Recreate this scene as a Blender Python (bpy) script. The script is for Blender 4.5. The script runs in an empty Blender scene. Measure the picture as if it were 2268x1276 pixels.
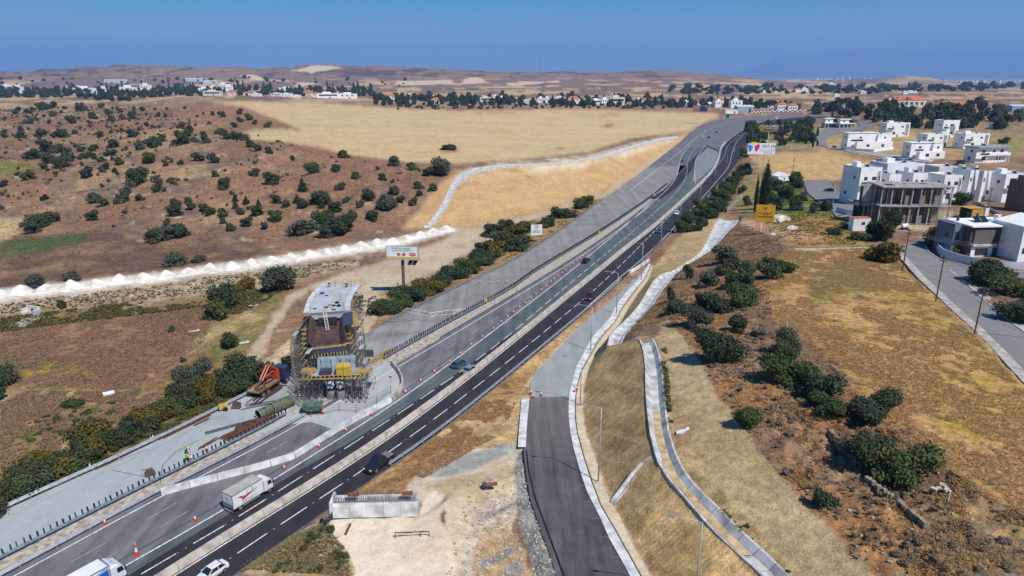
import bpy, bmesh, math, random
import numpy as np
from mathutils import Vector, Matrix, geometry as mgeo
from mathutils.bvhtree import BVHTree
random.seed(7); rng = np.random.default_rng(7)
S = bpy.context.scene
COL = S.collection
# ------------------------------------------------------------------ camera
CAMZ = 55.0; FPX = 1500.0; HY = 170.0          # drone height above the motorway, focal length and horizon in photo pixels
PIT = math.atan((638 - HY) / FPX); SP, CP = math.sin(PIT), math.cos(PIT)
cd = bpy.data.cameras.new("camera"); cam = bpy.data.objects.new("camera", cd); COL.objects.link(cam)
cd.sensor_width = 36.0; cd.lens = FPX / 2268 * 36.0; cd.clip_start = 0.5; cd.clip_end = 120000
cam.location = (0, 0, CAMZ); cam.rotation_euler = (math.pi / 2 - PIT, 0, 0)
S.camera = cam
# ------------------------------------------------------------------ sky and sun
SUN_AZ = math.radians(141); SUN_EL = math.radians(53)   # azimuth clockwise from +Y (view direction)
w = bpy.data.worlds.new("World"); S.world = w; w.use_nodes = True
nt = w.node_tree; bg = nt.nodes["Background"]
sky = nt.nodes.new("ShaderNodeTexSky"); sky.sky_type = 'NISHITA'; sky.sun_disc = False
sky.sun_elevation = SUN_EL; sky.sun_rotation = SUN_AZ; sky.altitude = 150; sky.air_density = 1.0; sky.dust_density = 0.15; sky.ozone_density = 3.0
hs = nt.nodes.new("ShaderNodeHueSaturation"); hs.inputs['Saturation'].default_value = 2.15
nt.links.new(sky.outputs[0], hs.inputs['Color']); nt.links.new(hs.outputs[0], bg.inputs[0])
bg.inputs[1].default_value = 0.085
sd = bpy.data.lights.new("sun", 'SUN'); sun = bpy.data.objects.new("sun", sd); COL.objects.link(sun)
sd.energy = 4.8; sd.angle = math.radians(0.53); sd.color = (1.0, 0.955, 0.88)
to_sun = Vector((math.sin(SUN_AZ) * math.cos(SUN_EL), math.cos(SUN_AZ) * math.cos(SUN_EL), math.sin(SUN_EL)))
sun.rotation_euler = to_sun.to_track_quat('Z', 'Y').to_euler()
sun.location = (60, -60, 120)
vs = S.view_settings; vs.view_transform = 'Standard'; vs.look = 'None'; vs.exposure = 0.0; vs.gamma = 1.0; vs.use_curve_mapping = False
S.cycles.max_bounces = 6; S.cycles.diffuse_bounces = 3; S.cycles.glossy_bounces = 2; S.cycles.transmission_bounces = 3
S.cycles.volume_bounces = 1; S.cycles.transparent_max_bounces = 6
S.cycles.use_denoising = True
# ------------------------------------------------------------------ survey helpers
def ray(px, py):
    u = (px - 1134) / FPX; v = (py - 638) / FPX
    return Vector((u, CP - v * SP, -SP - v * CP))
def at(px, py, z=0.0):
    d = ray(px, py); t = (z - CAMZ) / d.z
    return Vector((d.x * t, d.y * t, z))
def atd(px, py, dist):
    d = ray(px, py)
    return Vector((d.x * dist, d.y * dist, CAMZ + d.z * dist))
def seen(X, Y, Z):
    d = Y * CP + (CAMZ - Z) * SP
    return 1134 + FPX * X / d, 638 + FPX * ((CAMZ - Z) * CP - Y * SP) / d
# ------------------------------------------------------------------ numpy noise
def _h(ix, iy, seed):
    n = (ix.astype(np.int64) * 374761393 + iy.astype(np.int64) * 668265263 + seed * 982451653) & 0x7fffffff
    n = (n ^ (n >> 13)) * 1274126177 & 0x7fffffff
    return ((n ^ (n >> 16)) & 0xffff) / 65535.0
def vnoise(x, y, seed=0):
    ix = np.floor(x); iy = np.floor(y); fx = x - ix; fy = y - iy
    fx = fx * fx * (3 - 2 * fx); fy = fy * fy * (3 - 2 * fy)
    a = _h(ix, iy, seed); b = _h(ix + 1, iy, seed); c = _h(ix, iy + 1, seed); d = _h(ix + 1, iy + 1, seed)
    return (a + (b - a) * fx) * (1 - fy) + (c + (d - c) * fx) * fy
def fbm(x, y, scale, octv=4, seed=0):
    x = np.asarray(x, float) / scale; y = np.asarray(y, float) / scale
    s = 0; a = 0.5; t = 0
    for o in range(octv):
        s = s + a * vnoise(x, y, seed + o * 17); t += a; a *= 0.5; x = x * 2.03 + 11.3; y = y * 2.03 + 5.7
    return s / t * 2 - 1
# ------------------------------------------------------------------ materials
MATS = {}
def _new(name):
    m = bpy.data.materials.new(name); m.use_nodes = True
    return m, m.node_tree, m.node_tree.nodes["Principled BSDF"]
def mat(name, col, rough=0.7, var=0.12, scale=3.0, metal=0.0, spec=0.3, bump=0.0, coord='Object', col2=None):
    """plain surface with noise wear; col2 = second colour of the stains"""
    if name in MATS: return MATS[name]
    m, t, b = _new(name); N = t.nodes; L = t.links
    b.inputs['Roughness'].default_value = rough; b.inputs['Metallic'].default_value = metal
    b.inputs['Specular IOR Level'].default_value = spec
    if var > 0:
        tc = N.new("ShaderNodeTexCoord"); nz = N.new("ShaderNodeTexNoise"); nz.inputs['Scale'].default_value = scale; nz.inputs['Detail'].default_value = 6
        L.new(tc.outputs[coord], nz.inputs['Vector'])
        mx = N.new("ShaderNodeMix"); mx.data_type = 'RGBA'
        c2 = col2 or tuple(c * (1 - 2.2 * var) for c in col); c1 = tuple(min(1, c * (1 + var)) for c in col) if col2 is None else col
        mx.inputs[6].default_value = (*c1, 1); mx.inputs[7].default_value = (*c2, 1)
        rp = N.new("ShaderNodeMapRange"); rp.inputs['From Min'].default_value = 0.38; rp.inputs['From Max'].default_value = 0.68
        L.new(nz.outputs['Fac'], rp.inputs['Value']); L.new(rp.outputs[0], mx.inputs[0]); L.new(mx.outputs[2], b.inputs['Base Color'])
        if bump > 0:
            bp = N.new("ShaderNodeBump"); bp.inputs['Strength'].default_value = bump; bp.inputs['Distance'].default_value = 0.1
            L.new(nz.outputs['Fac'], bp.inputs['Height']); L.new(bp.outputs[0], b.inputs['Normal'])
    else:
        b.inputs['Base Color'].default_value = (*col, 1)
    MATS[name] = m
    return m
def leafmat(name, col, col2, trans=0.25):
    """foliage: each leaf clump its own tint between two leaf colours"""
    if name in MATS: return MATS[name]
    m, t, b = _new(name); N = t.nodes; L = t.links
    g = N.new("ShaderNodeNewGeometry"); oi = N.new("ShaderNodeObjectInfo")
    mx = N.new("ShaderNodeMix"); mx.data_type = 'RGBA'; mx.inputs[6].default_value = (*col, 1); mx.inputs[7].default_value = (*col2, 1)
    ad = N.new("ShaderNodeMath"); ad.operation = 'MULTIPLY_ADD'; ad.inputs[1].default_value = 0.65
    L.new(g.outputs['Random Per Island'], ad.inputs[0])
    m2 = N.new("ShaderNodeMath"); m2.operation = 'MULTIPLY'; m2.inputs[1].default_value = 0.35
    L.new(oi.outputs['Random'], m2.inputs[0]); L.new(m2.outputs[0], ad.inputs[2]); L.new(ad.outputs[0], mx.inputs[0])
    L.new(mx.outputs[2], b.inputs['Base Color']); b.inputs['Roughness'].default_value = 0.75; b.inputs['Specular IOR Level'].default_value = 0.15
    tr = N.new("ShaderNodeBsdfTranslucent"); L.new(mx.outputs[2], tr.inputs['Color'])
    ms = N.new("ShaderNodeMixShader"); ms.inputs[0].default_value = trans
    L.new(b.outputs[0], ms.inputs[1]); L.new(tr.outputs[0], ms.inputs[2]); L.new(ms.outputs[0], N["Material Output"].inputs['Surface'])
    MATS[name] = m
    return m
# ------------------------------------------------------------------ mesh builder
class MB:
    def __init__(s): s.v = []; s.f = []
    def add(s, vs, fs):
        o = len(s.v); s.v += [tuple(p) for p in vs]; s.f += [tuple(i + o for i in f) for f in fs]; return s
    def box(s, c, d, rz=0.0, M=None):
        x, y, z = d[0] / 2, d[1] / 2, d[2] / 2; cr, sr = math.cos(rz), math.sin(rz)
        vs = []
        for dz in (-z, z):
            for dx, dy in ((-x, -y), (x, -y), (x, y), (-x, y)):
                p = Vector((c[0] + dx * cr - dy * sr, c[1] + dx * sr + dy * cr, c[2] + dz)); vs.append(M @ p if M else p)
        return s.add(vs, [(0, 3, 2, 1), (4, 5, 6, 7), (0, 1, 5, 4), (1, 2, 6, 5), (2, 3, 7, 6), (3, 0, 4, 7)])
    def b2(s, x0, x1, y0, y1, z0, z1):
        return s.box(((x0 + x1) / 2, (y0 + y1) / 2, (z0 + z1) / 2), (x1 - x0, y1 - y0, z1 - z0))
    def hexa(s, a, b):
        """a, b: two quads (bottom, top) of four points each"""
        return s.add(list(a) + list(b), [(0, 3, 2, 1), (4, 5, 6, 7), (0, 1, 5, 4), (1, 2, 6, 5), (2, 3, 7, 6), (3, 0, 4, 7)])
    def bar(s, p0, p1, r, n=4, r1=None):
        p0 = Vector(p0); p1 = Vector(p1); d = (p1 - p0)
        if d.length < 1e-6: return s
        d.normalize(); up = Vector((0, 0, 1)) if abs(d.z) < 0.95 else Vector((1, 0, 0))
        a = d.cross(up).normalized(); b = d.cross(a); r1 = r if r1 is None else r1
        vs = []
        for p, rr in ((p0, r), (p1, r1)):
            for i in range(n):
                t = 2 * math.pi * (i + 0.5) / n; vs.append(p + a * (math.cos(t) * rr) + b * (math.sin(t) * rr))
        return s.add(vs, [(i, (i + 1) % n, n + (i + 1) % n, n + i) for i in range(n)] + [tuple(range(n - 1, -1, -1)), tuple(range(n, 2 * n))])
    def tube(s, pts, r, n=6):
        for a, b in zip(pts[:-1], pts[1:]): s.bar(a, b, r, n)
        return s
    def prism(s, poly, z0, z1):
        n = len(poly)
        return s.add([(p[0], p[1], z0) for p in poly] + [(p[0], p[1], z1) for p in poly],
                     [tuple(range(n - 1, -1, -1)), tuple(range(n, 2 * n))] + [(i, (i + 1) % n, n + (i + 1) % n, n + i) for i in range(n)])
    def sideprism(s, poly, y0, y1):
        """poly in (x, z), extruded along y"""
        n = len(poly)
        return s.add([(p[0], y0, p[1]) for p in poly] + [(p[0], y1, p[1]) for p in poly],
                     [tuple(range(n)), tuple(range(2 * n - 1, n - 1, -1))] + [(i, n + i, n + (i + 1) % n, (i + 1) % n) for i in range(n)])
    def sweep(s, pts, prof, closed=True, cap=True):
        """profile [(side, up)] swept along 3D points"""
        n = len(prof); o = len(s.v); P = [Vector(p) for p in pts]
        for i, p in enumerate(P):
            d = (P[min(i + 1, len(P) - 1)] - P[max(i - 1, 0)]); d.z = 0; d.normalize(); r = Vector((d.y, -d.x, 0))
            for a, b in prof: s.v.append(tuple(p + r * a + Vector((0, 0, b))))
        for i in range(len(P) - 1):
            for k in range(n if closed else n - 1):
                k2 = (k + 1) % n
                s.f.append((o + i * n + k, o + i * n + k2, o + (i + 1) * n + k2, o + (i + 1) * n + k))
        if cap and closed:
            s.f.append(tuple(o + k for k in range(n - 1, -1, -1))); s.f.append(tuple(o + (len(P) - 1) * n + k for k in range(n)))
        return s
    def mesh(s, name, m, smooth=False):
        me = bpy.data.meshes.new(name); me.from_pydata(s.v, [], s.f)
        if m: me.materials.append(m)
        if smooth: me.polygons.foreach_set('use_smooth', [True] * len(me.polygons))
        me.update()
        return me
    def build(s, name, m, parent=None, smooth=False):
        return link(name, s.mesh(name, m, smooth), parent)
def link(name, me, parent=None):
    o = bpy.data.objects.new(name, me); COL.objects.link(o)
    if parent is not None: o.parent = parent
    return o
def tag(o, label, cat, group=None):
    o['label'] = label; o['category'] = cat
    if group: o['group'] = group
    return o
def thing(name, label, cat, loc=(0, 0, 0), rz=0.0, group=None):
    o = bpy.data.objects.new(name, None); COL.objects.link(o); o.empty_display_size = 0.2
    o.location = loc; o.rotation_euler = (0, 0, rz)
    return tag(o, label, cat, group)
def struct(o): o['kind'] = 'structure'; return o
def copy_tree(o, parent=None):
    c = o.copy(); COL.objects.link(c)
    if parent is not None: c.parent = parent
    for ch in o.children: copy_tree(ch, c)
    return c
def text_mesh(txt, size, m, depth=0.01):
    cu = bpy.data.curves.new("lettering", 'FONT'); cu.body = txt; cu.size = size; cu.extrude = depth; cu.align_x = 'CENTER'; cu.align_y = 'CENTER'
    o = bpy.data.objects.new("lettering", cu); COL.objects.link(o)
    dg = bpy.context.evaluated_depsgraph_get(); me = bpy.data.meshes.new_from_object(o.evaluated_get(dg))
    bpy.data.objects.remove(o); me.materials.clear(); me.materials.append(m)
    return me
ORD = ['first', 'second', 'third', 'fourth', 'fifth', 'sixth', 'seventh', 'eighth', 'ninth', 'tenth', 'eleventh', 'twelfth', 'thirteenth', 'fourteenth', 'fifteenth', 'sixteenth', 'seventeenth', 'eighteenth', 'nineteenth']
def nth(i):
    if i < 19: return ORD[i]
    n = i + 1; return f"{n}{'th' if 10 < n % 100 < 20 else {1: 'st', 2: 'nd', 3: 'rd'}.get(n % 10, 'th')}"
# ================================================================== TERRAIN: breaklines -> TIN -> ground sheet
def wl(pts, z=0.0): return [at(p[0], p[1], p[2] if len(p) > 2 else z) for p in pts]
def spline(P, step=4.0, grow=0.02):
    """Catmull-Rom through points, resampled, coarser with distance from the camera"""
    P = [Vector(p) for p in P]; Q = []
    for i in range(len(P) - 1):
        p0 = P[i - 1] if i > 0 else P[0] * 2 - P[1]; p1 = P[i]; p2 = P[i + 1]; p3 = P[i + 2] if i + 2 < len(P) else P[-1] * 2 - P[-2]
        L = (p2 - p1).length; n = max(1, int(L / (step + grow * p1.length)))
        def kn(a, b): return max(1e-3, (b - a).length) ** 0.5
        t0 = 0; t1 = t0 + kn(p0, p1); t2 = t1 + kn(p1, p2); t3 = t2 + kn(p2, p3)
        for k in range(n):
            t = t1 + (t2 - t1) * k / n
            A1 = p0 * ((t1 - t) / (t1 - t0)) + p1 * ((t - t0) / (t1 - t0)); A2 = p1 * ((t2 - t) / (t2 - t1)) + p2 * ((t - t1) / (t2 - t1)); A3 = p2 * ((t3 - t) / (t3 - t2)) + p3 * ((t - t2) / (t3 - t2))
            B1 = A1 * ((t2 - t) / (t2 - t0)) + A2 * ((t - t0) / (t2 - t0)); B2 = A2 * ((t3 - t) / (t3 - t1)) + A3 * ((t - t1) / (t3 - t1))
            Q.append(B1 * ((t2 - t) / (t2 - t1)) + B2 * ((t - t1) / (t2 - t1)))
    Q.append(P[-1]); return Q
def roadline(px, back=60.0):
    P = wl(px)
    if back > 0: P = [P[0] + (P[0] - P[1]).normalized() * back] + P
    return spline(P)
LA = roadline([(0, 1132), (335, 980), (634, 830), (963, 660), (1126, 581), (1240, 510), (1320, 452), (1370, 421), (1440, 366), (1500, 319), (1535, 289), (1558, 275), (1599, 264.5), (1659, 258), (1765, 254), (1850, 251)])
LB = roadline([(0, 1242), (295, 1093), (567, 957), (800, 825), (980, 724), (1137, 638), (1180, 607), (1327, 517), (1440, 440), (1492, 397), (1523, 366)])
LC = roadline([(32, 1276), (350, 1104), (567, 992), (900, 802), (1175, 638), (1280, 572), (1380, 502), (1440, 456)])
LD = roadline([(282, 1251), (490, 1132), (775, 957), (900, 875), (1217, 638), (1330, 546), (1420, 470), (1478, 419), (1497, 394), (1503, 374), (1510, 345), (1526, 326)])
LE = roadline([(420, 1209), (490, 1168), (810, 964), (900, 905), (1082, 778), (1242, 645), (1330, 572), (1420, 497), (1490, 434), (1514, 404), (1522, 380), (1524, 355), (1534, 335), (1548, 322)])
LF = roadline([(400, 1267), (882, 957), (1285, 638), (1385, 555), (1455, 499), (1530, 430), (1578, 381), (1593, 352), (1600, 326), (1625, 302), (1662, 279.5), (1700, 268), (1765, 260)])
LG = roadline([(500, 1243), (920, 959), (1292, 663), (1365, 597), (1430, 532), (1485, 477), (1549, 414), (1588, 368), (1604, 347), (1613, 322), (1640, 300), (1680, 280), (1720, 268)])
LI = roadline([(1290, 690), (1367, 620), (1437, 560), (1570, 422), (1585, 404), (1613, 370), (1622, 338), (1634, 311), (1659, 290), (1673, 283), (1715, 270)], 0)
LK = roadline([(282, 1276), (400, 1203), (660, 1044), (775, 980), (930, 882), (1050, 800), (1110, 757), (1192, 703)])
LH = roadline([(795, 1084), (967, 964), (1242, 739), (1350, 647), (1400, 601), (1450, 552), (1500, 506), (1572, 431), (1610, 393), (1637, 356), (1650, 325), (1680, 301), (1730, 277), (1765, 266), (1850, 258)])
RZ = [(600, 0), (760, 0), (820, .25), (880, .6), (990, 1.6), (1100, 2.7), (1220, 3.7), (1276, 4.2), (1500, 5.5), (2000, 6)]
def rampz(y):
    for (a, za), (b, zb) in zip(RZ[:-1], RZ[1:]):
        if y <= b: return za + (zb - za) * (y - a) / (b - a) if y > a else za
    return RZ[-1][1]
def rl(pts, dz=0.0): return [at(p[0], p[1], rampz(p[1]) + dz) for p in pts]
PX_RAMP_R = [(1437, 584), (1420, 612), (1392, 642), (1367, 674), (1350, 706), (1325, 733), (1310, 750), (1290, 788), (1275, 815), (1266, 850), (1260, 878), (1259, 920), (1263, 957), (1270, 992), (1285, 1045), (1300, 1090), (1325, 1139), (1350, 1195), (1375, 1239), (1396, 1278), (1450, 1370)]
PX_KERB_O = [(1441, 588), (1428, 616), (1402, 648), (1379, 680), (1362, 712), (1338, 738), (1324, 756), (1304, 792), (1288, 819), (1278, 855), (1274, 888), (1274, 925), (1279, 960), (1290, 1002), (1309, 1062), (1332, 1122), (1362, 1172), (1390, 1222), (1422, 1280), (1480, 1372)]
PX_MARG = [(1447, 592), (1436, 622), (1412, 655), (1390, 688), (1374, 718), (1350, 744), (1334, 765), (1312, 800), (1300, 830), (1293, 865), (1292, 900), (1296, 940), (1304, 970), (1325, 1037), (1347, 1097), (1368, 1134), (1399, 1197), (1440, 1270), (1510, 1372)]
PX_RAMP_L = [(1370, 650), (1290, 716), (1250, 757), (1207, 804), (1185, 825), (1175, 848), (1173, 880), (1168, 920), (1166, 957), (1160, 1000), (1165, 1045), (1175, 1107), (1195, 1165), (1215, 1220), (1233, 1278), (1275, 1370)]
C2L = [(1417, 752, 8.6), (1424, 768, 8.5), (1430, 813, 8.5), (1431, 863, 8.4), (1437, 926, 8.4), (1441, 957, 8.3), (1455, 1014, 8.3), (1462, 1032, 8.3), (1490, 1070, 8.2), (1525, 1110, 8.2), (1562, 1154, 8.1), (1612, 1207, 8.1), (1650, 1236, 8), (1692, 1278, 8), (1780, 1370, 8)]
C2R = [(1445, 749, 8.6), (1453, 763, 8.5), (1462, 793, 8.5), (1467, 828, 8.4), (1471, 875, 8.4), (1481, 957, 8.3), (1495, 1002, 8.3), (1503, 1020, 8.3), (1520, 1052, 8.2), (1550, 1087, 8.2), (1588, 1122, 8.1), (1626, 1162, 8.1), (1675, 1207, 8), (1748, 1276, 8), (1840, 1368, 8)]
C1L = [(1592, 484, 2.6), (1580, 503, 2.8), (1563, 540, 3.1), (1547, 563, 3.3), (1530, 575, 3.5), (1492, 600, 3.7), (1467, 606, 3.8), (1450, 620, 3.9), (1415, 677, 4.3), (1383, 712, 4.7), (1352, 741, 5.0), (1346, 766, 5.1)]
C1R = [(1640, 487, 2.6), (1606, 520, 2.8), (1580, 553, 3.1), (1558, 566, 3.3), (1531, 581, 3.5), (1497, 607, 3.7), (1482, 625, 3.8), (1467, 642, 3.9), (1445, 676, 4.3), (1410, 713, 4.7), (1385, 741, 5.0), (1376, 762, 5.1)]
ST_L = [(1975, 545), (1985, 564), (2003, 582), (2035, 619), (2070, 651), (2115, 694), (2161, 735), (2268, 850), (2420, 1010)]
ST_R = [(2052, 530), (2050, 545), (2057, 558), (2079, 573), (2138, 588), (2190, 598), (2268, 603), (2420, 612)]
ST_R2 = [(2420, 660), (2268, 632), (2150, 613), (2127, 615), (2152, 640), (2184, 669), (2230, 708), (2268, 735), (2420, 850)]
ZS = 11.3
bl = []
def B(P, every=1): bl.append([Vector(p) for p in P[::every]] + ([] if (len(P) - 1) % every == 0 else [Vector(P[-1])]))
dn = Vector((0, 0, -0.15))
B([p + dn for p in LA], 3); B([p + dn for p in LH], 3)
B(rl(PX_RAMP_L, -.15)); B(rl(PX_MARG)); B(wl(C2L)); B(wl(C2R)); B(wl(C1L)); B(wl(C1R))
B([p + dn for p in wl(ST_L, ZS)])
B(wl([(1485, 705, 8.2), (1525, 765, 9.8), (1560, 812, 10.5), (1640, 940, 10.6), (1700, 1010, 10.6), (1760, 1080, 10.5), (1850, 1180, 10.4), (1950, 1276, 10.4), (2060, 1380, 10.4)]))
B(wl([(1720, 560, 11), (1697, 640, 11.5), (1712, 712, 12), (1800, 762, 12.3), (1880, 850, 12.5), (1980, 940, 12.6), (2060, 1010, 12.6), (2160, 1090, 12.6), (2268, 1140, 12.6), (2500, 1250, 12.6)]))
B(wl([(1921, 1056, 12.0), (1951, 1079, 12.0), (2001, 1114, 11.9), (2051, 1156, 11.7)])); B(wl([(1908, 1058, 10.7), (1938, 1084, 10.7), (1988, 1121, 10.6), (2040, 1166, 10.6)]))
B(wl([(1840, 952, 12.2), (1875, 985, 12.2), (1900, 1005, 12.0)])); B(wl([(1832, 960, 11.2), (1862, 992, 11.2), (1888, 1015, 11.2)]))
# cut bank and field on the far side
B(wl([(915, 508, .3), (1000, 507, .3), (1100, 490, .2), (1200, 467, 0), (1330, 425, 0), (1440, 352, 0), (1490, 318, 0)]))
B(wl([(940, 503, .8), (975, 470, 3.5), (1000, 428, 6.5), (1017, 393, 9.2), (1040, 376, 10.5), (1075, 367, 11), (1200, 358, 10.5), (1330, 341, 9), (1400, 320, 7.5), (1480, 303, 4), (1530, 288, 1)]))
B(wl([(545, 290, 13), (560, 312, 12.5), (620, 325, 12), (760, 343, 12), (900, 363, 11.4), (1000, 364, 11.3), (1040, 366, 11.2)]))
# left verge and the haul road
B(wl([(-150, 1150, -2.2), (0, 1085, -2.2), (180, 1005, -2.2), (310, 945, -2.2), (450, 880, -2), (590, 805, -1.6), (660, 765, -1)]))
B(wl([(-400, 712, -1.2), (0, 662, -1.2), (300, 627, -1), (600, 588, -.6), (870, 545, -.3), (1010, 515, 0)]))
B(wl([(-400, 752, -3), (0, 700, -3), (200, 678, -2.8), (420, 660, -2.4), (600, 640, -1.8), (720, 625, -1)]))
B(wl([(-400, 690, -1.2), (0, 642, -1.2), (300, 610, -1), (600, 572, -.6), (870, 530, -.3), (1000, 505, 0.2)]))
# foreground pad
B(wl([(380, 1400, 1.5), (540, 1265, 1.8), (600, 1224, 2.0), (660, 1187, 2.4), (722, 1156, 3.6)]))
ABUT = [at(737, 1142, 5), at(925, 1138, 5)]
B(ABUT); abd = (ABUT[1] - ABUT[0]).normalized(); abn = Vector((-abd.y, abd.x, 0))
B([p + abn * 2.6 + Vector((0, 0, -4.6)) for p in ABUT])
pts = wl([(735, 1180, 5), (780, 1280, 5), (985, 1170, 5), (990, 1280, 5), (650, 1280, 3.2), (720, 1230, 4.2), (960, 1120, 4.6), (900, 1078, 2.0), (960, 1032, 1.2), (1050, 960, .8), (1120, 900, .5), (1100, 1000, 1.4), (1000, 1090, 3.4), (1050, 1140, 3.5), (1080, 1200, 3.6), (1100, 1280, 3.8),
          (1135, 1000, 1.2), (1132, 1110, 2.2), (1150, 1200, 3), (1168, 1280, 3.4), (400, 1600, 4), (900, 1600, 5), (1300, 1600, 5.6), (1700, 1600, 8), (2200, 1600, 11), (2700, 1600, 12), (1130, 940, .6),
          (1402, 742, 6.8), (1500, 660, 7.0), (1550, 620, 6.8), (1600, 560, 6.2), (1640, 530, 6.6), (1700, 520, 9.5), (1560, 480, 1.5), (1600, 440, 1.2), (1640, 400, 1.5), (1660, 470, 5.5),
          (1760, 520, 10), (1850, 540, 11), (1900, 600, 11.6), (1900, 760, 12.3), (2050, 760, 12), (2150, 900, 12.2), (2000, 650, 11.8),
          (1720, 450, 6.5), (1700, 380, 3.5), (1800, 480, 8.5), (1850, 450, 7.5), (1820, 400, 5.5), (1900, 480, 9.5), (2050, 500, 10.5), (2120, 560, 11.3), (2268, 560, 11.5), (2500, 560, 11.5), (2268, 470, 10.5), (2150, 450, 9.5), (2500, 450, 10.5), (2180, 700, 11.3), (2268, 690, 11.3), (2500, 750, 11.3),
          (1750, 350, 3), (1850, 340, 3.5), (2000, 350, 5), (2268, 380, 8), (2500, 380, 8), (1700, 300, 1.5), (1800, 290, 2), (1900, 290, 3.5), (2050, 300, 5), (2268, 310, 7), (2500, 310, 7), (1780, 262, 2.5), (1850, 265, 3), (1900, 268, 5)])
pts += [atd(*q) for q in [(2015, 240, 800), (2090, 244, 790), (1960, 248, 780), (2160, 252, 800), (2268, 262, 790), (2500, 262, 790), (1900, 240, 950), (2015, 225, 1050), (2268, 235, 1100), (2500, 235, 1100), (1800, 240, 1150), (1700, 243, 1200)]]
pts += wl([(-400, 850, -3), (0, 850, -3), (250, 800, -3), (450, 740, -2.8), (560, 720, -2), (-300, 1000, -2.8), (100, 930, -2.8), (400, 860, -2.6), (-400, 600, -2.2), (0, 600, -2.2), (300, 570, -2), (550, 545, -1.4), (780, 520, 0.2),
          (-500, 500, -1.5), (100, 500, -1.8), (300, 495, -1), (450, 480, 1), (600, 520, -.6), (750, 505, .6), (860, 490, 1.6), (900, 440, 5.5), (930, 410, 8.5), (960, 385, 10.6),
          (-500, 420, .5), (0, 440, 0), (150, 440, 1), (300, 430, 4), (450, 420, 7), (600, 400, 8.6), (750, 385, 10), (880, 385, 10.8), (600, 460, 3.6), (750, 450, 5),
          (-500, 330, 2), (50, 380, 2), (200, 370, 5), (350, 360, 8.5), (480, 335, 11), (530, 318, 12), (0, 310, 2), (150, 300, 5), (300, 300, 9), (450, 262, 18.5), (540, 240, 16), (600, 262, 14.5), (665, 288, 13.2),
          (-500, 260, 4), (0, 255, 5), (100, 250, 6), (200, 248, 6), (280, 238, 12), (340, 222, 19), (400, 218, 24), (470, 223, 18),
          (700, 228, 13), (900, 240, 10), (1050, 245, 8), (1200, 243, 5), (1400, 246, 3), (1580, 252, 1), (800, 280, 12), (1000, 300, 10.5), (1200, 310, 8), (1400, 280, 3.5), (1150, 262, 6.5)])
for x in range(-700, 3000, 140):
    left = x < 1650
    if x < 840: pts.append(atd(x, 214, 1520))
    elif x < 1650: pts.append(atd(x, 228, 1340))
    pts.append(atd(x, 203, 2100)); pts.append(atd(x, 196 if left else 196, 2700 if left else 3000))
    pts.append(atd(x, 186 if left else 187, 3250 if left else 4600))
    if not left: pts += [atd(x, 181.5, 7500), atd(x, 176, 14500)]
SIL = [(-700, 160), (-300, 158), (0, 157), (60, 159), (130, 155), (185, 151), (205, 139), (300, 143), (380, 146), (440, 146), (500, 146), (560, 150), (620, 153), (680, 146), (760, 147), (900, 150), (1000, 152), (1100, 157), (1200, 160), (1300, 162), (1400, 158), (1480, 160), (1560, 163), (1640, 169.5), (1690, 176)]
B([atd(x, y, 4000) for x, y in SIL]); B([atd(x, y * .35 + 118, 3600) for x, y in SIL])
B([atd(x, y + 6, 5200) for x, y in SIL])
B([atd(x, y, 5000) for x, y in [(1880, 186), (1940, 183), (1985, 172), (2025, 167.5), (2060, 171), (2090, 180), (2150, 186)]])
for x in range(-900, 3300, 300): pts += [Vector((ray(x, 172).x * 30000, 30000, 0)), Vector((ray(x, 172).x * 45000, 45000, 0))]
pts += [Vector((x, 5, 2)) for x in (-150, -60, 20, 60, 150)] + [Vector((-400, 60, -3)), Vector((400, 60, 12)), Vector((-900, 300, 2)), Vector((900, 400, 8)), Vector((-60000, 45000, 0)), Vector((60000, 45000, 0)), Vector((-3000, 500, 5)), Vector((3000, 500, 8))]
# constrained triangulation
V2, ZZ, ED = [], [], []
for P in bl:
    for i, p in enumerate(P):
        if i: ED.append((len(V2) - 1, len(V2)))
        V2.append(Vector((p.x, p.y))); ZZ.append(p.z)
for p in pts: V2.append(Vector((p.x, p.y))); ZZ.append(p.z)
ov, oe, of, ovi, oei, ofi = mgeo.delaunay_2d_cdt(V2, ED, [], 0, 1e-4)
tz = [np.mean([ZZ[k] for k in src]) if src else None for src in ovi]
nb = {}
for a, b_ in oe: nb.setdefault(a, []).append(b_); nb.setdefault(b_, []).append(a)
for _ in range(4):
    for i, z in enumerate(tz):
        if z is None:
            q = [(tz[k], 1 / max(.1, (ov[k] - ov[i]).length)) for k in nb.get(i, []) if tz[k] is not None]
            if q: tz[i] = sum(a * b_ for a, b_ in q) / sum(b_ for a, b_ in q)
TV = [Vector((p.x, p.y, tz[i] or 0.0)) for i, p in enumerate(ov)]
TIN = BVHTree.FromPolygons(TV, [tuple(f) for f in of])
N_CROSS = sum(1 for s_ in ovi if not s_)
def zat(x, y):
    h = TIN.ray_cast(Vector((x, y, 3000)), Vector((0, 0, -1)))
    return h[0].z if h[0] else 0.0
def gp(px, py):
    """ground point seen at a photo pixel"""
    h = TIN.ray_cast(Vector((0, 0, CAMZ)), ray(px, py).normalized())
    return h[0] if h[0] else at(px, py, 0)
def W2(pxs): return np.array([gp(*p)[:2] for p in pxs])
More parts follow.
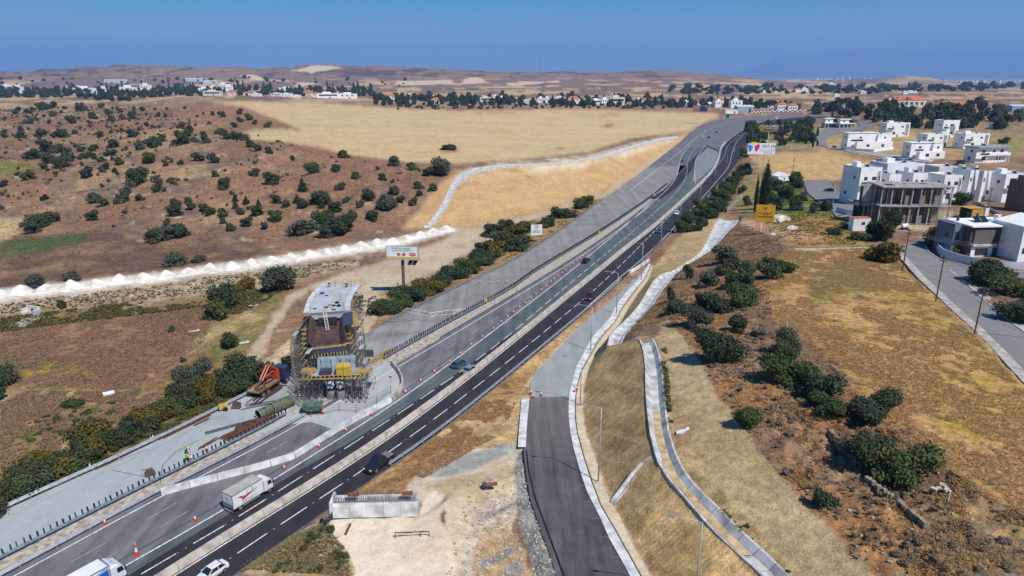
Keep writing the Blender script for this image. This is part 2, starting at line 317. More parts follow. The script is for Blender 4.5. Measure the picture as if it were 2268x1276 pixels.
# ---- grid
NA, TH0 = 1060, math.radians(49)
th = np.linspace(-TH0, TH0, NA)
el = np.linspace(math.radians(56), math.radians(0.9), 600)
r = np.concatenate([45 / np.tan(el), np.linspace(2900, 4600, 95), np.geomspace(4700, 42000, 26)])
NR = len(r)
GX = np.outer(r, np.sin(th)); GY = np.outer(r, np.cos(th))
gx, gy = GX.ravel(), GY.ravel(); RR = np.repeat(r, NA)
rc = TIN.ray_cast; DWN = Vector((0, 0, -1))
gz = np.array([(h[0].z if h[0] else 0.0) for h in (rc((x, y, 3000.0), DWN) for x, y in zip(gx.tolist(), gy.tolist()))])
def inpoly(X, Y, poly):
    poly = np.asarray(poly); m = np.zeros(X.shape, bool)
    x0, y0 = poly.min(0); x1, y1 = poly.max(0)
    k = np.nonzero((X >= x0) & (X <= x1) & (Y >= y0) & (Y <= y1))[0]
    xs, ys = X[k], Y[k]; ins = np.zeros(len(k), bool)
    for i in range(len(poly)):
        ax, ay = poly[i - 1]; bx, by = poly[i]
        if ay == by: continue
        c = ((ay > ys) != (by > ys)) & (xs < (bx - ax) * (ys - ay) / (by - ay) + ax)
        ins ^= c
    m[k] = ins
    return m
def xy(P): return np.array([(p[0], p[1]) for p in P])
HWYPOLY = np.concatenate([xy(LA), xy(LH)[::-1]])
RAMPPOLY = np.concatenate([xy(rl(PX_RAMP_L)), xy(rl(PX_MARG))[::-1]])
CH2P = np.concatenate([xy(wl(C2L)), xy(wl(C2R))[::-1]]); CH1P = np.concatenate([xy(wl(C1L)), xy(wl(C1R))[::-1]])
STP = np.concatenate([xy(wl(ST_L, ZS)), xy(wl(ST_R2, ZS))[::-1], xy(wl(ST_R, ZS))[::-1]])
eng = inpoly(gx, gy, HWYPOLY) | inpoly(gx, gy, RAMPPOLY) | inpoly(gx, gy, CH2P) | inpoly(gx, gy, CH1P)
hard = eng.copy()
def blur(a, n):
    for _ in range(n):
        a[1:-1] = (a[:-2] + 2 * a[1:-1] + a[2:]) / 4; a[:, 1:-1] = (a[:, :-2] + 2 * a[:, 1:-1] + a[:, 2:]) / 4
    return a
free = blur((~eng).astype(float).reshape(NR, NA), 3).ravel(); free = np.clip(free * 2 - 1, 0, 1)
gz0 = gz.copy()
# facets melted together on natural ground
sm = blur(gz.reshape(NR, NA).copy(), 14).ravel()
near_right = inpoly(gx, gy, W2([(1300, 620), (1700, 480), (2600, 700), (2600, 1290), (2000, 1290), (1300, 1290)]))
gz = gz0 + (sm - gz0) * free * np.where(near_right, .55, 1) * (RR < 3400)
far = np.clip((RR - 500) / 1500, 0, 1)
ridge = np.clip((RR - 2200) / 900, 0, 1) * np.clip((5600 - RR) / 900, 0, 1) * (gx < .33 * RR)
gz += free * (fbm(gx, gy, 28, 3, 1) * .45 + fbm(gx, gy, 5, 3, 2) * .16 + fbm(gx, gy, 1.1, 2, 3) * .07 * (RR < 260))
hill = inpoly(gx, gy, W2([(0, 235), (330, 228), (540, 310), (900, 375), (900, 470), (600, 530), (250, 520), (-300, 520), (-300, 250)]))
hillm = blur(hill.astype(float).reshape(NR, NA), 20).ravel()
gz += hillm * (np.abs(fbm(gx, gy, 95, 3, 6)) * 9.0 - 2.4 + np.abs(fbm(gx, gy, 30, 3, 8)) * 2.6 - .6)
nearh = blur(inpoly(gx, gy, HWYPOLY).astype(float).reshape(NR, NA), 2).ravel()
gz -= np.clip(nearh * 2, 0, 1) * np.clip((RR - 350) / 200, 0, 1) * 1.0
gz += far * free * fbm(gx, gy, 260, 4, 4) * 3.0 * (1 - ridge) + ridge * (((1 - np.abs(fbm(gx, gy, 620, 4, 5))) ** 2 - .62) * 16 + np.abs(fbm(gx, gy, 170, 3, 9)) * 14 - 3)
rk = inpoly(gx, gy, W2([(1700, 900), (1850, 880), (2060, 1010), (2268, 1130), (2600, 1240), (2600, 1500), (2050, 1370), (1860, 1180), (1740, 1040)])); rk = blur(rk.astype(float).reshape(NR, NA), 6).ravel()
gz += rk * free * ((1 - np.abs(fbm(gx, gy, 6.5, 4, 71))) ** 3 * 1.1 - .5 + fbm(gx, gy, 1.6, 3, 72) * .28)
sc_ = blur(inpoly(gx, gy, W2([(1500, 620), (1700, 520), (1700, 720), (1880, 850), (1700, 1010), (1560, 800)])).astype(float).reshape(NR, NA), 6).ravel(); gz += sc_ * free * (fbm(gx, gy, 4.5, 3, 73) * .45)
# ================================================================== GROUND SHEET: colours of soil, stubble and scrub
gz[inpoly(gx, gy, CH2P) | inpoly(gx, gy, CH1P)] -= 0.95
gz[inpoly(gx, gy, np.concatenate([xy(rl(PX_RAMP_L)), xy(rl(PX_KERB_O))[::-1]]))] -= 0.16
gz[inpoly(gx, gy, STP)] -= 0.22
n1 = fbm(gx, gy, 40, 4, 11); n2 = fbm(gx, gy, 9, 3, 12); n3 = fbm(gx, gy, 2.2, 3, 13); n4 = fbm(gx + 3000, gy, 120, 4, 14)
w1 = fbm(gx, gy, 6, 3, 21); w2 = fbm(gx, gy, 6, 3, 22); W1 = fbm(gx, gy, 60, 3, 23); W2n = fbm(gx, gy, 60, 3, 24); wf1 = fbm(gx, gy, 1.3, 2, 25); wf2 = fbm(gx, gy, 1.3, 2, 26)
grain = np.ones(len(gx))
def C(*c): return np.array(c, float)
def mixc(a, b, t): t = np.clip(t, 0, 1)[:, None]; return a * (1 - t) + b * t
straw, brown, rust, greyb, dusk = C(.42, .29, .165), C(.245, .145, .098), C(.29, .150, .092), C(.155, .118, .10), C(.17, .10, .075)
col = mixc(np.broadcast_to(brown, (len(gx), 3)), straw, .5 + 1.3 * n1 - .25)
col = mixc(col, greyb, 2.2 * n2 - .15); col = mixc(col, C(.50, .40, .28), 3.0 * fbm(gx, gy * 2.2, 12, 4, 15) - 1.15); col = mixc(col, rust, 1.5 * n4 - .1)
# far country: purple-brown ridge, pale stubble fields on the plain
ang = np.arctan2(gx, gy)
cell = vnoise(ang * 34 + W1 * .5, np.log(RR) * 22 + W2n * .6, 31); cell2 = vnoise(ang * 70 + W1 * .5, np.log(RR) * 45, 32)
fr = np.clip((RR - 1150) / 300, 0, 1)
fc = mixc(np.broadcast_to(C(.22, .145, .115), (len(gx), 3)), C(.50, .36, .21), (cell - .50) * 7)
fc = mixc(fc, C(.15, .115, .09), (cell2 - .72) * 6)
big = fbm(gx, gy, 420, 5, 33); slope_hi = np.clip((gz - 30) / 22, 0, 1) * (RR > 2300) * (RR < 6000)
fc = mixc(fc, mixc(np.broadcast_to(C(.255, .17, .13), (len(gx), 3)), C(.36, .25, .18), big * 2.4 - .7), slope_hi)
fc = mixc(fc, C(.11, .08, .075), slope_hi * (fbm(gx, gy, 110, 4, 34) * 3.0 - .15)); fc = mixc(fc, C(.085, .075, .06), slope_hi * (fbm(gx, gy, 34, 3, 36) * 5 - 1.6)); fc = mixc(fc, C(.52, .40, .29), slope_hi * (fbm(gx, gy, 210, 4, 35) * 3.0 - 1.35))  # dark mottles paint relief shade on the ridge, besides its brush spots
col = mixc(col, fc, fr)
def paint(px, c, amp=1.0, c2=None, s=None, t0=0.5, k=1.6, op=1.0, world=None, soft=2, g=None):
    """soil zone: edge wanders by amp metres; second colour broken in by noise s"""
    global col
    P = W2(px) if world is None else np.asarray(world)
    m = inpoly(gx + w1 * amp + wf1 * amp * .5, gy + w2 * amp + wf2 * amp * .5, P)
    if not m.any(): return m
    al = m.astype(np.float32).reshape(NR, NA); ii = np.nonzero(al.any(1))[0]; jj = np.nonzero(al.any(0))[0]
    i0, i1, j0, j1 = max(0, ii[0] - 4), min(NR, ii[-1] + 5), max(0, jj[0] - 4), min(NA, jj[-1] + 5)
    sub_ = blur(al[i0:i1, j0:j1].copy(), soft); al[i0:i1, j0:j1] = sub_; al = al.ravel(); mm_ = al > .02
    cc = np.broadcast_to(C(*c), (mm_.sum(), 3))
    if c2 is not None: cc = mixc(cc, C(*c2), (s[mm_] * k + t0))
    if g is not None: grain[mm_] = grain[mm_] * (1 - al[mm_]) + g * al[mm_]
    o_ = (al[mm_] * op)[:, None]; col[mm_] = col[mm_] * (1 - o_) + cc * o_
    return m
# --- left valley and hill
paint([(-500, 640), (0, 640), (560, 575), (600, 545), (480, 520), (330, 540), (250, 505), (60, 510), (-500, 540)], (.155, .095, .075), 5, (.24, .15, .09), n2, .15)
paint([(20, 530), (100, 515), (215, 518), (160, 545), (60, 560), (-40, 585)], (.085, .12, .045), 5, (.15, .11, .07), n2, .3)
paint([(-60, 365), (60, 360), (90, 375), (40, 395), (-60, 410)], (.30, .25, .06), 4, (.16, .17, .06), n2, .4)
paint([(-300, 470), (0, 478), (60, 480), (30, 500), (20, 530), (-300, 560)], (.50, .37, .21), 3)
paint([(-400, 720), (0, 705), (260, 680), (470, 660), (640, 632), (720, 625), (660, 650), (600, 690), (470, 720), (430, 680), (0, 745), (-400, 780)], (.13, .12, .045), 4, (.28, .19, .09), n2, .35)
paint([(-400, 760), (0, 730), (440, 682), (475, 700), (450, 760), (520, 790), (430, 800), (300, 862), (0, 862), (-400, 880)], (.205, .115, .080), 4, (.27, .17, .095), n1, .4)
paint([(0, 795), (130, 790), (150, 835), (40, 850), (-60, 835)], (.11, .125, .05), 5, (.20, .12, .08), n2, .4)
for q in [(60, 824), (95, 818), (140, 815), (155, 806), (110, 805), (190, 828)]:
    paint([(q[0] - 16, q[1]), (q[0], q[1] - 5), (q[0] + 16, q[1] - 1), (q[0] + 2, q[1] + 5)], (.42, .33, .03), 1.2)
paint([(420, 800), (540, 760), (600, 720), (640, 700), (600, 780), (560, 800), (430, 860), (300, 880), (330, 850)], (.30, .185, .095), 3, (.20, .14, .06), n2, .3)
paint([(-400, 890), (0, 858), (120, 850), (300, 865), (430, 875), (330, 930), (200, 985), (0, 1075), (-200, 1130), (-500, 1100)], (.40, .30, .165), 3, (.27, .175, .085), n2, .45)
for q in [(15, 945), (50, 955), (110, 965), (150, 950), (190, 920), (215, 905), (165, 945), (290, 868), (120, 855), (330, 905), (100, 985), (60, 970)]:
    paint([(q[0] - 22, q[1] + 4), (q[0], q[1] - 7), (q[0] + 24, q[1] - 3), (q[0] + 4, q[1] + 8)], (.11, .14, .045), 1.6)
paint([(330, 880), (430, 868), (440, 885), (360, 905), (330, 925), (260, 955), (240, 940)], (.47, .36, .235), 2)
paint([(0, 1085), (180, 1005), (310, 945), (450, 880), (590, 805), (690, 770), (680, 800), (480, 908), (200, 1035), (0, 1130), (-100, 1180), (-100, 1130)], (.26, .19, .085), 1.5, (.12, .12, .05), n3, .4)
# rubble lane and its foot
paint([(-400, 705), (0, 668), (300, 633), (600, 594), (760, 575), (830, 560), (780, 590), (640, 622), (420, 655), (200, 676), (0, 698), (-400, 745)], (.46, .37, .265), 2, (.20, .17, .10), n3, .25)
paint([(-400, 690), (0, 640), (300, 609), (600, 570), (880, 527), (1000, 502), (1030, 508), (870, 552), (600, 596), (300, 636), (0, 674), (-400, 722)], (.42, .34, .285), .8, (.5, .42, .34), n3, .3)
paint([(-400, 685), (0, 642), (300, 611), (600, 572), (880, 529), (1000, 505), (1020, 510), (870, 547), (600, 588), (300, 628), (0, 664), (-400, 710)], (.80, .76, .69), .6, g=0.3)
# dirt works area, access track
paint([(1010, 512), (1100, 494), (1200, 470), (1330, 428), (1352, 432), (1245, 472), (1120, 512), (1070, 545), (960, 605), (860, 648), (835, 690), (815, 760), (800, 720), (690, 640), (640, 680), (615, 720), (592, 775), (568, 808), (535, 808), (572, 745), (600, 690), (655, 645), (760, 602), (870, 572), (1000, 525)], (.55, .45, .335), 1.5, (.47, .375, .275), n2, .4, g=0.45)
paint([(840, 648), (955, 608), (1060, 550), (1180, 500), (1100, 545), (1000, 620), (860, 700), (830, 720)], (.40, .285, .185), 2, (.30, .22, .10), n2, .3)
paint([(600, 790), (660, 745), (700, 770), (650, 800), (600, 815), (565, 812)], (.52, .40, .27), 1.5)
paint([(660, 640), (600, 690), (570, 740), (530, 800), (460, 790), (430, 760), (480, 720), (580, 660)], (.31, .20, .11), 3, (.19, .17, .07), n2, .35)
paint([(480, 715), (560, 690), (590, 700), (490, 745), (440, 770), (415, 780), (440, 750)], (.48, .37, .22), 1.5, (.3, .22, .1), n2, .3)
paint([(20, 720), (60, 700), (95, 690), (90, 705), (50, 722)], (.60, .56, .46), 1.5, (.35, .33, .2), n3, .4)
# golden field, cut bank
FIELD = [(460, 221), (700, 227.5), (870, 239), (1010, 246), (1200, 244), (1400, 247), (1570, 252), (1600, 256), (1555, 272), (1525, 288), (1480, 296), (1400, 306), (1300, 336), (1150, 352), (1000, 361), (900, 361), (760, 341), (700, 322), (600, 316), (556, 311), (548, 292), (600, 289), (668, 288), (605, 262), (545, 237)]
fm = paint(FIELD, (.61, .44, .285), 1.5, (.53, .38, .205), fbm(gx * .35 + gy * .1, gy, 14, 4, 41), .45, 1.5, g=0.55)
paint(FIELD, (.50, .43, .24), 1.5, (.60, .44, .245), fbm(gx * .25, gy, 24, 3, 42), 1.05, 3.0, op=.55)
for q, sx, sy in [((1345, 278), 18, 3), ((997, 333), 28, 4), ((1240, 328), 14, 2), ((1350, 254), 25, 2), ((1100, 250), 60, 2)]:
    paint([(q[0] - sx, q[1] + sy), (q[0], q[1] - sy), (q[0] + sx, q[1] - sy * .6), (q[0] + sx * .5, q[1] + sy)], (.33, .18, .10), 1.5)
paint([(545, 312), (640, 318), (760, 340), (900, 360), (1000, 362), (1010, 370), (900, 374), (760, 352), (640, 332), (545, 322)], (.27, .15, .095), 1.5)
paint([(890, 508), (930, 462), (962, 420), (985, 398), (1030, 371), (1200, 360), (1330, 343), (1430, 316), (1490, 302), (1548, 287), (1505, 322), (1400, 396), (1330, 427), (1200, 470), (1060, 500), (1000, 509)], (.58, .385, .20), 1, (.50, .32, .16), n2, .4, g=0.5)
paint([(1000, 425), (1022, 392), (1060, 372), (1200, 362), (1330, 347), (1440, 316), (1490, 305), (1440, 335), (1330, 365), (1250, 378), (1120, 392), (1040, 410)], (.60, .42, .24), 1.5, (.42, .25, .12), n2, .25)
paint([(1150, 372), (1260, 358), (1330, 352), (1290, 372), (1190, 384)], (.72, .60, .44), 1.5); paint([(1360, 340), (1480, 306), (1500, 306), (1440, 330), (1380, 350)], (.74, .62, .46), 1.2)
paint([(1330, 338), (1400, 316), (1480, 300), (1490, 303), (1400, 324), (1335, 345), (1200, 360), (1080, 368), (1080, 362), (1200, 352)], (.60, .53, .42), .6, (.30, .25, .14), n2, .2)
paint([(1000, 508), (1060, 502), (1200, 473), (1330, 430), (1440, 358), (1495, 318), (1460, 352), (1345, 436), (1240, 475), (1100, 512)], (.50, .395, .28), .8, g=0.5)
paint([(1100, 512), (1200, 482), (1300, 445), (1340, 438), (1370, 421), (1320, 452), (1240, 508), (1126, 580), (1100, 590), (1080, 560)], (.36, .235, .115), 1.5, (.22, .17, .08), n2, .35)
# --- right-hand side
PLAT = [(1735, 555), (1715, 600), (1702, 650), (1720, 712), (1810, 765), (1890, 850), (1990, 935), (2070, 1010), (2165, 1085), (2268, 1130), (2600, 1240), (2600, 1200), (2268, 862), (2155, 745), (2065, 655), (1998, 590), (1980, 560), (1900, 545), (1800, 548)]
gm = fbm(gx, gy, 16, 4, 51)
hillr = [(1585, 505), (1660, 500), (1720, 520), (1735, 555), (1715, 600), (1702, 650), (1720, 712), (1810, 765), (1890, 850), (1990, 935), (2070, 1010), (2165, 1085), (2268, 1130), (2600, 1240), (2600, 1330), (1960, 1300), (1850, 1185), (1760, 1085), (1640, 945), (1560, 815), (1525, 768), (1480, 705), (1395, 745), (1400, 715), (1450, 676), (1500, 605), (1560, 565), (1600, 525)]
paint(hillr, (.36, .19, .088), .8, (.20, .145, .105), n2, .32, 1.9)
paint(hillr, (.43, .27, .13), .8, (.26, .14, .075), n3, 1.1, 3.2, op=.35)
paint(PLAT, (.47, .265, .128), 1.4, (.31, .22, .072), gm, .33, 1.7)
paint(PLAT, (.52, .365, .17), 1.4, (.36, .225, .085), n3, .9, 2.6, op=.45)
paint([(1790, 590), (1880, 575), (1930, 600), (1890, 660), (1820, 680), (1770, 640)], (.225, .205, .065), 6, (.40, .27, .12), n2, .3, op=.7)
paint([(2060, 830), (2160, 800), (2268, 900), (2268, 1000), (2150, 960), (2080, 900)], (.33, .26, .05), 6, (.40, .25, .10), n2, .35, op=.75)
paint([(1760, 700), (1830, 715), (1960, 850), (2060, 950), (2020, 940), (1890, 830), (1800, 750)], (.33, .145, .065), 4, op=.5)
paint([(2040, 1130), (2268, 1120), (2600, 1240), (2600, 1500), (2000, 1330), (1960, 1260)], (.37, .25, .115), 2, (.20, .15, .10), n3, .45, 2)
# graded slopes
paint([(1440, 600), (1436, 622), (1412, 655), (1374, 718), (1334, 765), (1312, 800), (1293, 865), (1292, 900), (1304, 970), (1325, 1037), (1347, 1097), (1399, 1197), (1440, 1270), (1520, 1390), (1790, 1390), (1690, 1278), (1562, 1154), (1455, 1014), (1437, 926), (1431, 863), (1417, 752), (1350, 766), (1352, 739), (1415, 677), (1450, 620), (1500, 600), (1547, 563), (1590, 485), (1560, 480), (1500, 530)], (.56, .385, .195), .3, (.41, .27, .125), fbm(gx * 1.6 + gy * .5, gy * .3 - gx * .2, 2.5, 3, 91), .35, 1.8, g=0.8)
paint([(1500, 535), (1560, 480), (1590, 487), (1545, 562), (1500, 598), (1470, 605), (1450, 600)], (.47, .345, .19), .8)
paint([(1448, 749), (1480, 705), (1525, 768), (1560, 815), (1640, 945), (1760, 1085), (1850, 1185), (1960, 1300), (2060, 1400), (1850, 1390), (1748, 1276), (1588, 1122), (1503, 1020), (1481, 957), (1467, 828)], (.48, .365, .215), .7, (.39, .29, .16), n2, .35, 1.6, g=0.75)
paint([(1500, 1000), (1560, 1010), (1640, 1130), (1740, 1240), (1790, 1300), (1748, 1276), (1588, 1122), (1520, 1050)], (.47, .345, .19), .9, (.25, .17, .08), n3, .3)
paint([(1470, 840), (1530, 880), (1560, 980), (1500, 1000), (1480, 950)], (.46, .33, .185), 1.5, (.32, .21, .11), n3, .3)
# ramp margin, pad, approach fill
paint(None, (.70, .60, .46), .25, (.60, .49, .35), n3, .35, world=np.concatenate([xy(rl(PX_KERB_O)), xy(rl(PX_MARG))[::-1]]), g=0.4)
paint([(795, 1084), (967, 964), (1242, 739), (1370, 650), (1290, 716), (1207, 804), (1173, 880), (1166, 957), (1160, 1000), (1120, 1000), (1050, 1010), (980, 1060), (920, 1080), (850, 1090)], (.40, .235, .11), .6, (.52, .36, .19), n2, .25, 1.5)
paint([(1100, 905), (1150, 880), (1160, 1000), (1110, 1010), (1060, 985)], (.52, .375, .20), 1.2); paint([(1290, 716), (1250, 757), (1207, 804), (1185, 825), (1170, 845), (1120, 900), (1150, 870), (1175, 850)], (.60, .50, .37), .5)
paint([(900, 1070), (1000, 1010), (1050, 985), (1100, 1000), (1160, 995), (1165, 1045), (1130, 1090), (1060, 1100), (980, 1110), (920, 1105)], (.68, .58, .44), 1, (.52, .38, .22), n2, .35, g=0.5)
paint([(925, 1050), (1000, 1010), (1110, 985), (1150, 985), (1150, 1000), (1040, 1040), (980, 1055)], (.36, .37, .35), .8, (.45, .44, .4), n3, .3)
paint([(940, 1075), (1080, 1040), (1110, 1060), (1060, 1140), (1060, 1290), (970, 1290), (990, 1150)], (.56, .43, .27), 1.2, (.66, .55, .40), n2, .4, g=0.5)
paint([(1060, 1100), (1140, 1080), (1140, 1160), (1175, 1290), (1040, 1290), (1055, 1180)], (.47, .33, .19), 1, (.62, .52, .40), n2, .35)
paint([(1010, 1290), (1045, 1190), (1050, 1130), (1090, 1090), (1140, 1060), (1135, 1110), (1075, 1150), (1060, 1210), (1035, 1290)], (.66, .57, .46), 1, (.45, .36, .28), n3, .3)
paint([(1148, 1000), (1162, 1000), (1167, 1045), (1177, 1107), (1197, 1165), (1217, 1220), (1236, 1280), (1190, 1290), (1160, 1200), (1142, 1110), (1138, 1040)], (.20, .225, .22), .5, (.30, .32, .31), n3, .4)
for q in [[(1060, 1150), (1140, 1110), (1142, 1117), (1065, 1160)], [(1055, 1255), (1135, 1215), (1145, 1225), (1070, 1265)], [(1110, 1265), (1150, 1245), (1160, 1270), (1120, 1285)]]: paint(q, (.28, .29, .29), .5)
paint([(725, 1150), (760, 1138), (925, 1130), (960, 1080), (985, 1090), (975, 1150), (1005, 1200), (1010, 1290), (778, 1290), (770, 1230), (738, 1178)], (.80, .70, .57), .7, (.64, .52, .38), n2, .2, 1.5, g=0.3)
paint([(505, 1276), (560, 1232), (640, 1190), (720, 1152), (738, 1180), (772, 1230), (780, 1290), (480, 1290)], (.54, .41, .25), .8, (.36, .25, .13), n3, .25, 1.9)
paint([(505, 1276), (560, 1232), (640, 1190), (722, 1148), (722, 1165), (640, 1205), (560, 1250), (520, 1290)], (.55, .46, .34), .6)
# gardens and fields by the houses
paint([(1655, 345), (1700, 338), (1830, 335), (1960, 350), (2010, 365), (1900, 372), (1870, 378), (1860, 400), (1790, 405), (1700, 380)], (.56, .39, .19), 1.5, (.48, .32, .15), n2, .4)
paint([(1690, 400), (1780, 398), (1790, 430), (1850, 470), (1845, 505), (1760, 520), (1690, 470)], (.12, .165, .055), 1.5, (.2, .2, .07), n2, .3)
paint([(1700, 475), (1850, 478), (1890, 510), (1930, 540), (1780, 548), (1720, 535)], (.27, .225, .055), 2, (.35, .17, .09), n2, .35)
paint([(1640, 492), (1700, 480), (1735, 505), (1800, 520), (1850, 530), (1760, 532), (1700, 520)], (.48, .31, .2), 1.2)
paint([(1845, 478), (1900, 500), (2000, 510), (2060, 510), (2120, 490), (2110, 470), (1900, 450)], (.46, .38, .29), 1)
paint([(1640, 380), (1690, 380), (1700, 470), (1660, 490), (1625, 470)], (.34, .24, .12), 1.5, (.16, .16, .06), n2, .35)
paint([(1800, 320), (1830, 330), (1900, 338), (2268, 345), (2268, 300), (1900, 290), (1810, 285)], (.37, .26, .14), 2, (.45, .33, .18), n2, .4)
paint([(2120, 300), (2500, 300), (2500, 345), (2130, 345)], (.33, .26, .12), 3, (.24, .21, .09), n2, .3)
paint([(1840, 335), (2000, 352), (2060, 362), (2268, 372), (2268, 385), (2000, 372), (1900, 352)], (.31, .19, .11), 1.5)
paint([(1690, 262), (1780, 262), (1815, 285), (1800, 330), (1660, 330), (1655, 300)], (.17, .17, .075), 2, (.33, .27, .15), n2, .3)
paint([(1830, 268), (1960, 262), (2100, 262), (2268, 270), (2268, 298), (1900, 290)], (.33, .235, .14), 3, (.16, .14, .09), n2, .4)
# pale quarry scars and tracks on the far hills
for q in [[(530, 172), (560, 168), (580, 175), (640, 181), (655, 184), (600, 182), (556, 178)], [(660, 187), (695, 184), (700, 189), (660, 196), (650, 194)], [(640, 158), (700, 147), (760, 150), (690, 163)], [(1025, 176), (1050, 171), (1075, 177), (1085, 186), (1020, 186)], [(880, 178), (1000, 176), (1010, 186), (860, 188)], [(1120, 184), (1230, 178), (1260, 186), (1130, 190)]]:
    paint(q, (.60, .47, .34), 8)
# relief of graded slopes: machine tracks
rel = np.zeros_like(gz)
for P, k, ang_ in [([(1440, 610), (1374, 718), (1304, 970), (1347, 1097), (1440, 1270), (1690, 1278), (1455, 1014), (1431, 863), (1417, 760)], .05, 2.0), ([(1448, 755), (1525, 770), (1640, 945), (1850, 1185), (1960, 1300), (1748, 1276), (1503, 1020), (1467, 828)], .05, .75)]:
    m = inpoly(gx, gy, W2(P)); rel[m] += k * np.sin((gx[m] * math.cos(ang_) + gy[m] * math.sin(ang_)) * 9 + 4 * n2[m]) * (.5 + n3[m])
gz += rel
col *= (1 + (.18 * n3 + .10 * n2) * grain)[:, None]
lum_ = (col * [.3, .5, .2]).sum(1, keepdims=True); col = lum_ + (col - lum_) * 1.04; col *= [1.03, 1.0, .95]
col = np.clip(col, .02, .92)
me = bpy.data.meshes.new("ground")
idx = np.arange(NR * NA).reshape(NR, NA)
quads = np.stack([idx[:-1, :-1], idx[:-1, 1:], idx[1:, 1:], idx[1:, :-1]], -1).reshape(-1, 4)[:, ::-1]
me.vertices.add(len(gx)); me.vertices.foreach_set('co', np.stack([gx, gy, gz], 1).astype(np.float32).ravel())
me.loops.add(quads.size); me.loops.foreach_set('vertex_index', quads.ravel().astype(np.int32))
me.polygons.add(len(quads)); me.polygons.foreach_set('loop_start', (np.arange(len(quads)) * 4).astype(np.int32)); me.polygons.foreach_set('loop_total', np.full(len(quads), 4, np.int32))
me.polygons.foreach_set('use_smooth', np.ones(len(quads), bool))
me.update(); me.validate()
ca = me.attributes.new("soil", 'FLOAT_COLOR', 'POINT'); ca.data.foreach_set('color', np.concatenate([col, grain[:, None]], 1).astype(np.float32).ravel())
m, t, b = _new("soil"); N = t.nodes; L = t.links
a = N.new("ShaderNodeAttribute"); a.attribute_name = "soil"; tc = N.new("ShaderNodeTexCoord")
prev = a.outputs['Color']
for sc, lo, hi in ((.2, .80, 1.2), (0.9, .62, 1.38), (4.2, .60, 1.40)):
    nz = N.new("ShaderNodeTexNoise"); nz.inputs['Scale'].default_value = sc; nz.inputs['Detail'].default_value = 5; nz.inputs['Roughness'].default_value = .65
    L.new(tc.outputs['Object'], nz.inputs['Vector'])
    mr = N.new("ShaderNodeMapRange"); mr.inputs['From Min'].default_value = .32; mr.inputs['From Max'].default_value = .68; mr.inputs['To Min'].default_value = lo; mr.inputs['To Max'].default_value = hi
    L.new(nz.outputs['Fac'], mr.inputs['Value'])
    s1 = N.new('ShaderNodeMath'); s1.operation = 'SUBTRACT'; s1.inputs[1].default_value = 1.0; L.new(mr.outputs[0], s1.inputs[0])
    s2 = N.new('ShaderNodeMath'); s2.operation = 'MULTIPLY_ADD'; s2.inputs[2].default_value = 1.0; L.new(s1.outputs[0], s2.inputs[0]); L.new(a.outputs['Alpha'], s2.inputs[1])
    vm = N.new("ShaderNodeVectorMath"); vm.operation = 'SCALE'; L.new(prev, vm.inputs[0]); L.new(s2.outputs[0], vm.inputs['Scale']); prev = vm.outputs[0]
L.new(prev, b.inputs['Base Color']); b.inputs['Roughness'].default_value = .95; b.inputs['Specular IOR Level'].default_value = .1
bp = N.new("ShaderNodeBump"); bp.inputs['Strength'].default_value = .5; bp.inputs['Distance'].default_value = .25; L.new(nz.outputs['Fac'], bp.inputs['Height']); L.new(bp.outputs[0], b.inputs['Normal'])
me.materials.append(m)
ground = struct(link("ground", me))
GZ2 = gz.reshape(NR, NA); lr = r
def gh(x, y):
    """height of the finished ground sheet"""
    rr = math.hypot(x, y); a_ = math.atan2(x, y)
    i = int(np.searchsorted(lr, rr)) - 1; i = max(0, min(NR - 2, i)); j = (a_ + TH0) / (2 * TH0) * (NA - 1); j = max(0, min(NA - 2.001, j)); jj = int(j)
    f = (rr - lr[i]) / (lr[i + 1] - lr[i]); g = j - jj; f = max(0, min(1, f))
    return float((GZ2[i, jj] * (1 - g) + GZ2[i, jj + 1] * g) * (1 - f) + (GZ2[i + 1, jj] * (1 - g) + GZ2[i + 1, jj + 1] * g) * f)
def onground(px, py):
    p = gp(px, py); return Vector((p.x, p.y, gh(p.x, p.y)))
# far mountains beyond the town
mp = [(1560, 168), (1640, 158), (1690, 141), (1730, 123), (1760, 119), (1800, 123), (1850, 114), (1890, 107), (1950, 110), (2000, 115), (2050, 119), (2100, 123), (2150, 116), (2200, 119), (2268, 111), (2340, 104), (2450, 118), (2600, 130), (2800, 165)]
xs_ = np.linspace(1560, 2800, 160); ys_ = np.interp(xs_, [p[0] for p in mp], [p[1] for p in mp])
vv, ff = [], []; rows = 14
for j in range(rows):
    f = j / (rows - 1); dist = 31000 + 5000 * f
    for i, (x, y) in enumerate(zip(xs_, ys_)):
        top = atd(x, y, 36000).z; n_ = float(fbm(np.array([x * 30.]), np.array([dist]), 2500, 4, 61)[0])
        p = ray(x, 170) * dist; vv.append((p.x, p.y, max(0, top * (f ** .8) * (1 + .25 * n_ * (1 - f)) + 60 * n_ * f)))
for j in range(rows - 1):
    for i in range(159): ff.append((j * 160 + i, j * 160 + i + 1, (j + 1) * 160 + i + 1, (j + 1) * 160 + i))
for i in range(160): vv.append((vv[(rows - 1) * 160 + i][0] * 1.15, vv[(rows - 1) * 160 + i][1] * 1.15, 0))
for i in range(159): ff.append(((rows - 1) * 160 + i, (rows - 1) * 160 + i + 1, rows * 160 + i + 1, rows * 160 + i))
mm = MB(); mm.v = vv; mm.f = ff
struct(mm.build("mountains", mat("mountain_rock", (.20, .16, .13), .95, .2, .0006, spec=.05), smooth=True))
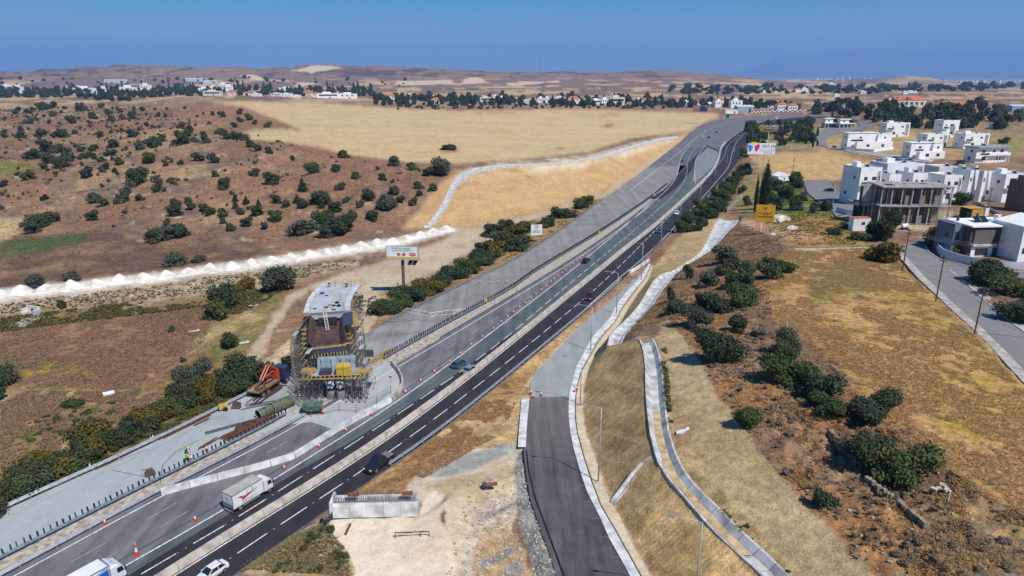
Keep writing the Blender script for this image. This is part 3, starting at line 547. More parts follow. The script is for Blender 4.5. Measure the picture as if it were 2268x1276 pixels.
# ================================================================== ROADS
def resample(P, n):
    P = [Vector(p) for p in P]; d = [0.0]
    for a, b_ in zip(P[:-1], P[1:]): d.append(d[-1] + (b_ - a).length)
    out_ = []; k = 0
    for i in range(n):
        s = d[-1] * i / (n - 1)
        while k < len(d) - 2 and d[k + 1] < s: k += 1
        f = (s - d[k]) / max(1e-9, d[k + 1] - d[k]); out_.append(P[k].lerp(P[k + 1], max(0, min(1, f))))
    return out_
def plen(P): return sum((b_ - a).length for a, b_ in zip(P[:-1], P[1:]))
def every(P, step, start=0.0):
    """points each step metres, with tangent"""
    P = [Vector(p) for p in P]; s = start; acc = 0.0; out_ = []
    for a, b_ in zip(P[:-1], P[1:]):
        L_ = (b_ - a).length
        while s <= acc + L_:
            out_.append((a.lerp(b_, (s - acc) / L_), (b_ - a).normalized())); s += step
        acc += L_
    return out_
def offset(P, o):
    """shift sideways, + to the right of travel"""
    Q = []
    for i, p in enumerate(P):
        d = (P[min(i + 1, len(P) - 1)] - P[max(i - 1, 0)]); d.z = 0; d.normalize(); Q.append(p + Vector((d.y, -d.x, 0)) * o)
    return Q
def cut(P, a, b_):
    """the stretch of a line between two photo-pixel heights (near, far)"""
    return [p for p in P if b_ <= seen(p.x, p.y, p.z)[1] <= a and p.y > 15]
def strip(name, P, Q, dz, m, parent, n=160, cross=1, fold=None):
    P = resample(P, n); Q = resample(Q, n); mb = MB()
    for a, b_ in zip(P, Q):
        for c in range(cross + 1):
            p = a.lerp(b_, c / cross); mb.v.append((p.x, p.y, p.z + dz))
    k = cross + 1
    for i in range(n - 1):
        for c in range(cross): mb.f.append((i * k + c, i * k + c + 1, (i + 1) * k + c + 1, (i + 1) * k + c))
    return mb.build(name, m, parent)
def ribbon(mb, P, wd, dz):
    o = len(mb.v)
    for i, p in enumerate(P):
        d = (P[min(i + 1, len(P) - 1)] - P[max(i - 1, 0)]); d.z = 0; d.normalize(); rt = Vector((d.y, -d.x, 0)) * (wd / 2)
        mb.v += [tuple(p - rt + Vector((0, 0, dz))), tuple(p + rt + Vector((0, 0, dz)))]
    for i in range(len(P) - 1): mb.f.append((o + 2 * i, o + 2 * i + 1, o + 2 * i + 3, o + 2 * i + 2))
def dashes(mb, P, wd, dz, on, per, start=0.0):
    for (a, d) in every(P, per, start): ribbon(mb, [a, a + d * on], wd, dz)
RD = math.radians(27.5)          # heading of the motorway
def roadmat(name, c1, c2, rough=.85, streak=.5, c3=None, y0=0, y1=1, spec=.3, rot=None, sc=(.55, .018, 1)):
    """asphalt: grain, long wheel streaks along the heading; c3 = dust colour that takes over between two distances along the road"""
    m, t, b = _new(name); N = t.nodes; L = t.links; MATS[name] = m
    tc = N.new("ShaderNodeTexCoord"); mp_ = N.new("ShaderNodeMapping"); mp_.inputs['Rotation'].default_value = (0, 0, RD if rot is None else rot); mp_.inputs['Scale'].default_value = sc
    L.new(tc.outputs['Object'], mp_.inputs['Vector'])
    nz = N.new("ShaderNodeTexNoise"); nz.inputs['Scale'].default_value = 1.0; nz.inputs['Detail'].default_value = 4; L.new(mp_.outputs[0], nz.inputs['Vector'])
    n2_ = N.new("ShaderNodeTexNoise"); n2_.inputs['Scale'].default_value = .16; n2_.inputs['Detail'].default_value = 7; n2_.inputs['Roughness'].default_value = .62; L.new(tc.outputs['Object'], n2_.inputs['Vector'])
    n3_ = N.new("ShaderNodeTexNoise"); n3_.inputs['Scale'].default_value = 5; n3_.inputs['Detail'].default_value = 3; L.new(tc.outputs['Object'], n3_.inputs['Vector'])
    ad = N.new("ShaderNodeMath"); ad.operation = 'ADD'; L.new(nz.outputs['Fac'], ad.inputs[0]); L.new(n2_.outputs['Fac'], ad.inputs[1])
    mr = N.new("ShaderNodeMapRange"); mr.inputs['From Min'].default_value = .75; mr.inputs['From Max'].default_value = 1.25; L.new(ad.outputs[0], mr.inputs['Value'])
    mx = N.new("ShaderNodeMix"); mx.data_type = 'RGBA'; mx.inputs[6].default_value = (*c1, 1); mx.inputs[7].default_value = (*c2, 1); L.new(mr.outputs[0], mx.inputs[0])
    o_ = mx.outputs[2]
    if c3:
        sx = N.new("ShaderNodeSeparateXYZ"); L.new(tc.outputs['Object'], sx.inputs[0])
        m3 = N.new("ShaderNodeMapRange"); m3.inputs['From Min'].default_value = y0; m3.inputs['From Max'].default_value = y1
        wob = N.new("ShaderNodeMath"); wob.operation = 'MULTIPLY_ADD'; wob.inputs[1].default_value = (y1 - y0) * 1.4; L.new(n2_.outputs['Fac'], wob.inputs[0]); L.new(sx.outputs['Y'], wob.inputs[2])
        sb = N.new("ShaderNodeMath"); sb.operation = 'SUBTRACT'; sb.inputs[1].default_value = (y1 - y0) * .7; L.new(wob.outputs[0], sb.inputs[0]); L.new(sb.outputs[0], m3.inputs['Value'])
        mx3 = N.new("ShaderNodeMix"); mx3.data_type = 'RGBA'; L.new(m3.outputs[0], mx3.inputs[0]); L.new(o_, mx3.inputs[6])
        m4 = N.new("ShaderNodeMix"); m4.data_type = 'RGBA'; m4.inputs[6].default_value = (*c3, 1); m4.inputs[7].default_value = (*[c * .62 for c in c3], 1); L.new(mr.outputs[0], m4.inputs[0]); L.new(m4.outputs[2], mx3.inputs[7]); o_ = mx3.outputs[2]
    g = N.new("ShaderNodeMapRange"); g.inputs['From Min'].default_value = .3; g.inputs['From Max'].default_value = .7; g.inputs['To Min'].default_value = .86; g.inputs['To Max'].default_value = 1.14; L.new(n3_.outputs['Fac'], g.inputs['Value'])
    vm = N.new("ShaderNodeVectorMath"); vm.operation = 'SCALE'; L.new(o_, vm.inputs[0]); L.new(g.outputs[0], vm.inputs['Scale'])
    L.new(vm.outputs[0], b.inputs['Base Color']); b.inputs['Roughness'].default_value = rough; b.inputs['Specular IOR Level'].default_value = spec
    return m
M_old = roadmat("old_asphalt", (.215, .210, .215), (.108, .107, .116))
M_teal = roadmat("worn_teal_asphalt", (.135, .158, .162), (.075, .090, .096))
M_blk = roadmat("new_asphalt", (.050, .047, .053), (.026, .024, .030), .8, spec=.25)
M_cls = roadmat("dusty_carriageway", (.43, .455, .455), (.355, .385, .39), c3=(.31, .30, .285), y0=100, y1=150)
M_wht = mat("road_paint", (.74, .75, .74), .7, .2, 2.5); M_fade = mat("faded_paint", (.36, .36, .37), .8, .2, 2)
M_grav = mat("median_gravel", (.46, .40, .33), .95, .22, 1.2, bump=.4)
M_conc = mat("concrete", (.56, .55, .53), .85, .14, .8, bump=.15); M_concw = mat("pale_concrete", (.66, .665, .66), .85, .17, .7, bump=.1)
M_concb = mat("beige_concrete", (.52, .46, .40), .9, .16, .9, bump=.15)
hw = struct(strip("highway", LA, LH, 0.0, M_old, None, 260, 4))
LCm = offset(LC, -1.0)
nA = [p for p in LA if p.y <= LB[-1].y - 6]
strip("closed_carriageway", offset(nA, .3), LB, .004, M_cls, hw, 200, 3)
strip("median_strip", LB, [p for p in offset(LC, -1.3)] + [LB[-1] + Vector((.6, -.4, 0))], .008, M_grav, hw, 200, 2)
strip("cone_lane", LD, [p for p in LF if p.y < LD[-1].y + 1], .004, M_teal, hw, 200, 2)
kf = [p for p in LF if p.y <= LK[-1].y + 3]
strip("new_surface", LK, kf, .008, M_blk, hw, 120, 2)
strip("opposite_lanes", LF, offset(LH, -.25), .008, M_blk, hw, 260, 2)
# pale working area round the bridge pier
M_pale = roadmat("pale_concrete_dust", (.46, .48, .475), (.39, .41, .41), .9)
def sheet(name, px, dz, m, parent, z=0.0):
    P = [at(p[0], p[1], p[2] if len(p) > 2 else z) for p in px]
    bm = bmesh.new(); vs_ = [bm.verts.new((p.x, p.y, p.z + dz)) for p in P]; bm.faces.new(vs_); bmesh.ops.triangulate(bm, faces=bm.faces)
    bm.normal_update()
    for f in bm.faces:
        if f.normal.z < 0: f.normal_flip()
    me_ = bpy.data.meshes.new(name); bm.to_mesh(me_); bm.free(); me_.materials.append(m)
    return link(name, me_, parent)
sheet("works_apron", [(560, 965), (640, 920), (720, 905), (760, 880), (800, 830), (860, 802), (880, 822), (889, 848), (880, 868), (850, 897), (800, 922), (735, 950), (690, 935), (640, 940)], .012, M_pale, hw)
# closed triangle beside the crossover
sheet("closed_wedge", [(1532, 405), (1540, 372), (1545, 352), (1560, 334), (1567, 326), (1589, 336), (1588, 348), (1578, 366), (1552, 391)], .016, mat("pale_closed_asphalt", (.23, .255, .26), .85, .12, .3), hw)
sheet("dark_crossover", [(1438, 441), (1470, 420), (1497, 393), (1530, 355), (1562, 326), (1567, 322), (1590, 333), (1589, 338), (1564, 328), (1541, 350), (1534, 375), (1500, 415), (1465, 440)], .012, M_blk, hw)
# painted lines
def lineobj(name, P, wd=.2, dash=None, m=M_wht, dz=.02, start=0):
    mb = MB()
    if dash: dashes(mb, P, wd, dz, dash[0], dash[1], start)
    else: ribbon(mb, P, wd, dz)
    return mb.build(name, m, hw)
lineobj("edge_line", LC); lineobj("edge_line", LD, .22); lineobj("edge_line", LF, .18); lineobj("edge_line", LI, .2)
lineobj("lane_line", LE, .18, (4.2, 6.5), start=2.0); lineobj("lane_line", LG, .18, (4.2, 6.5), start=3.2)
lineobj("lane_stud_line", LE, .14, (.25, 1.08), M_fade, .016); lineobj("lane_stud_line", LG, .14, (.25, 1.08), M_fade, .016)
lineobj("faded_lane_line", roadline([(215, 1213), (352, 1136), (585, 1007), (960, 790), (1115, 695), (1200, 640)]), .15, (4.0, 9.5), M_fade, .016)
lineobj("faded_lane_line", roadline([(337, 1178), (465, 1104), (576, 1040), (990, 803), (1130, 710)]), .15, (4.0, 9.5), M_fade, .016, 4)
lineobj("faded_edge_line", offset(nA, 2.2), .18, None, M_fade, .016)
lineobj("faded_lane_line", offset(nA, 6.2), .15, (4, 10), M_fade, .016)
lineobj("edge_line", roadline([(1398, 420), (1500, 341), (1560, 293), (1599, 275), (1659, 263), (1765, 257.5)], 0), .25)
lineobj("edge_line", roadline([(1540, 408), (1539, 380), (1541, 357), (1553, 335), (1561, 324)], 0), .22); lineobj("edge_line", roadline([(1590, 338), (1588, 352), (1572, 374), (1540, 402)], 0), .22)
lineobj('tar_seam', offset([p for p in LD if p.y < 330], -1.5), .3, None, mat('old_seam', (.10, .10, .105), .85, .15), .012); lineobj('tar_seam', offset([p for p in LE if p.y < 300], -1.6), .22, None, mat('old_seam', (.10, .10, .105)), .013)
# tar seam across the works
M_tar = mat("tar_seam", (.13, .14, .14), .8, .1)
for q in [[(355, 1070), (360, 1030), (390, 1000), (440, 975)], [(250, 1042), (330, 1058), (350, 1060)], [(215, 1040), (260, 1020), (330, 995)], [(800, 758), (880, 742), (940, 735)]]: lineobj("tar_seam", spline(wl(q)), .12, None, M_tar, .024)
# ---- slip road
iL = [p for p in PX_RAMP_L if p[1] >= 875]; iR = [p for p in PX_RAMP_R if p[1] >= 860]
M_slip = roadmat("slip_asphalt", (.150, .138, .140), (.058, .052, .057), c3=(.26, .235, .22), y0=84, y1=122, rot=-.06, sc=(1.1, .022, 1))
slip = struct(strip("slip_road", spline(rl(iL), 3), spline(rl(iR), 3), .0, M_slip, None, 130, 4))
lowL = spline(rl([(1157, 995), (1163, 1045), (1173, 1107), (1192, 1165), (1212, 1222), (1231, 1280), (1272, 1370)], -.06), 3); topL = spline(rl([(1166, 1000), (1171, 1045), (1186, 1107), (1208, 1165), (1229, 1222), (1250, 1280), (1292, 1370)], -.06), 3)
strip("lower_layer", lowL, topL, -.02, M_blk, slip, 80)
lineobj2 = MB(); ribbon(lineobj2, topL, .22, .08); lineobj2.build("joint_line", mat("fresh_tar", (.018, .017, .02), .6, .1), slip)
strip("base_course", spline(rl([p for p in PX_RAMP_L if p[1] <= 885]), 3), spline(rl([p for p in PX_RAMP_R if p[1] <= 885]), 3), -.03, roadmat("grey_base_course", (.37, .385, .375), (.28, .295, .29), .95), slip, 110, 3)
strip("concrete_kerb", spline(rl(PX_RAMP_R), 3), spline(rl(PX_KERB_O), 3), .10, M_concw, slip, 180)
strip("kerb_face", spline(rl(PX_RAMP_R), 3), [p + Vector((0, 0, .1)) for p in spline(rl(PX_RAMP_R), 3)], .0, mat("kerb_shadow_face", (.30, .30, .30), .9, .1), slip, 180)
kb = MB(); ribbon(kb, spline(rl(PX_KERB_O, .11), 3), .14, .01); kb.build("rubber_joint", mat("rubber_joint", (.05, .05, .055), .8, .1), slip)
strip("concrete_kerb", spline(rl([(1155, 882), (1152, 920), (1149, 957), (1147, 990)], .12), 3), spline(rl([(1173, 882), (1169, 920), (1166, 957), (1165, 990)], .12), 3), .0, M_concw, slip, 20)
for (p, d) in every(spline(rl(PX_RAMP_R, .105), 3), 4.0):
    n_ = Vector((d.y, -d.x, 0)); jb = MB(); ribbon(jb, [p, p + n_ * 1.0], .05, .004); jb.build("kerb_joint", mat("kerb_joint", (.33, .33, .33), .9, .05), slip)
# ---- concrete drainage channels
def channel(name, label, Lp, Rp, dep, step=3.0, sed=None, hug=False):
    n = max(4, int(plen(spline(wl(Lp), 2)) / step)); P = resample(spline(wl(Lp), 2), n + 1); Q = resample(spline(wl(Rp), 2), n + 1)
    if hug:
        for p in P + Q: p.z = gh(p.x, p.y) + dep + .12
    root = thing(name, label, "drainage channel")
    for i in range(n):
        mb = MB(); g = .012
        def sec(f):
            a = P[i].lerp(P[i + 1], f); b_ = Q[i].lerp(Q[i + 1], f); wd = (b_ - a).length; u_ = (b_ - a).normalized(); dz = Vector((0, 0, 1))
            jz = Vector((0, 0, .02 * math.sin(i * 12.9)))
            return [a - u_ * .18 - dz * .5, a - u_ * .14 + dz * .05 + jz, a + u_ * .12 + dz * .05 + jz, a + u_ * wd * .28 - dz * dep, b_ - u_ * wd * .28 - dz * dep, b_ - u_ * .12 + dz * .05 + jz, b_ + u_ * .14 + dz * .05 + jz, b_ + u_ * .18 - dz * .5]
        A_, B_ = sec(g), sec(1 - g); o = len(A_)
        mb.add(A_ + B_, [(k, k + 1, o + k + 1, o + k) for k in range(o - 1)])
        mb.build("channel_slab", M_chan, root)
    if sed:
        k0, k1 = int(n * sed[0]), int(n * sed[1]); mb = MB(); A_ = []; B_ = []
        for k in range(k0, k1 + 1):
            wd = (Q[k] - P[k]).length; f = .30 + .05 * math.sin(k * 1.7); g = .70 + .06 * math.sin(k * 2.3)
            A_.append(P[k].lerp(Q[k], f) - Vector((0, 0, dep - .06))); B_.append(P[k].lerp(Q[k], g) - Vector((0, 0, dep - .06)))
        strip("sediment", A_, B_, 0, mat("washed_sand", (.55, .40, .23), .95, .15, 1), root, (k1 - k0) * 2)
    return root
M_chan = mat("channel_concrete", (.55, .545, .535), .9, .18, .6, bump=.15)
channel("drainage_channel", "stepped concrete drainage channel curving down the bare slope above the slip road", C2L, C2R, .75, 2.4, (.42, .86))
channel("drainage_channel", "shorter concrete drainage channel running down beside the motorway lamps", C1L, C1R, .45, 2.6)
channel("drainage_channel", "narrow concrete chute falling diagonally from the drainage channel to the kerb", [(1440, 1012, 7.9), (1425, 1021, 7), (1405, 1040, 6), (1378, 1078, 4.4), (1352, 1112, 2.9)], [(1461, 1019, 8.1), (1437, 1024, 7), (1416, 1046, 6), (1388, 1084, 4.4), (1359, 1117, 2.9)], .2, 1.6)
channel("drainage_channel", "white concrete channel snaking down the edge of the tan cut bank", [(938, 506, .5), (957, 488, 2), (974, 462, 4), (990, 430, 6.4), (999, 408, 8.2), (1018, 385, 10), (1050, 371, 10.9), (1085, 365, 11.1), (1130, 361.5, 11.0), (1200, 357.5, 10.7), (1270, 350, 10.0), (1330, 341, 9.3)], [(949, 508, .5), (970, 488, 2), (988, 462, 4), (1002, 432, 6.4), (1013, 408, 8.2), (1033, 388, 10), (1062, 375, 10.9), (1095, 368.5, 11.1), (1135, 364, 11.0), (1203, 360, 10.7), (1273, 352.5, 10.0), (1332, 343.5, 9.3)], .12, 4, hug=True)
channel("drainage_channel", "thin concrete gutter along the top of the far cut bank", [(1330, 341, 9.2), (1380, 326, 8.2), (1420, 313, 7), (1470, 303, 4.6), (1500, 299, 3)], [(1334, 344, 9.2), (1384, 329, 8.2), (1424, 316, 7), (1474, 306, 4.6), (1504, 302, 3)], .12, 6, hug=True)
# ---- street on the plateau
M_st = roadmat("street_asphalt", (.255, .245, .245), (.20, .19, .19), .9)
SL = [Vector((p.x, p.y, ZS)) for p in wl(ST_L, ZS)]; SR2 = wl(ST_R2, ZS); SR1 = wl(ST_R, ZS)
stp = [Vector((p[0], p[1], ZS)) for p in STP]
def flat(name, P, dz, m, parent=None):
    bm = bmesh.new(); fs = bm.faces.new([bm.verts.new((p[0], p[1], p[2] + dz)) for p in P]); bmesh.ops.triangulate(bm, faces=[fs]); bm.normal_update()
    for f in bm.faces:
        if f.normal.z < 0: f.normal_flip()
    me_ = bpy.data.meshes.new(name); bm.to_mesh(me_); bm.free(); me_.materials.append(m); return link(name, me_, parent)
street = struct(flat("street", stp, 0.0, M_st))
M_pave = mat("pavement_slab", (.47, .43, .38), .9, .16, 1.0)
for (a, d) in every(spline(SL, 3), 2.6):
    n_ = Vector((-d.y, d.x, 0)); jt = .04 * math.sin(a.x * 7); mb = MB()
    mb.hexa([a + Vector((0, 0, -.3)), a + d * 2.52 + Vector((0, 0, -.3)), a + d * 2.52 + n_ * 1.7 + Vector((0, 0, -.3)), a + n_ * 1.7 + Vector((0, 0, -.3))], [a + Vector((0, 0, .12)), a + d * 2.52 + Vector((0, 0, .12)), a + d * 2.52 + n_ * 1.7 + Vector((0, 0, .12 + jt)), a + n_ * 1.7 + Vector((0, 0, .12 + jt))])
    if a.y > 45: mb.build("pavement_slab", M_pave, street)
for Pk in (SR1, SR2):
    mb = MB(); mb.sweep(spline(Pk, 3), [(-.1, -.2), (.1, -.2), (.1, .13), (-.1, .13)]); mb.build("kerb", M_conc, street)
strip("footway", spline(SR2, 3), offset(spline(SR2, 3), -1.8), .11, M_pave, street, 80)
lm = MB(); ribbon(lm, spline([at(2104, 597, ZS), at(2125, 614, ZS)], 2), .15, .012); lm.build("lane_line", M_wht, street)
# neighbourhood lanes
def lane(name, L_, R_, m=M_st, dz=.35):
    P = [onground(*p) for p in L_]; Q = [onground(*p) for p in R_]
    return struct(strip(name, spline(P, 4), spline(Q, 4), dz, m, None, 40, 2))
lane("side_street", [(1780, 402), (1790, 430), (1842, 468), (1850, 482)], [(1835, 400), (1850, 420), (1900, 450), (1930, 468)])
lane("side_street", [(1812, 322), (1805, 306), (1820, 290), (1850, 280), (1900, 282)], [(1835, 328), (1828, 312), (1840, 302), (1870, 294), (1915, 290)])
lane("side_street", [(1835, 328), (1900, 336), (1990, 345), (2070, 356)], [(1815, 322), (1900, 341), (1985, 351), (2060, 362)], M_conc)
lane("side_street", [(1886, 263), (1898, 272), (1905, 285)], [(1902, 262), (1922, 273), (1935, 286)])
# ================================================================== BARRIERS, RAILS, LAMPS, CONES, SIGNS
M_galv = mat("galvanised_steel", (.42, .45, .48), .45, .12, 2, metal=.35, spec=.5); M_rail = mat("weathered_rail", (.20, .235, .26), .5, .15, 1.5, metal=.3)
M_fin = mat("dark_green_plastic", (.030, .045, .045), .6, .1, 3); M_post = mat("steel_post", (.33, .34, .35), .55, .1, 2, metal=.3)
M_red = mat("cone_red", (.62, .045, .03), .6, .1, 4); M_white = mat("reflective_white", (.82, .82, .82), .5, .06, 3); M_orange = mat("amber_plastic", (.80, .33, .02), .5, .08, 3); M_yel = mat("sign_yellow", (.80, .50, .02), .5, .08, 3)
def barrier(name, label, P, m, blk, base, top, h, names="barrier_block"):
    root = thing(name, label, "concrete barrier")
    n = max(1, round(plen(P) / blk)); Q = resample(P, n + 1)
    for i, (a, b_) in enumerate(zip(Q[:-1], Q[1:])):
        d = (b_ - a).normalized(); j = Vector((d.y, -d.x, 0)) * (.025 * math.sin(i * 5.1))
        mb = MB(); mb.sweep([a + d * .03 + j, b_ - d * .03 + j], [(-base / 2, 0), (base / 2, 0), (base / 2, .16), (top / 2, h), (-top / 2, h), (-base / 2, .16)]); mb.build(names, m, root)
    return root
barrier("concrete_barrier", "long beige concrete barrier dividing the two black carriageways", [p for p in offset(LF, -.75) if p.y < 620], M_concb, 6.0, .95, .55, .85)
barrier("concrete_barrier", "white temporary concrete barrier slanting across the lane behind the box truck", spline(wl([(357, 1096), (400, 1084), (480, 1063), (567, 1041), (650, 1016), (733, 964), (800, 925), (866, 890)]), 3), M_concw, 3.6, .62, .34, .95)
barrier("concrete_barrier", "curved stained concrete barrier closing the works area beside the pier", spline(wl([(868, 889), (884, 872), (892, 856), (890, 840), (882, 824), (868, 809)]), 2), mat("stained_concrete", (.47, .43, .38), .9, .25, .8), 1.8, .6, .34, .95)
barrier("concrete_barrier", "short white concrete barrier where the slip road leaves the motorway", spline(wl([(1393, 607), (1415, 594), (1437, 579)]), 2), M_concw, 4.0, .6, .34, .9)
def guardrail(label, P, m, step, beams, fin=None, posth=.8, extra=None, px_far=0):
    root = thing("guardrail", label, "guardrail")
    for off, z, hh in beams:
        mb = MB(); mb.sweep(offset(P, off), [(-.03, z - hh / 2), (.04, z - hh / 4), (-.01, z), (.04, z + hh / 4), (-.03, z + hh / 2), (-.06, z + hh / 2), (-.06, z - hh / 2)]); mb.build("rail_beam", m, root)
    pm = MB().b2(-.06, .06, -.05, .05, 0, posth).mesh("post", M_post)
    for k, (p, d) in enumerate(every(P, step, .5)):
        o = link("post", pm, root); o.location = p; o.rotation_euler = (0, 0, math.atan2(d.y, d.x))
    if fin:
        fm_ = MB().b2(-.055, .055, -.14, .14, .82, .82 + fin[1]).mesh("anti_glare_fin", M_fin)
        for k, (p, d) in enumerate(every(P, fin[0], .3)):
            if k >= 300: break
            o = link("anti_glare_fin", fm_, root); o.location = p; o.rotation_euler = (0, .06 * math.sin(k * 3.3), math.atan2(d.y, d.x) + .2 * math.sin(k * 7.7))
    return root
LBo = offset(LB, .1)
guardrail("dark guardrail with upright fins along the closed carriageway, nearest stretch", [p for p in LBo if 20 < p.y and p.y < at(655, 905).y], M_rail, 3.6, [(0, .62, .32), (.25, .62, .32)], (.75, .62))
guardrail("dark guardrail with upright fins running uphill from the bridge pier", [p for p in LBo if p.y > at(800, 825).y and p.y < at(1520, 366).y], M_rail, 3.6, [(0, .62, .32), (.25, .62, .32)], (.85, .62))
lc1 = offset(LC, -.95)
guardrail("galvanised double guardrail on the gravel median behind the trucks", [p for p in lc1 if 20 < p.y < at(695, 893).y], M_galv, 4.0, [(-.15, .55, .30), (.15, .55, .30)])
guardrail("low guardrail on the gravel median beyond the bridge pier", [p for p in lc1 if at(990, 752).y < p.y < at(1430, 462).y], M_rail, 4.0, [(0, .5, .28)])
guardrail("galvanised double guardrail along the shrubs on the far left verge", [p for p in offset(LA, .45) if 20 < p.y < at(690, 800).y], M_galv, 3.0, [(-.25, .62, .30), (.2, .62, .30)])
guardrail("thin guardrail along the hedge beside the closed carriageway", [p for p in offset(LA, .3) if at(840, 722).y < p.y < at(1345, 437).y], M_rail, 3.6, [(0, .6, .28)])
guardrail("grey guardrail with mesh panels between the black lanes and the slip road", [p for p in offset(LH, -.1) if at(798, 1082).y < p.y < at(1395, 606).y], M_galv, 2.5, [(0, .62, .26), (0, .95, .10)], posth=1.15)
guardrail("purple grey guardrail on the right verge past the slip road", [p for p in offset(LH, -.1) if at(1440, 560).y < p.y < at(1640, 355).y], M_rail, 4, [(0, .62, .30)])
# ---- street lamps
def lamp_proto():
    root = thing("street_lamp", "x", "street lamp", group="grey lamp posts along the slip road and motorway")
    MB().bar((0, 0, 0), (0, 0, 1), .12, 8, .06).build("pole", M_galv, root, True)
    return root
def lamp(p, h, d, label, arm=2.6, heads=1):
    root = thing("street_lamp", label, "street lamp", p, 0, "grey lamp posts along the slip road and motorway")
    d = Vector((d[0], d[1], 0)).normalized()
    MB().bar((0, 0, 0), (0, 0, h), .11, 8, .055).build("pole", M_galv, root, True)
    MB().box((0, 0, .08), (.55, .55, .16)).build("base_block", M_conc, root)
    e = d * arm + Vector((0, 0, h + .35))
    MB().tube([(0, 0, h - .05), tuple(d * .35 + Vector((0, 0, h + .12))), tuple(e)], .05, 6).build("arm", M_galv, root)
    n_ = Vector((-d.y, d.x, 0)); mb = MB(); a = e - d * .1; mb.hexa([a - n_ * .12 - Vector((0, 0, .05)), a + d * .75 - n_ * .16 - Vector((0, 0, .05)), a + d * .75 + n_ * .16 - Vector((0, 0, .05)), a + n_ * .12 - Vector((0, 0, .05))], [a - n_ * .1 + Vector((0, 0, .06)), a + d * .7 - n_ * .1 + Vector((0, 0, .06)), a + d * .7 + n_ * .1 + Vector((0, 0, .06)), a + n_ * .1 + Vector((0, 0, .06))])
    mb.build("lamp_head", mat("lamp_head_grey", (.22, .23, .24), .5, .05), root)
    return root
LAMPS = [(1535, 1372, None), (1325, 1068, 905), (1285, 898, 795), (1308, 778, 680), (1365, 695, 606), (1420, 621, 542), (1462, 560, 490), (1506, 493, 449), (1550, 446, 409), (1583, 405, 379), (1609, 371, 351), (1625, 350, 332), (1641, 306, 297)]
for i, (x, y, ty) in enumerate(LAMPS):
    p = at(x, y, rampz(y)) if y > 570 else at(x, y, 0)
    h = 11.0
    if ty:
        h = min(np.arange(7.5, 12.5, .1), key=lambda q: abs(seen(p.x, p.y, p.z + q)[1] - ty))
    a = min(every(LH, 3), key=lambda q: (q[0] - p).length)[1]; d = (-1, .18) if y > 640 else (-a.y, a.x)
    lamp(p, float(h), d, f"grey lamp post with one arm, {nth(i)} from the bottom edge along the slip road")
for i, (x, y, hh) in enumerate([(1778, 442, 8), (1842, 470, 8), (1844, 452, 8), (1776, 408, 8)]):
    lamp(onground(x, y), hh, (1, .2), f"slim grey street lamp by the car park, {nth(i)} of four", 1.2)
# ---- cones
def cone_proto():
    root = thing("traffic_cone", "x", "traffic cone", group="red and white cones")
    MB().box((0, 0, .03), (.44, .44, .06)).build("base", M_red, root)
    MB().bar((0, 0, .06), (0, 0, .36), .17, 8, .115).build("lower_cone", M_red, root); MB().bar((0, 0, .36), (0, 0, .74), .117, 8, .065).build("white_sleeve", M_white, root); MB().bar((0, 0, .74), (0, 0, .92), .063, 8, .03).build("tip", M_red, root)
    return root
CP_ = cone_proto(); cone_used = [False]
def cone(p, label, s=1.05):
    o = CP_ if not cone_used[0] else copy_tree(CP_)
    cone_used[0] = True; o.location = p; o['label'] = label; o.scale = (s, s, s); o.rotation_euler = (0, 0, random.random() * 3)
    return o
CL = [(303, 1229), (433, 1154), (630, 1040), (707, 992), (766, 956), (823, 920), (866, 890), (898, 871), (932, 846), (962, 826), (996, 804), (1020, 786), (1043, 766), (1069, 749), (1093, 731), (1110, 716), (1124, 704), (1137, 694), (1151, 683), (1163, 674), (1176, 663), (1187, 654), (1199, 645), (1210, 636), (1220, 627), (1228, 621), (1236, 614), (1245, 607), (1253, 600), (1262, 593), (1271, 587), (1278, 581), (1286, 575), (1292, 570), (1299, 564), (1305, 558), (1312, 554)]
for i, q in enumerate(CL): cone(at(*q), f"traffic cone on the cone line, {nth(i)} one counting away from the blue truck", 1.4 if i == 0 else 1.08)
cl = thing("warning_lamp", "amber warning lamp on the tall cone beside the blue and white truck", "warning lamp", at(303, 1229) + Vector((0, 0, 1.4)))
MB().bar((0, 0, 0), (0, 0, .32), .11, 8).build("lens", M_orange, cl)
for q, lb in [((233, 1161), "traffic cone standing against the galvanised median guardrail"), ((200, 1037), "traffic cone at the end of the rusty beam by the shrubs"), ((335, 977), "cone beside its twin at the end of the long rusty beams"), ((340, 973), "second of two touching cones at the end of the rusty beams"), ((458, 998), "traffic cone standing beyond the bending worker by the fins"), ((424, 1018), "traffic cone right beside the crouching worker"), ((716, 916), "traffic cone in front of the green hopper"),
              ((865, 836), "traffic cone inside the curve of the stained barrier"), ((1181, 880), "traffic cone at the start of the new slip road asphalt, outer one"), ((1199, 876), "traffic cone in the middle of the slip road joint"), ((1176, 872), "traffic cone lying near the white concrete kerb end"), ((1272, 868), "traffic cone on the right kerb of the slip road"), ((1277, 863), "cone behind another on the right slip road kerb")]:
    cone(at(q[0], q[1], rampz(q[1]) + .1 if q[0] > 1100 else 0.02), lb)
for i, q in enumerate([(1040, 623), (1063, 626), (1085, 628), (1103, 627), (1122, 627), (1141, 627)]): cone(at(*q), f"cone in the row across the closed carriageway, {nth(i)} from the hedge", 1.1)
k = 0
for P in (roadline([(1447, 436), (1470, 420), (1492, 400), (1500, 388)], 0), roadline([(1535, 402), (1538, 380), (1542, 358), (1552, 338)], 0), roadline([(1541, 403), (1548, 398), (1556, 392)], 0), roadline([(1601, 318), (1625, 300), (1662, 277.5)], 0)):
    for (p, d) in every(P, 7 if p.y < 500 else 9, 0): cone(p, f"tiny cone at the distant lane crossover, {nth(k)} counting away", 1.3); k += 1
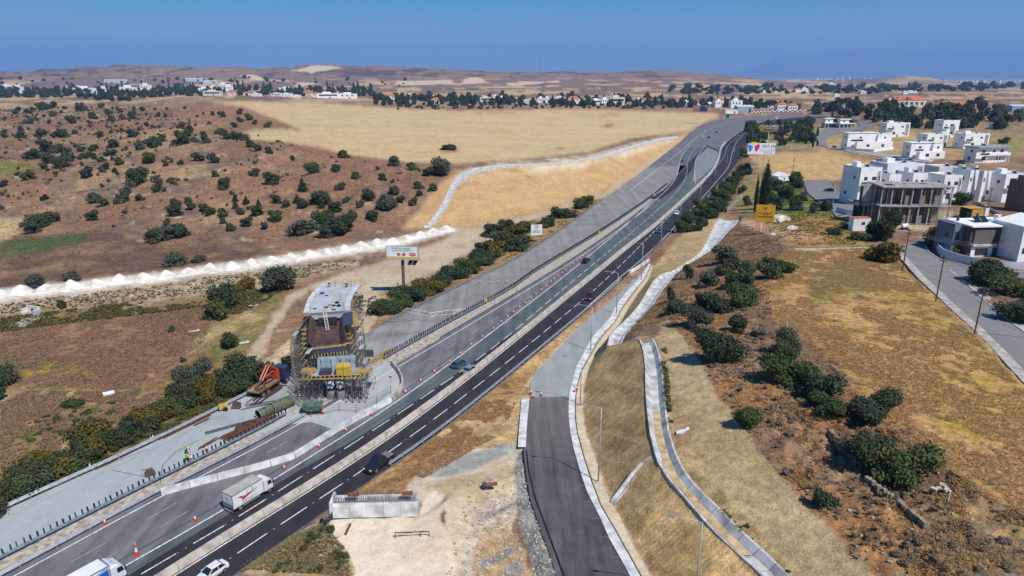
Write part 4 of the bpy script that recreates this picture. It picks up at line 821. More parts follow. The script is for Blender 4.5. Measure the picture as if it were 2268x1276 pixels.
# ---- utility poles with wires
M_wood = mat("weathered_timber", (.13, .10, .085), .9, .2, 2); M_wire = mat("wire_grey", (.20, .20, .21), .6, 0)
def upole(px, ty, label, arms=True):
    p = onground(*px) if px[1] < 560 else at(px[0], px[1], 12.0 if px[0] < 2120 else ZS)
    h = float(min(np.arange(5, 13, .1), key=lambda q: abs(seen(p.x, p.y, p.z + q)[1] - ty)))
    root = thing("utility_pole", label, "utility pole", p, 0, "wooden utility poles")
    MB().bar((0, 0, -.3), (0, 0, h), .15, 8, .10).build("pole", M_wood, root)
    for z in (h - .4, h - 1.1):
        MB().box((0, 0, z), (.14, 1.5, .12), .7).build("cross_arm", M_wood, root)
        for s_ in (-.6, 0, .6): MB().bar((-s_ * math.sin(.7), s_ * math.cos(.7), z + .05), (-s_ * math.sin(.7), s_ * math.cos(.7), z + .22), .05, 6).build("insulator", M_white, root)
    return p, h
POL = [upole((2157, 745), 636, "tall wooden utility pole nearest the right edge of the street"), upole((2073, 664), 566, "wooden utility pole second along the street pavement"), upole((1999, 597), 507, "wooden utility pole at the street bend below the pine")]
upole((1755, 388), 350, "lone dark pole standing at the edge of the stubble field"); upole((2186, 470), 415, "dark pole behind the orange shed")
wr = thing("overhead_wires", "sagging overhead wires crossing from the poles towards the dark house", "wires")
for (p, h), tgt, n_ in ((POL[0], at(2420, 690, ZS + 6.5), 4), (POL[2], at(2250, 540, ZS + 6), 4)):
    for j in range(n_):
        a = p + Vector((0, 0, h - .3 - .25 * j)); b_ = tgt + Vector((0, 0, .3 - .35 * j)); Q = [a.lerp(b_, f / 12) - Vector((0, 0, 1.2 * 4 * (f / 12) * (1 - f / 12))) for f in range(13)]
        MB().tube(Q, .022, 4).build("wire", M_wire, wr)
# ---- signs
def face(root, name, w_, h_, z, m, y=-.06, x=0, th=.04): return MB().b2(x - w_ / 2, x + w_ / 2, y - th, y, z - h_ / 2, z + h_ / 2).build(name, m, root)
def letters(root, txt, size, x, y, z, m, name="lettering", sx=1.0):
    o = link(name, text_mesh(txt, size, m), root); o.location = (x, y, z); o.rotation_euler = (math.pi / 2, 0, 0); o.scale = (sx, 1, 1); return o
def disc(root, name, x, z, rx, rz_, y, m, n=20): 
    poly = [(x + rx * math.cos(2 * math.pi * i / n), z + rz_ * math.sin(2 * math.pi * i / n)) for i in range(n)]
    return MB().sideprism(poly, y - .02, y).build(name, m, root)
M_ink = mat("ink_black", (.02, .02, .025), .5, 0); M_signw = mat("sign_white", (.80, .82, .84), .5, .05, 1); M_blkp = mat("sign_black", (.018, .02, .024), .5, .05); M_gold = mat("sign_gold", (.75, .48, .08), .5, .05); M_mag = mat("magenta", (.62, .01, .28), .5, 0); M_cyan = mat("cyan_blue", (.01, .25, .70), .5, 0); M_lem = mat("lemon", (.80, .70, .03), .5, 0)
M_brick = mat("brick_red", (.48, .11, .06), .7, .1); M_steel_d = mat("dark_steel", (.10, .085, .09), .6, .1, 2)
# roadside billboard on one leg
bb = thing("billboard", "white billboard on a single brown leg with food pictures and a red oval", "billboard", at(895, 655, -.3), math.radians(-4))
pb = bb.location; f_ = 1 / FPX * (pb.y * CP + (CAMZ - 8) * SP); bw, bh = 72 * f_, 27 * f_
zc = float(min(np.arange(5, 18, .1), key=lambda q: abs(seen(pb.x, pb.y, pb.z + q)[1] - 559)))
MB().bar((0, .25, -.3), (0, .25, zc - bh / 2), .42, 10).build("leg", mat("leg_brown", (.16, .11, .10), .7, .15), bb)
MB().b2(-bw / 2, bw / 2, -.05, .55, zc - bh / 2, zc + bh / 2).build("frame", M_galv, bb)
face(bb, "panel", bw * .96, bh * .94, zc, M_signw); face(bb, "bottom_band", bw * .96, bh * .13, zc - bh * .40, M_gold, -.105)
MB().b2(-bw * .58, bw * .58, -1.0, -.02, zc - bh / 2 - .2, zc - bh / 2 - .05).build("catwalk", M_galv, bb)
letters(bb, "ΠΕΙΝΑΣ ΚΑΙ ΜΑΣΑΣ ..;", bh * .17, 0, -.11, zc + bh * .33, M_ink); letters(bb, "DRIVE THRU CHECK IN", bh * .15, 0, -.11, zc + bh * .15, mat("ink_blue", (.02, .06, .14), .5, 0))
disc(bb, "red_oval", bw * .33, zc - bh * .16, bw * .115, bh * .15, -.11, mat("oval_red", (.66, .10, .10), .5, 0)); letters(bb, "CHICKEN", bh * .12, bw * .33, -.14, zc - bh * .16, M_signw)
for dx in (-.10, .06):
    for j in range(4): disc(bb, "food_picture", bw * (dx + .02 * math.cos(j * 2)), zc - bh * (.15 + .07 * math.sin(j * 2.1)), bw * .045, bh * .09, -.105 - .01 * j, M_brick if j % 2 else M_orange, 9)
for dx in (1.4, 2.6): MB().hexa([(dx, -.9, zc - bh / 2 - 1.5), (dx + 1.05, -.9, zc - bh / 2 - 1.5), (dx + 1.05, -.85, zc - bh / 2 - 1.55), (dx, -.85, zc - bh / 2 - 1.55)], [(dx + .5, .1, zc - bh / 2 - .35), (dx + 1.55, .1, zc - bh / 2 - .35), (dx + 1.55, .15, zc - bh / 2 - .4), (dx + .5, .15, zc - bh / 2 - .4)]).build("solar_panel", mat("solar_dark", (.02, .022, .035), .25, .05, spec=.6), bb)
# white notice by the hedge
sg = thing("road_sign", "white roadside notice with a red ring standing in the hedge", "road sign", at(1188, 536, 0), math.radians(10)); q = sg.location; f_ = (q.y * CP + (CAMZ - 3) * SP) / FPX
for s_ in (-1, 1): MB().bar((s_ * 10 * f_, .05, 0), (s_ * 10 * f_, .05, 5), .06, 6).build("post", M_post, sg)
zc = float(min(np.arange(1, 9, .1), key=lambda t_: abs(seen(q.x, q.y, q.z + t_)[1] - 509))); face(sg, "panel", 25 * f_, 24 * f_, zc, M_signw); disc(sg, "ring", 0, zc + 7 * f_, 4.4 * f_, 4.4 * f_, -.11, M_brick); disc(sg, "ring_centre", 0, zc + 7 * f_, 3.2 * f_, 3.2 * f_, -.13, M_signw); disc(sg, "symbol", 0, zc + 7 * f_, 1.2 * f_, 1.6 * f_, -.15, M_ink)
for j in range(3): face(sg, "text_line", 17 * f_, 1.1 * f_, zc - (1 + 2.6 * j) * f_, M_fade, -.11)
# yellow lattice-leg sign
ys = thing("advert_sign", "rusty yellow square advert board on lattice legs above the slope", "sign", gp(1690, 517), math.radians(-14)); q = ys.location; f_ = (q.y * CP + (CAMZ - q.z) * SP) / FPX
zc = float(min(np.arange(1, 12, .1), key=lambda t_: abs(seen(q.x, q.y, q.z + t_)[1] - 473))); w_ = 40 * f_; h_ = 38 * f_
M_oy = mat("rusted_yellow", (.66, .36, .02), .7, .15, .6, col2=(.45, .22, .02))
MB().b2(-w_ / 2, w_ / 2, 0, .18, zc - h_ / 2, zc + h_ / 2).build("panel", M_oy, ys)
for s_ in (-.40, -.02, .36):
    mb = MB(); x0 = s_ * w_; lw = .18 * w_
    for e in (0, lw): mb.bar((x0 + e, .1, 0), (x0 + e, .1, zc - h_ / 2), .06)
    nz_ = 4
    for j in range(nz_):
        za, zb = (zc - h_ / 2) * j / nz_, (zc - h_ / 2) * (j + 1) / nz_; mb.bar((x0, .1, za), (x0 + lw, .1, zb), .035); mb.bar((x0, .1, zb), (x0 + lw, .1, zb), .035)
    mb.build("lattice_leg", mat("rust", (.22, .09, .05), .8, .2, 2), ys)
letters(ys, "ΗΛΙΑΚΟΙ", h_ * .17, 0, -.03, zc, M_ink); letters(ys, "VALENTINES", h_ * .17, 0, -.03, zc - h_ * .2, M_ink, sx=.95); disc(ys, "sun_emblem", 0, zc + h_ * .3, h_ * .08, h_ * .08, -.02, mat("rust", (.22, .09, .05)))
# tall advert boards beyond
def advert(label, px, base_y, w_px, h_px, cy, m, legs=1, rot=0.0):
    p = gp(px, base_y); f_ = (p.y * CP + (CAMZ - p.z) * SP) / FPX
    root = thing("advert_sign", label, "sign", p, rot); zc = float(min(np.arange(2, 30, .1), key=lambda t_: abs(seen(p.x, p.y, p.z + t_)[1] - cy)))
    for s_ in ((0,) if legs == 1 else (-.12, .12)): MB().bar((s_ * w_px * f_, .2, -.3), (s_ * w_px * f_, .2, zc), .18, 8).build("leg", M_white if legs == 1 else M_galv, root)
    MB().b2(-w_px * f_ / 2, w_px * f_ / 2, 0, .35, zc - h_px * f_ / 2, zc + h_px * f_ / 2).build("panel", m, root)
    return root, f_, zc
xc, f_, zc = advert("black advert board with gold disc and white lettering on a white pole", 1697, 345, 43, 18, 283, M_blkp)
disc(xc, "gold_disc", -16 * f_, zc + 1.2 * f_, 5.6 * f_, 5.6 * f_, -.02, M_gold); disc(xc, "disc_centre", -16 * f_, zc + 1.2 * f_, 4.2 * f_, 4.2 * f_, -.04, M_blkp); letters(xc, "X", 7 * f_, -16 * f_, -.07, zc + 1.2 * f_, M_gold)
letters(xc, "X-CARS", 8.4 * f_, 5 * f_, -.03, zc + 3 * f_, M_white); letters(xc, "AUTO SALES", 3.6 * f_, 6 * f_, -.03, zc - 2.2 * f_, M_white, sx=1.4); face(xc, "text_line", 40 * f_, .9 * f_, zc - 7 * f_, M_gold, -.02)
mk, f_, zc = advert("white advert board with blue, yellow and magenta petals", 1681, 385, 60, 24, 330, M_signw, 2)
for nm, m_, P in (("yellow_petal", M_lem, [(-27, 12), (-24, 14), (-18, 15.2), (-12, 14), (-9, 12), (-18, 8)]), ("blue_petal", M_cyan, [(-30, 9), (-27, 9), (-19, 6), (-21, -1), (-24, -6), (-27, -5), (-29, 2)]), ("magenta_petal", M_mag, [(-7, 11), (-16, 6), (-15, 0), (-12, -7), (-8, -3), (-5, 3), (-5, 8)])):
    MB().sideprism([(x * f_, zc + z * f_) for x, z in P][::-1], -.06, -.01).build(nm, m_, mk)
letters(mk, "m", 14 * f_, 6 * f_, -.03, zc + 6 * f_, M_ink); letters(mk, "m", 14 * f_, 25 * f_, -.03, zc + 6 * f_, M_ink); letters(mk, "k", 12 * f_, 15.5 * f_, -.03, zc + 6.6 * f_, M_cyan)
letters(mk, "METAL CONSTRUCTIONS", 3.2 * f_, 15 * f_, -.03, zc - 2.5 * f_, M_cyan); letters(mk, "ALUMINIUM SYSTEMS", 2.8 * f_, 15 * f_, -.03, zc - 6 * f_, M_fade); letters(mk, "99 274 400", 3.6 * f_, 15 * f_, -.03, zc - 9.4 * f_, M_ink)
cb, f_, zc = advert("distant billboard with a car picture beyond the stubble field", 1548, 276, 32, 15, 241, mat("board_brown", (.30, .17, .12), .6, .1)); 
MB().sideprism([(x * f_, zc + z * f_) for x, z in [(-2, -5), (16, -5), (17, 0), (13, 2), (9, 6), (2, 6), (-1, 2)]], -.1, -.01).build("car_picture", mat("picture_navy", (.03, .04, .12), .5, 0), cb)
gs = thing("road_sign", "small green motorway sign on the far bend", "road sign", at(1611, 262, 0)); f_ = at(1611, 262).y / FPX
for s_ in (-3, 3): MB().bar((s_ * f_, .1, 0), (s_ * f_, .1, 7 * f_), .12, 6).build("post", M_post, gs)
face(gs, "panel", 8 * f_, 8.5 * f_, 4.8 * f_, mat("motorway_green", (.01, .13, .06), .5, 0))
for q, lb in (((1327, 521), "yellow flashing lamp unit on the median rail, farther one"), ((1076, 675), "yellow flashing lamp unit on the median rail near the gate")):
    o = thing("warning_lamp", lb, "warning lamp", at(*q) + Vector((0, 0, .75))); MB().box((0, 0, .45), (.7, .25, .8)).build("housing", M_yel, o); MB().bar((0, -.12, .6), (0, -.2, .6), .2, 10).build("lens", M_orange, o); MB().b2(-.05, .05, -.05, .05, -.2, .1).build("clamp", M_post, o)
# chequered crash cushion wall on the bend
ch = thing("chevron_barrier", "long black and white chequered barrier on the distant bend", "barrier"); Pc = resample(spline(wl([(1664, 252, 0), (1700, 250, 0), (1760, 248.5, 0), (1815, 248, 0), (1850, 249, 0)]), 6), 37)
for i in range(36):
    for j in range(2):
        a, b_ = Pc[i], Pc[i + 1]; z0 = 1.0 + 1.35 * j; MB().hexa([a + Vector((0, 0, z0)), b_ + Vector((0, 0, z0)), b_ + Vector((0, .3, z0)), a + Vector((0, .3, z0))], [a + Vector((0, 0, z0 + 1.3)), b_ + Vector((0, 0, z0 + 1.3)), b_ + Vector((0, .3, z0 + 1.3)), a + Vector((0, .3, z0 + 1.3))]).build("panel", M_ink if (i + j) % 2 else M_signw, ch)
for i in range(0, 37, 4): MB().bar(Pc[i] + Vector((0, .4, 0)), Pc[i] + Vector((0, .4, 3.6)), .1, 5).build("post", M_post, ch)
# white barred gates across the closed carriageway
for k, (a, b_) in enumerate([((900, 692), (952, 702)), ((954, 703), (1002, 696)), ((1004, 697), (1030, 694))]):
    A_, B_ = at(*a), at(*b_); g = thing("site_gate", f"white tubular gate across the closed carriageway, {nth(k)} from the hedge", "gate", group="white gates across the closed carriageway")
    for z in (.15, 1.15): MB().bar(A_ + Vector((0, 0, z)), B_ + Vector((0, 0, z)), .05, 6).build("rail", M_white, g)
    for f in (0, .5, 1): MB().bar(A_.lerp(B_, f), A_.lerp(B_, f) + Vector((0, 0, 1.15)), .05, 6).build("upright", M_white, g)
    MB().bar(A_ + Vector((0, 0, .15)), A_.lerp(B_, .5) + Vector((0, 0, 1.15)), .035, 5).build("brace", M_white, g)
# corrugated fence by the hedge
fn = thing("metal_fence", "grey corrugated fence panel running behind the motorway shrubs", "fence"); A_, B_ = onground(1610, 470), onground(1644, 437)
for i in range(14):
    a, b_ = A_.lerp(B_, i / 14), A_.lerp(B_, (i + .94) / 14); MB().hexa([a, b_, b_ + Vector((.05, .05, 0)), a + Vector((.05, .05, 0))], [a + Vector((0, 0, 2)), b_ + Vector((0, 0, 2)), b_ + Vector((.05, .05, 2)), a + Vector((.05, .05, 2))]).build("panel", M_galv, fn)
fl = thing("wire_fence", "post and wire fence along the crest of the cut bank", "fence")
Pf = spline([gp(*q) for q in [(1080, 360), (1200, 350), (1330, 334), (1400, 314), (1470, 297)]], 6)
for (p, d) in every(Pf, 5): MB().bar((p.x, p.y, gh(p.x, p.y)), (p.x, p.y, gh(p.x, p.y) + 1.8), .06, 4).build("post", M_post, fl)
for z in (.6, 1.2, 1.75): MB().tube([(p.x, p.y, gh(p.x, p.y) + z) for p, d in every(Pf, 5)], .02, 3).build("wire", M_wire, fl)
# ================================================================== VEHICLES
def paintmat(name, c, rough=.3):
    if name in MATS: return MATS[name]
    m, t, b = _new(name); b.inputs['Base Color'].default_value = (*c, 1); b.inputs['Roughness'].default_value = rough; b.inputs['Coat Weight'].default_value = .5; b.inputs['Coat Roughness'].default_value = .1
    N = t.nodes; L = t.links; tc = N.new("ShaderNodeTexCoord"); nz = N.new("ShaderNodeTexNoise"); nz.inputs['Scale'].default_value = 2.5; nz.inputs['Detail'].default_value = 5; L.new(tc.outputs['Object'], nz.inputs['Vector'])
    mr = N.new("ShaderNodeMapRange"); mr.inputs['To Min'].default_value = rough * .8; mr.inputs['To Max'].default_value = rough * 1.6; L.new(nz.outputs['Fac'], mr.inputs['Value']); L.new(mr.outputs[0], b.inputs['Roughness'])
    MATS[name] = m; return m
M_glass = mat("car_glass", (.018, .024, .032), .08, .0, spec=.7); M_tyre = mat("tyre", (.025, .025, .027), .85, .1, 4); M_rim = mat("rim", (.42, .43, .45), .35, .1, 4, metal=.6); M_hl = mat("headlight", (.75, .78, .8), .15, 0, spec=.7); M_tl = mat("tail_light", (.35, .012, .012), .25, 0); M_trim = mat("black_trim", (.03, .03, .033), .6, .05)
def loft(st, zl):
    mb = MB()
    for x, w_, zt, zm in st:
        mb.v += [(x, -w_ * .93, zl), (x, -w_, zm), (x, -w_ * .88, zt), (x, 0, zt + .03), (x, w_ * .88, zt), (x, w_, zm), (x, w_ * .93, zl)]
    n = 7
    for i in range(len(st) - 1):
        for k in range(n):
            k2 = (k + 1) % n; mb.f.append((i * n + k, (i + 1) * n + k, (i + 1) * n + k2, i * n + k2))
    mb.f.append(tuple(range(n))); mb.f.append(tuple((len(st) - 1) * n + k for k in range(n - 1, -1, -1)))
    return mb
def wheel(root, x, y, r_, wd=.22):
    s_ = 1 if y > 0 else -1
    o = MB().bar((x, y - wd / 2, r_), (x, y + wd / 2, r_), r_, 16).build("wheel", M_tyre, root)
    MB().bar((x, y + s_ * wd * .3, r_), (x, y + s_ * (wd / 2 + .015), r_), r_ * .62, 12).build("rim", M_rim, o)
def car(px, hd, paint_, label, kind='sedan', z=None, s=1.0, name="car", off=(0, 0)):
    p = (at(*px) if z is None else at(px[0], px[1], z)) + Vector((off[0], off[1], 0))
    root = thing(name, label, "pickup" if kind == 'pickup' else "car", p + Vector((0, 0, .02)), hd); root.scale = (s, s, s)
    if kind == 'pickup':
        st = [(-2.6, .84, .98, .62), (-2.5, .90, 1.02, .65), (-.95, .92, 1.04, .68), (.9, .92, 1.06, .68), (1.9, .90, 1.02, .65), (2.4, .84, .92, .6), (2.6, .70, .78, .55)]; cab = (-.95, 1.25, -.55, .55, 1.05, 1.72, .82, .64); wr_, wx = .40, (1.65, -1.6)
    elif kind in ('hatch', 'suv'):
        st = [(-2.05, .74, .85, .6), (-1.95, .84, .98, .62), (-1.2, .88, 1.0, .62), (.6, .88, .98, .62), (1.4, .86, .92, .6), (1.9, .80, .80, .55), (2.1, .66, .66, .5)]; cab = (-1.95, 1.05, -1.6, .3, .96, 1.52 if kind == 'hatch' else 1.68, .80, .64); wr_, wx = .34, (1.3, -1.25)
    else:
        st = [(-2.25, .70, .78, .55), (-2.12, .82, .92, .58), (-1.3, .87, .95, .6), (.5, .88, .94, .6), (1.4, .86, .88, .58), (2.0, .80, .76, .52), (2.25, .64, .60, .48)]; cab = (-1.75, 1.0, -1.15, .2, .92, 1.42, .79, .61); wr_, wx = .32, (1.38, -1.35)
    loft(st, .24).build("body", paint_, root, False)
    xb0, xb1, xt0, xt1, z0, z1, wb, wt = cab
    MB().hexa([(xb0, -wb, z0), (xb1, -wb, z0), (xb1, wb, z0), (xb0, wb, z0)], [(xt0, -wt, z1), (xt1, -wt, z1), (xt1, wt, z1), (xt0, wt, z1)]).build("windows", M_glass, root)
    rf = MB().hexa([(xt0 - .08, -wt - .03, z1 - .02), (xt1 + .06, -wt - .03, z1 - .02), (xt1 + .06, wt + .03, z1 - .02), (xt0 - .08, wt + .03, z1 - .02)], [(xt0 + .05, -wt + .06, z1 + .06), (xt1 - .08, -wt + .06, z1 + .06), (xt1 - .08, wt - .06, z1 + .06), (xt0 + .05, wt - .06, z1 + .06)]).build("roof", paint_, root)
    xm = (xt0 + xt1) / 2
    for s_ in (-1, 1):
        for (a, b_) in (((xb0, s_ * wb, z0), (xt0, s_ * wt, z1)), ((xb1, s_ * wb, z0), (xt1, s_ * wt, z1)), ((xm - .1, s_ * wb, z0), (xm - .1, s_ * wt, z1))): MB().bar(a, b_, .05, 4).build("pillar", paint_, root)
        for x in wx: wheel(root, x, s_ * (st[3][1] - .09), wr_)
        MB().box((st[-2][0] + .1, s_ * .58, .64 if kind != 'pickup' else .78), (.22, .32, .15)).build("headlight", M_hl, root); MB().box((st[1][0] - .05, s_ * .66, .74), (.16, .26, .16)).build("tail_light", M_tl, root)
        MB().box((xb1 - .25, s_ * (wb + .14), z0 + .05), (.14, .2, .12)).build("mirror", paint_, root)
    MB().box((st[-1][0] - .02, 0, .38), (.12, 1.2, .2)).build("bumper", M_trim, root)
    if kind == 'pickup':
        MB().b2(-2.5, -1.0, -.8, .8, 1.03, 1.07).build("bed_cover", mat("bed_liner", (.17, .17, .18), .7, .1), root)
    return root
def hdg(P, px, rev=False):
    p = at(*px); d = min(every(P, 4), key=lambda q: (q[0] - p).length)[1]
    return math.atan2(d.y, d.x) + (math.pi if rev else 0)
P_silver = paintmat("paint_silver_blue", (.20, .27, .32)); P_teal = paintmat("paint_dark_teal", (.045, .10, .14)); P_navy = paintmat("paint_navy_black", (.012, .016, .03)); P_white = paintmat("paint_white", (.75, .77, .79)); P_red = paintmat("paint_dark_red", (.10, .012, .025)); P_black = paintmat("paint_black", (.014, .014, .016)); P_blue = paintmat("paint_blue", (.04, .08, .16)); P_beige = paintmat("paint_beige", (.52, .47, .40)); P_scarlet = paintmat("paint_scarlet", (.38, .02, .04))
car((470, 1275), hdg(LG, (470, 1275), True), P_white, "white saloon car leaving the bottom edge beside the tan bank", 'sedan', s=.86)
car((840, 1033), hdg(LG, (840, 1033), True), P_navy, "dark pickup with covered bed driving down the right-hand black lanes", 'pickup')
car((1017, 811), hdg(LE, (1017, 811)), P_teal, "dark teal hatchback beside the cones, alongside a lighter car", 'hatch', s=.92)
car((1036, 824), hdg(LE, (1036, 824)), P_silver, "pale blue grey saloon next to the teal hatchback", 'sedan', off=(.5, 0), s=.9)
car((1307, 662), hdg(LG, (1307, 662), True), P_red, "dark red car coming down the black lanes past the lamps", 'suv')
car((1298, 581), hdg(LD, (1298, 581)), P_black, "black car beside the last cones of the line", 'sedan')
car((1460, 515), hdg(LG, (1460, 515), True), P_blue, "blue car behind a lamp post on the black lanes", 'hatch')
car((1499, 475), hdg(LG, (1499, 475), True), P_white, "white car coming downhill between two lamp posts", 'sedan')
car((1448, 435), hdg(LD, (1448, 435)), P_beige, "beige car standing at the start of the median crossover", 'hatch')
car((1511, 358), hdg(LD, (1511, 358)), P_scarlet, "bright red car passing the lane crossover", 'sedan')
for i, (q, pm_, lb) in enumerate([((1561, 294), P_white, "tiny white car on the far left lanes, left of a pair"), ((1557, 304), P_white, "tiny white car just below another white car on the far bend"), ((1570, 306), P_black, "tiny black car beside a white one on the far bend"), ((1587, 294), P_blue, "tiny dark blue car in the far middle lane"), ((1621, 322), P_black, "tiny black car right of the closed wedge"), ((1635, 303), P_silver, "tiny silver car on the far right lanes above the wedge"), ((1668, 274), P_black, "tiny dark car just left of the black advert board"), ((1676, 271), P_white, "tiny white van by the black advert board"), ((1697, 269), P_white, "tiny white car above the black advert board")]):
    car(q, hdg(LF, q, i > 3), pm_, lb, 'hatch', s=1.1)
# parked cars
for q, pm_, lb, hd_ in [((1836, 424), P_black, "black car parked in the street beside the white house row", 2.6), ((1782, 432), P_blue, "dark car parked at the edge of the garden by slim lamps", 1.8), ((1848, 327), P_black, "dark car parked by the lane below the white villas", .2), ((2216, 606), P_black, "black car parked in front of the blue house wall", .1), ((1883, 436), P_white, "white car parked under the shaded end house", 1.2), ((1865, 325), P_white, "white car parked at the white villa wall", .3), ((1893, 275), P_black, "dark car on the lane by the unfinished villas", 1.2)]:
    g_ = gp(*q); car(q, hd_, pm_, lb, 'sedan', z=max(g_.z, ZS if q[0] > 2100 else gh(g_.x, g_.y)) + .05)
def truck_wheels(root, xs, y, r_=.48):
    for x in xs:
        for s_ in (-1, 1): wheel(root, x, s_ * y, r_, .3)
def truck(px, hd, label, L_, boxm, roofm, name="box_truck"):
    """origin at the rear end, heading +x"""
    root = thing(name, label, "truck", at(*px) + Vector((0, 0, .02)), hd)
    MB().b2(.1, L_ + 1.9, -.42, .42, .62, .95).build("chassis", M_trim, root)
    bx = MB().b2(0, L_, -1.25, 1.25, 1.0, 3.45).build("cargo_box", boxm, root)
    fr = mat("box_edge_grey", (.23, .235, .24), .6, .1, 2)
    for s_ in (-1, 1):
        MB().b2(-.03, L_ + .03, s_ * 1.25 - .05, s_ * 1.25 + .05, 3.38, 3.50).build("box_edge", fr, bx); MB().b2(-.04, .06, s_ * 1.22 - .05, s_ * 1.22 + .05, .95, 3.45).build("box_edge", fr, bx); MB().b2(0, L_, s_ * 1.22 - .05, s_ * 1.22 + .05, .93, 1.03).build("box_edge", fr, bx)
    MB().b2(-.04, .06, -1.25, 1.25, 3.36, 3.49).build("box_edge", fr, bx); MB().b2(.02, L_ - .02, -1.2, 1.2, 3.45, 3.475).build("box_roof", roofm, bx)
    c0 = L_ + .25
    MB().sideprism([(c0, .75), (c0 + 1.75, .75), (c0 + 1.78, 1.55), (c0 + 1.45, 2.55), (c0 + 1.1, 2.75), (c0, 2.75)], -1.15, 1.15).build("cab", P_white, root)
    MB().hexa([(c0 + 1.80, -1.05, 1.6), (c0 + 1.82, -1.05, 1.6), (c0 + 1.82, 1.05, 1.6), (c0 + 1.80, 1.05, 1.6)], [(c0 + 1.49, -1.0, 2.48), (c0 + 1.51, -1.0, 2.48), (c0 + 1.51, 1.0, 2.48), (c0 + 1.49, 1.0, 2.48)]).build("windscreen", M_glass, root)
    for s_ in (-1, 1):
        MB().hexa([(c0 + .75, s_ * 1.155, 1.65), (c0 + 1.62, s_ * 1.155, 1.65), (c0 + 1.62, s_ * 1.17, 1.65), (c0 + .75, s_ * 1.17, 1.65)], [(c0 + .75, s_ * 1.155, 2.4), (c0 + 1.4, s_ * 1.155, 2.4), (c0 + 1.4, s_ * 1.17, 2.4), (c0 + .75, s_ * 1.17, 2.4)]).build("side_window", M_glass, root)
        MB().box((c0 + 1.7, s_ * 1.35, 2.0), (.12, .22, .5)).build("mirror", M_trim, root); MB().box((c0 + 1.77, s_ * .85, .95), (.1, .4, .2)).build("headlight", M_hl, root); MB().box((-.06, s_ * .95, .75), (.1, .35, .14)).build("tail_light", M_tl, root)
        MB().b2(1.9, L_ - .7, s_ * 1.12 - .03, s_ * 1.12 + .03, .5, .95).build("side_guard", fr, root)
    MB().b2(c0 + 1.72, c0 + 1.86, -1.1, 1.1, .45, .85).build("bumper", M_trim, root); MB().b2(-.12, 0, -1.15, 1.15, .45, .6).build("rear_bar", M_galv, root)
    truck_wheels(root, (1.35, c0 + 1.0), 1.0)
    return root, bx
acs, bx = truck((508, 1136), hdg(LE, (520, 1130)), "white box truck with a red arrow logo driving away on the motorway", 5.9, mat("box_white", (.78, .79, .80), .5, .06, .8), mat("box_roof_tan", (.43, .42, .36), .8, .12, .6)); acs.scale = (.82, .82, .82)
M_acs = mat("logo_red", (.52, .012, .03), .5, 0); M_acg = mat("logo_grey", (.36, .38, .38), .5, 0)
def on_side(mb, name, m): return mb.build(name, m, acs)
y_ = -1.262
MB().sideprism([(1.0, 2.65), (2.05, 2.55), (2.25, 2.35), (4.6, 2.4), (4.75, 2.5), (1.7, 1.72), (1.75, 2.15)], y_ - .012, y_).build("logo_arrow", M_acs, acs)
for txt, x, z, s_ in (("A", 2.15, 2.5, .95), ("C", 2.95, 2.7, .95), ("S", 3.75, 2.85, .95)):
    o = letters(acs, txt, s_, x, y_ - .03, z, M_signw if txt == "A" else M_acg); o.rotation_euler = (math.pi / 2, -.12, 0)
for z, x0, x1 in ((1.62, 1.9, 4.6), (1.42, 1.7, 4.7), (1.22, 1.5, 3.9)): MB().b2(x0, x1, y_ - .01, y_, z - .045, z + .045).build("text_line", M_acg, acs)
MB().b2(-.045, -.03, -1.15, 1.15, 1.05, 1.75).build("tail_lift", mat("tail_lift_blue", (.20, .25, .31), .5, .1, 2), acs); MB().b2(-.05, -.04, -1.1, 1.1, 1.8, 3.3).build("rear_door", M_signw, acs)
lg = MB(); lg.add([(-.06, .75, 2.95), (-.06, -.7, 2.45), (-.06, .35, 2.5), (-.06, .5, 2.75)], [(0, 3, 2, 1)]); lg.build("rear_logo", M_acs, acs)
for z in (2.2, 2.05): MB().b2(-.062, -.05, -.7, .6, z - .03, z + .03).build("text_line", M_acg, acs)
hB = hdg(LE, (285, 1285)); fB = at(281, 1281); dB = Vector((math.cos(hB), math.sin(hB), 0)); rB = fB - dB * 8.2 + Vector((dB.y, -dB.x, 0)) * -.8
blu = truck((300, 1300), hB, "white truck with a blue swoosh on its box at the bottom edge", 7.4, mat("box_white", (.78, .79, .80)), mat("box_roof_white", (.80, .82, .84), .6, .05, .6))[0]; blu.location = rB; blu.scale = (.87, .87, .87)
M_bl = mat("swoosh_blue", (.01, .13, .50), .5, .03)
MB().sideprism([(4.1, 1.02), (7.36, 1.02), (7.36, 3.05), (6.5, 2.95), (5.6, 2.55), (4.8, 1.9)], y_ - .012, y_).build("blue_swoosh", M_bl, blu); MB().sideprism([(3.9, 1.3), (4.75, 2.25), (5.6, 2.85), (6.7, 3.25), (7.36, 3.3), (7.36, 3.2), (6.6, 3.12), (5.6, 2.7), (4.85, 2.1), (4.1, 1.2)], y_ - .012, y_).build("blue_line", M_bl, blu)
MB().hexa([(7.7, -1.0, 2.76), (8.7, -1.0, 2.76), (8.7, 1.0, 2.76), (7.7, 1.0, 2.76)], [(7.7, -.95, 3.4), (8.0, -.9, 3.3), (8.0, .9, 3.3), (7.7, .95, 3.4)]).build("wind_deflector", P_white, blu)
# distant bus
bu = thing("bus", "small white coach on the distant bend under the chequered barrier", "bus", at(1720, 264), hdg(LF, (1720, 264))); MB().b2(-5, 5, -1.2, 1.2, .5, 3.2).build("body", P_white, bu); MB().b2(-4.8, 5.05, -1.23, 1.23, 1.7, 2.6).build("window_band", M_glass, bu); truck_wheels(bu, (-3, 3), 1.0)
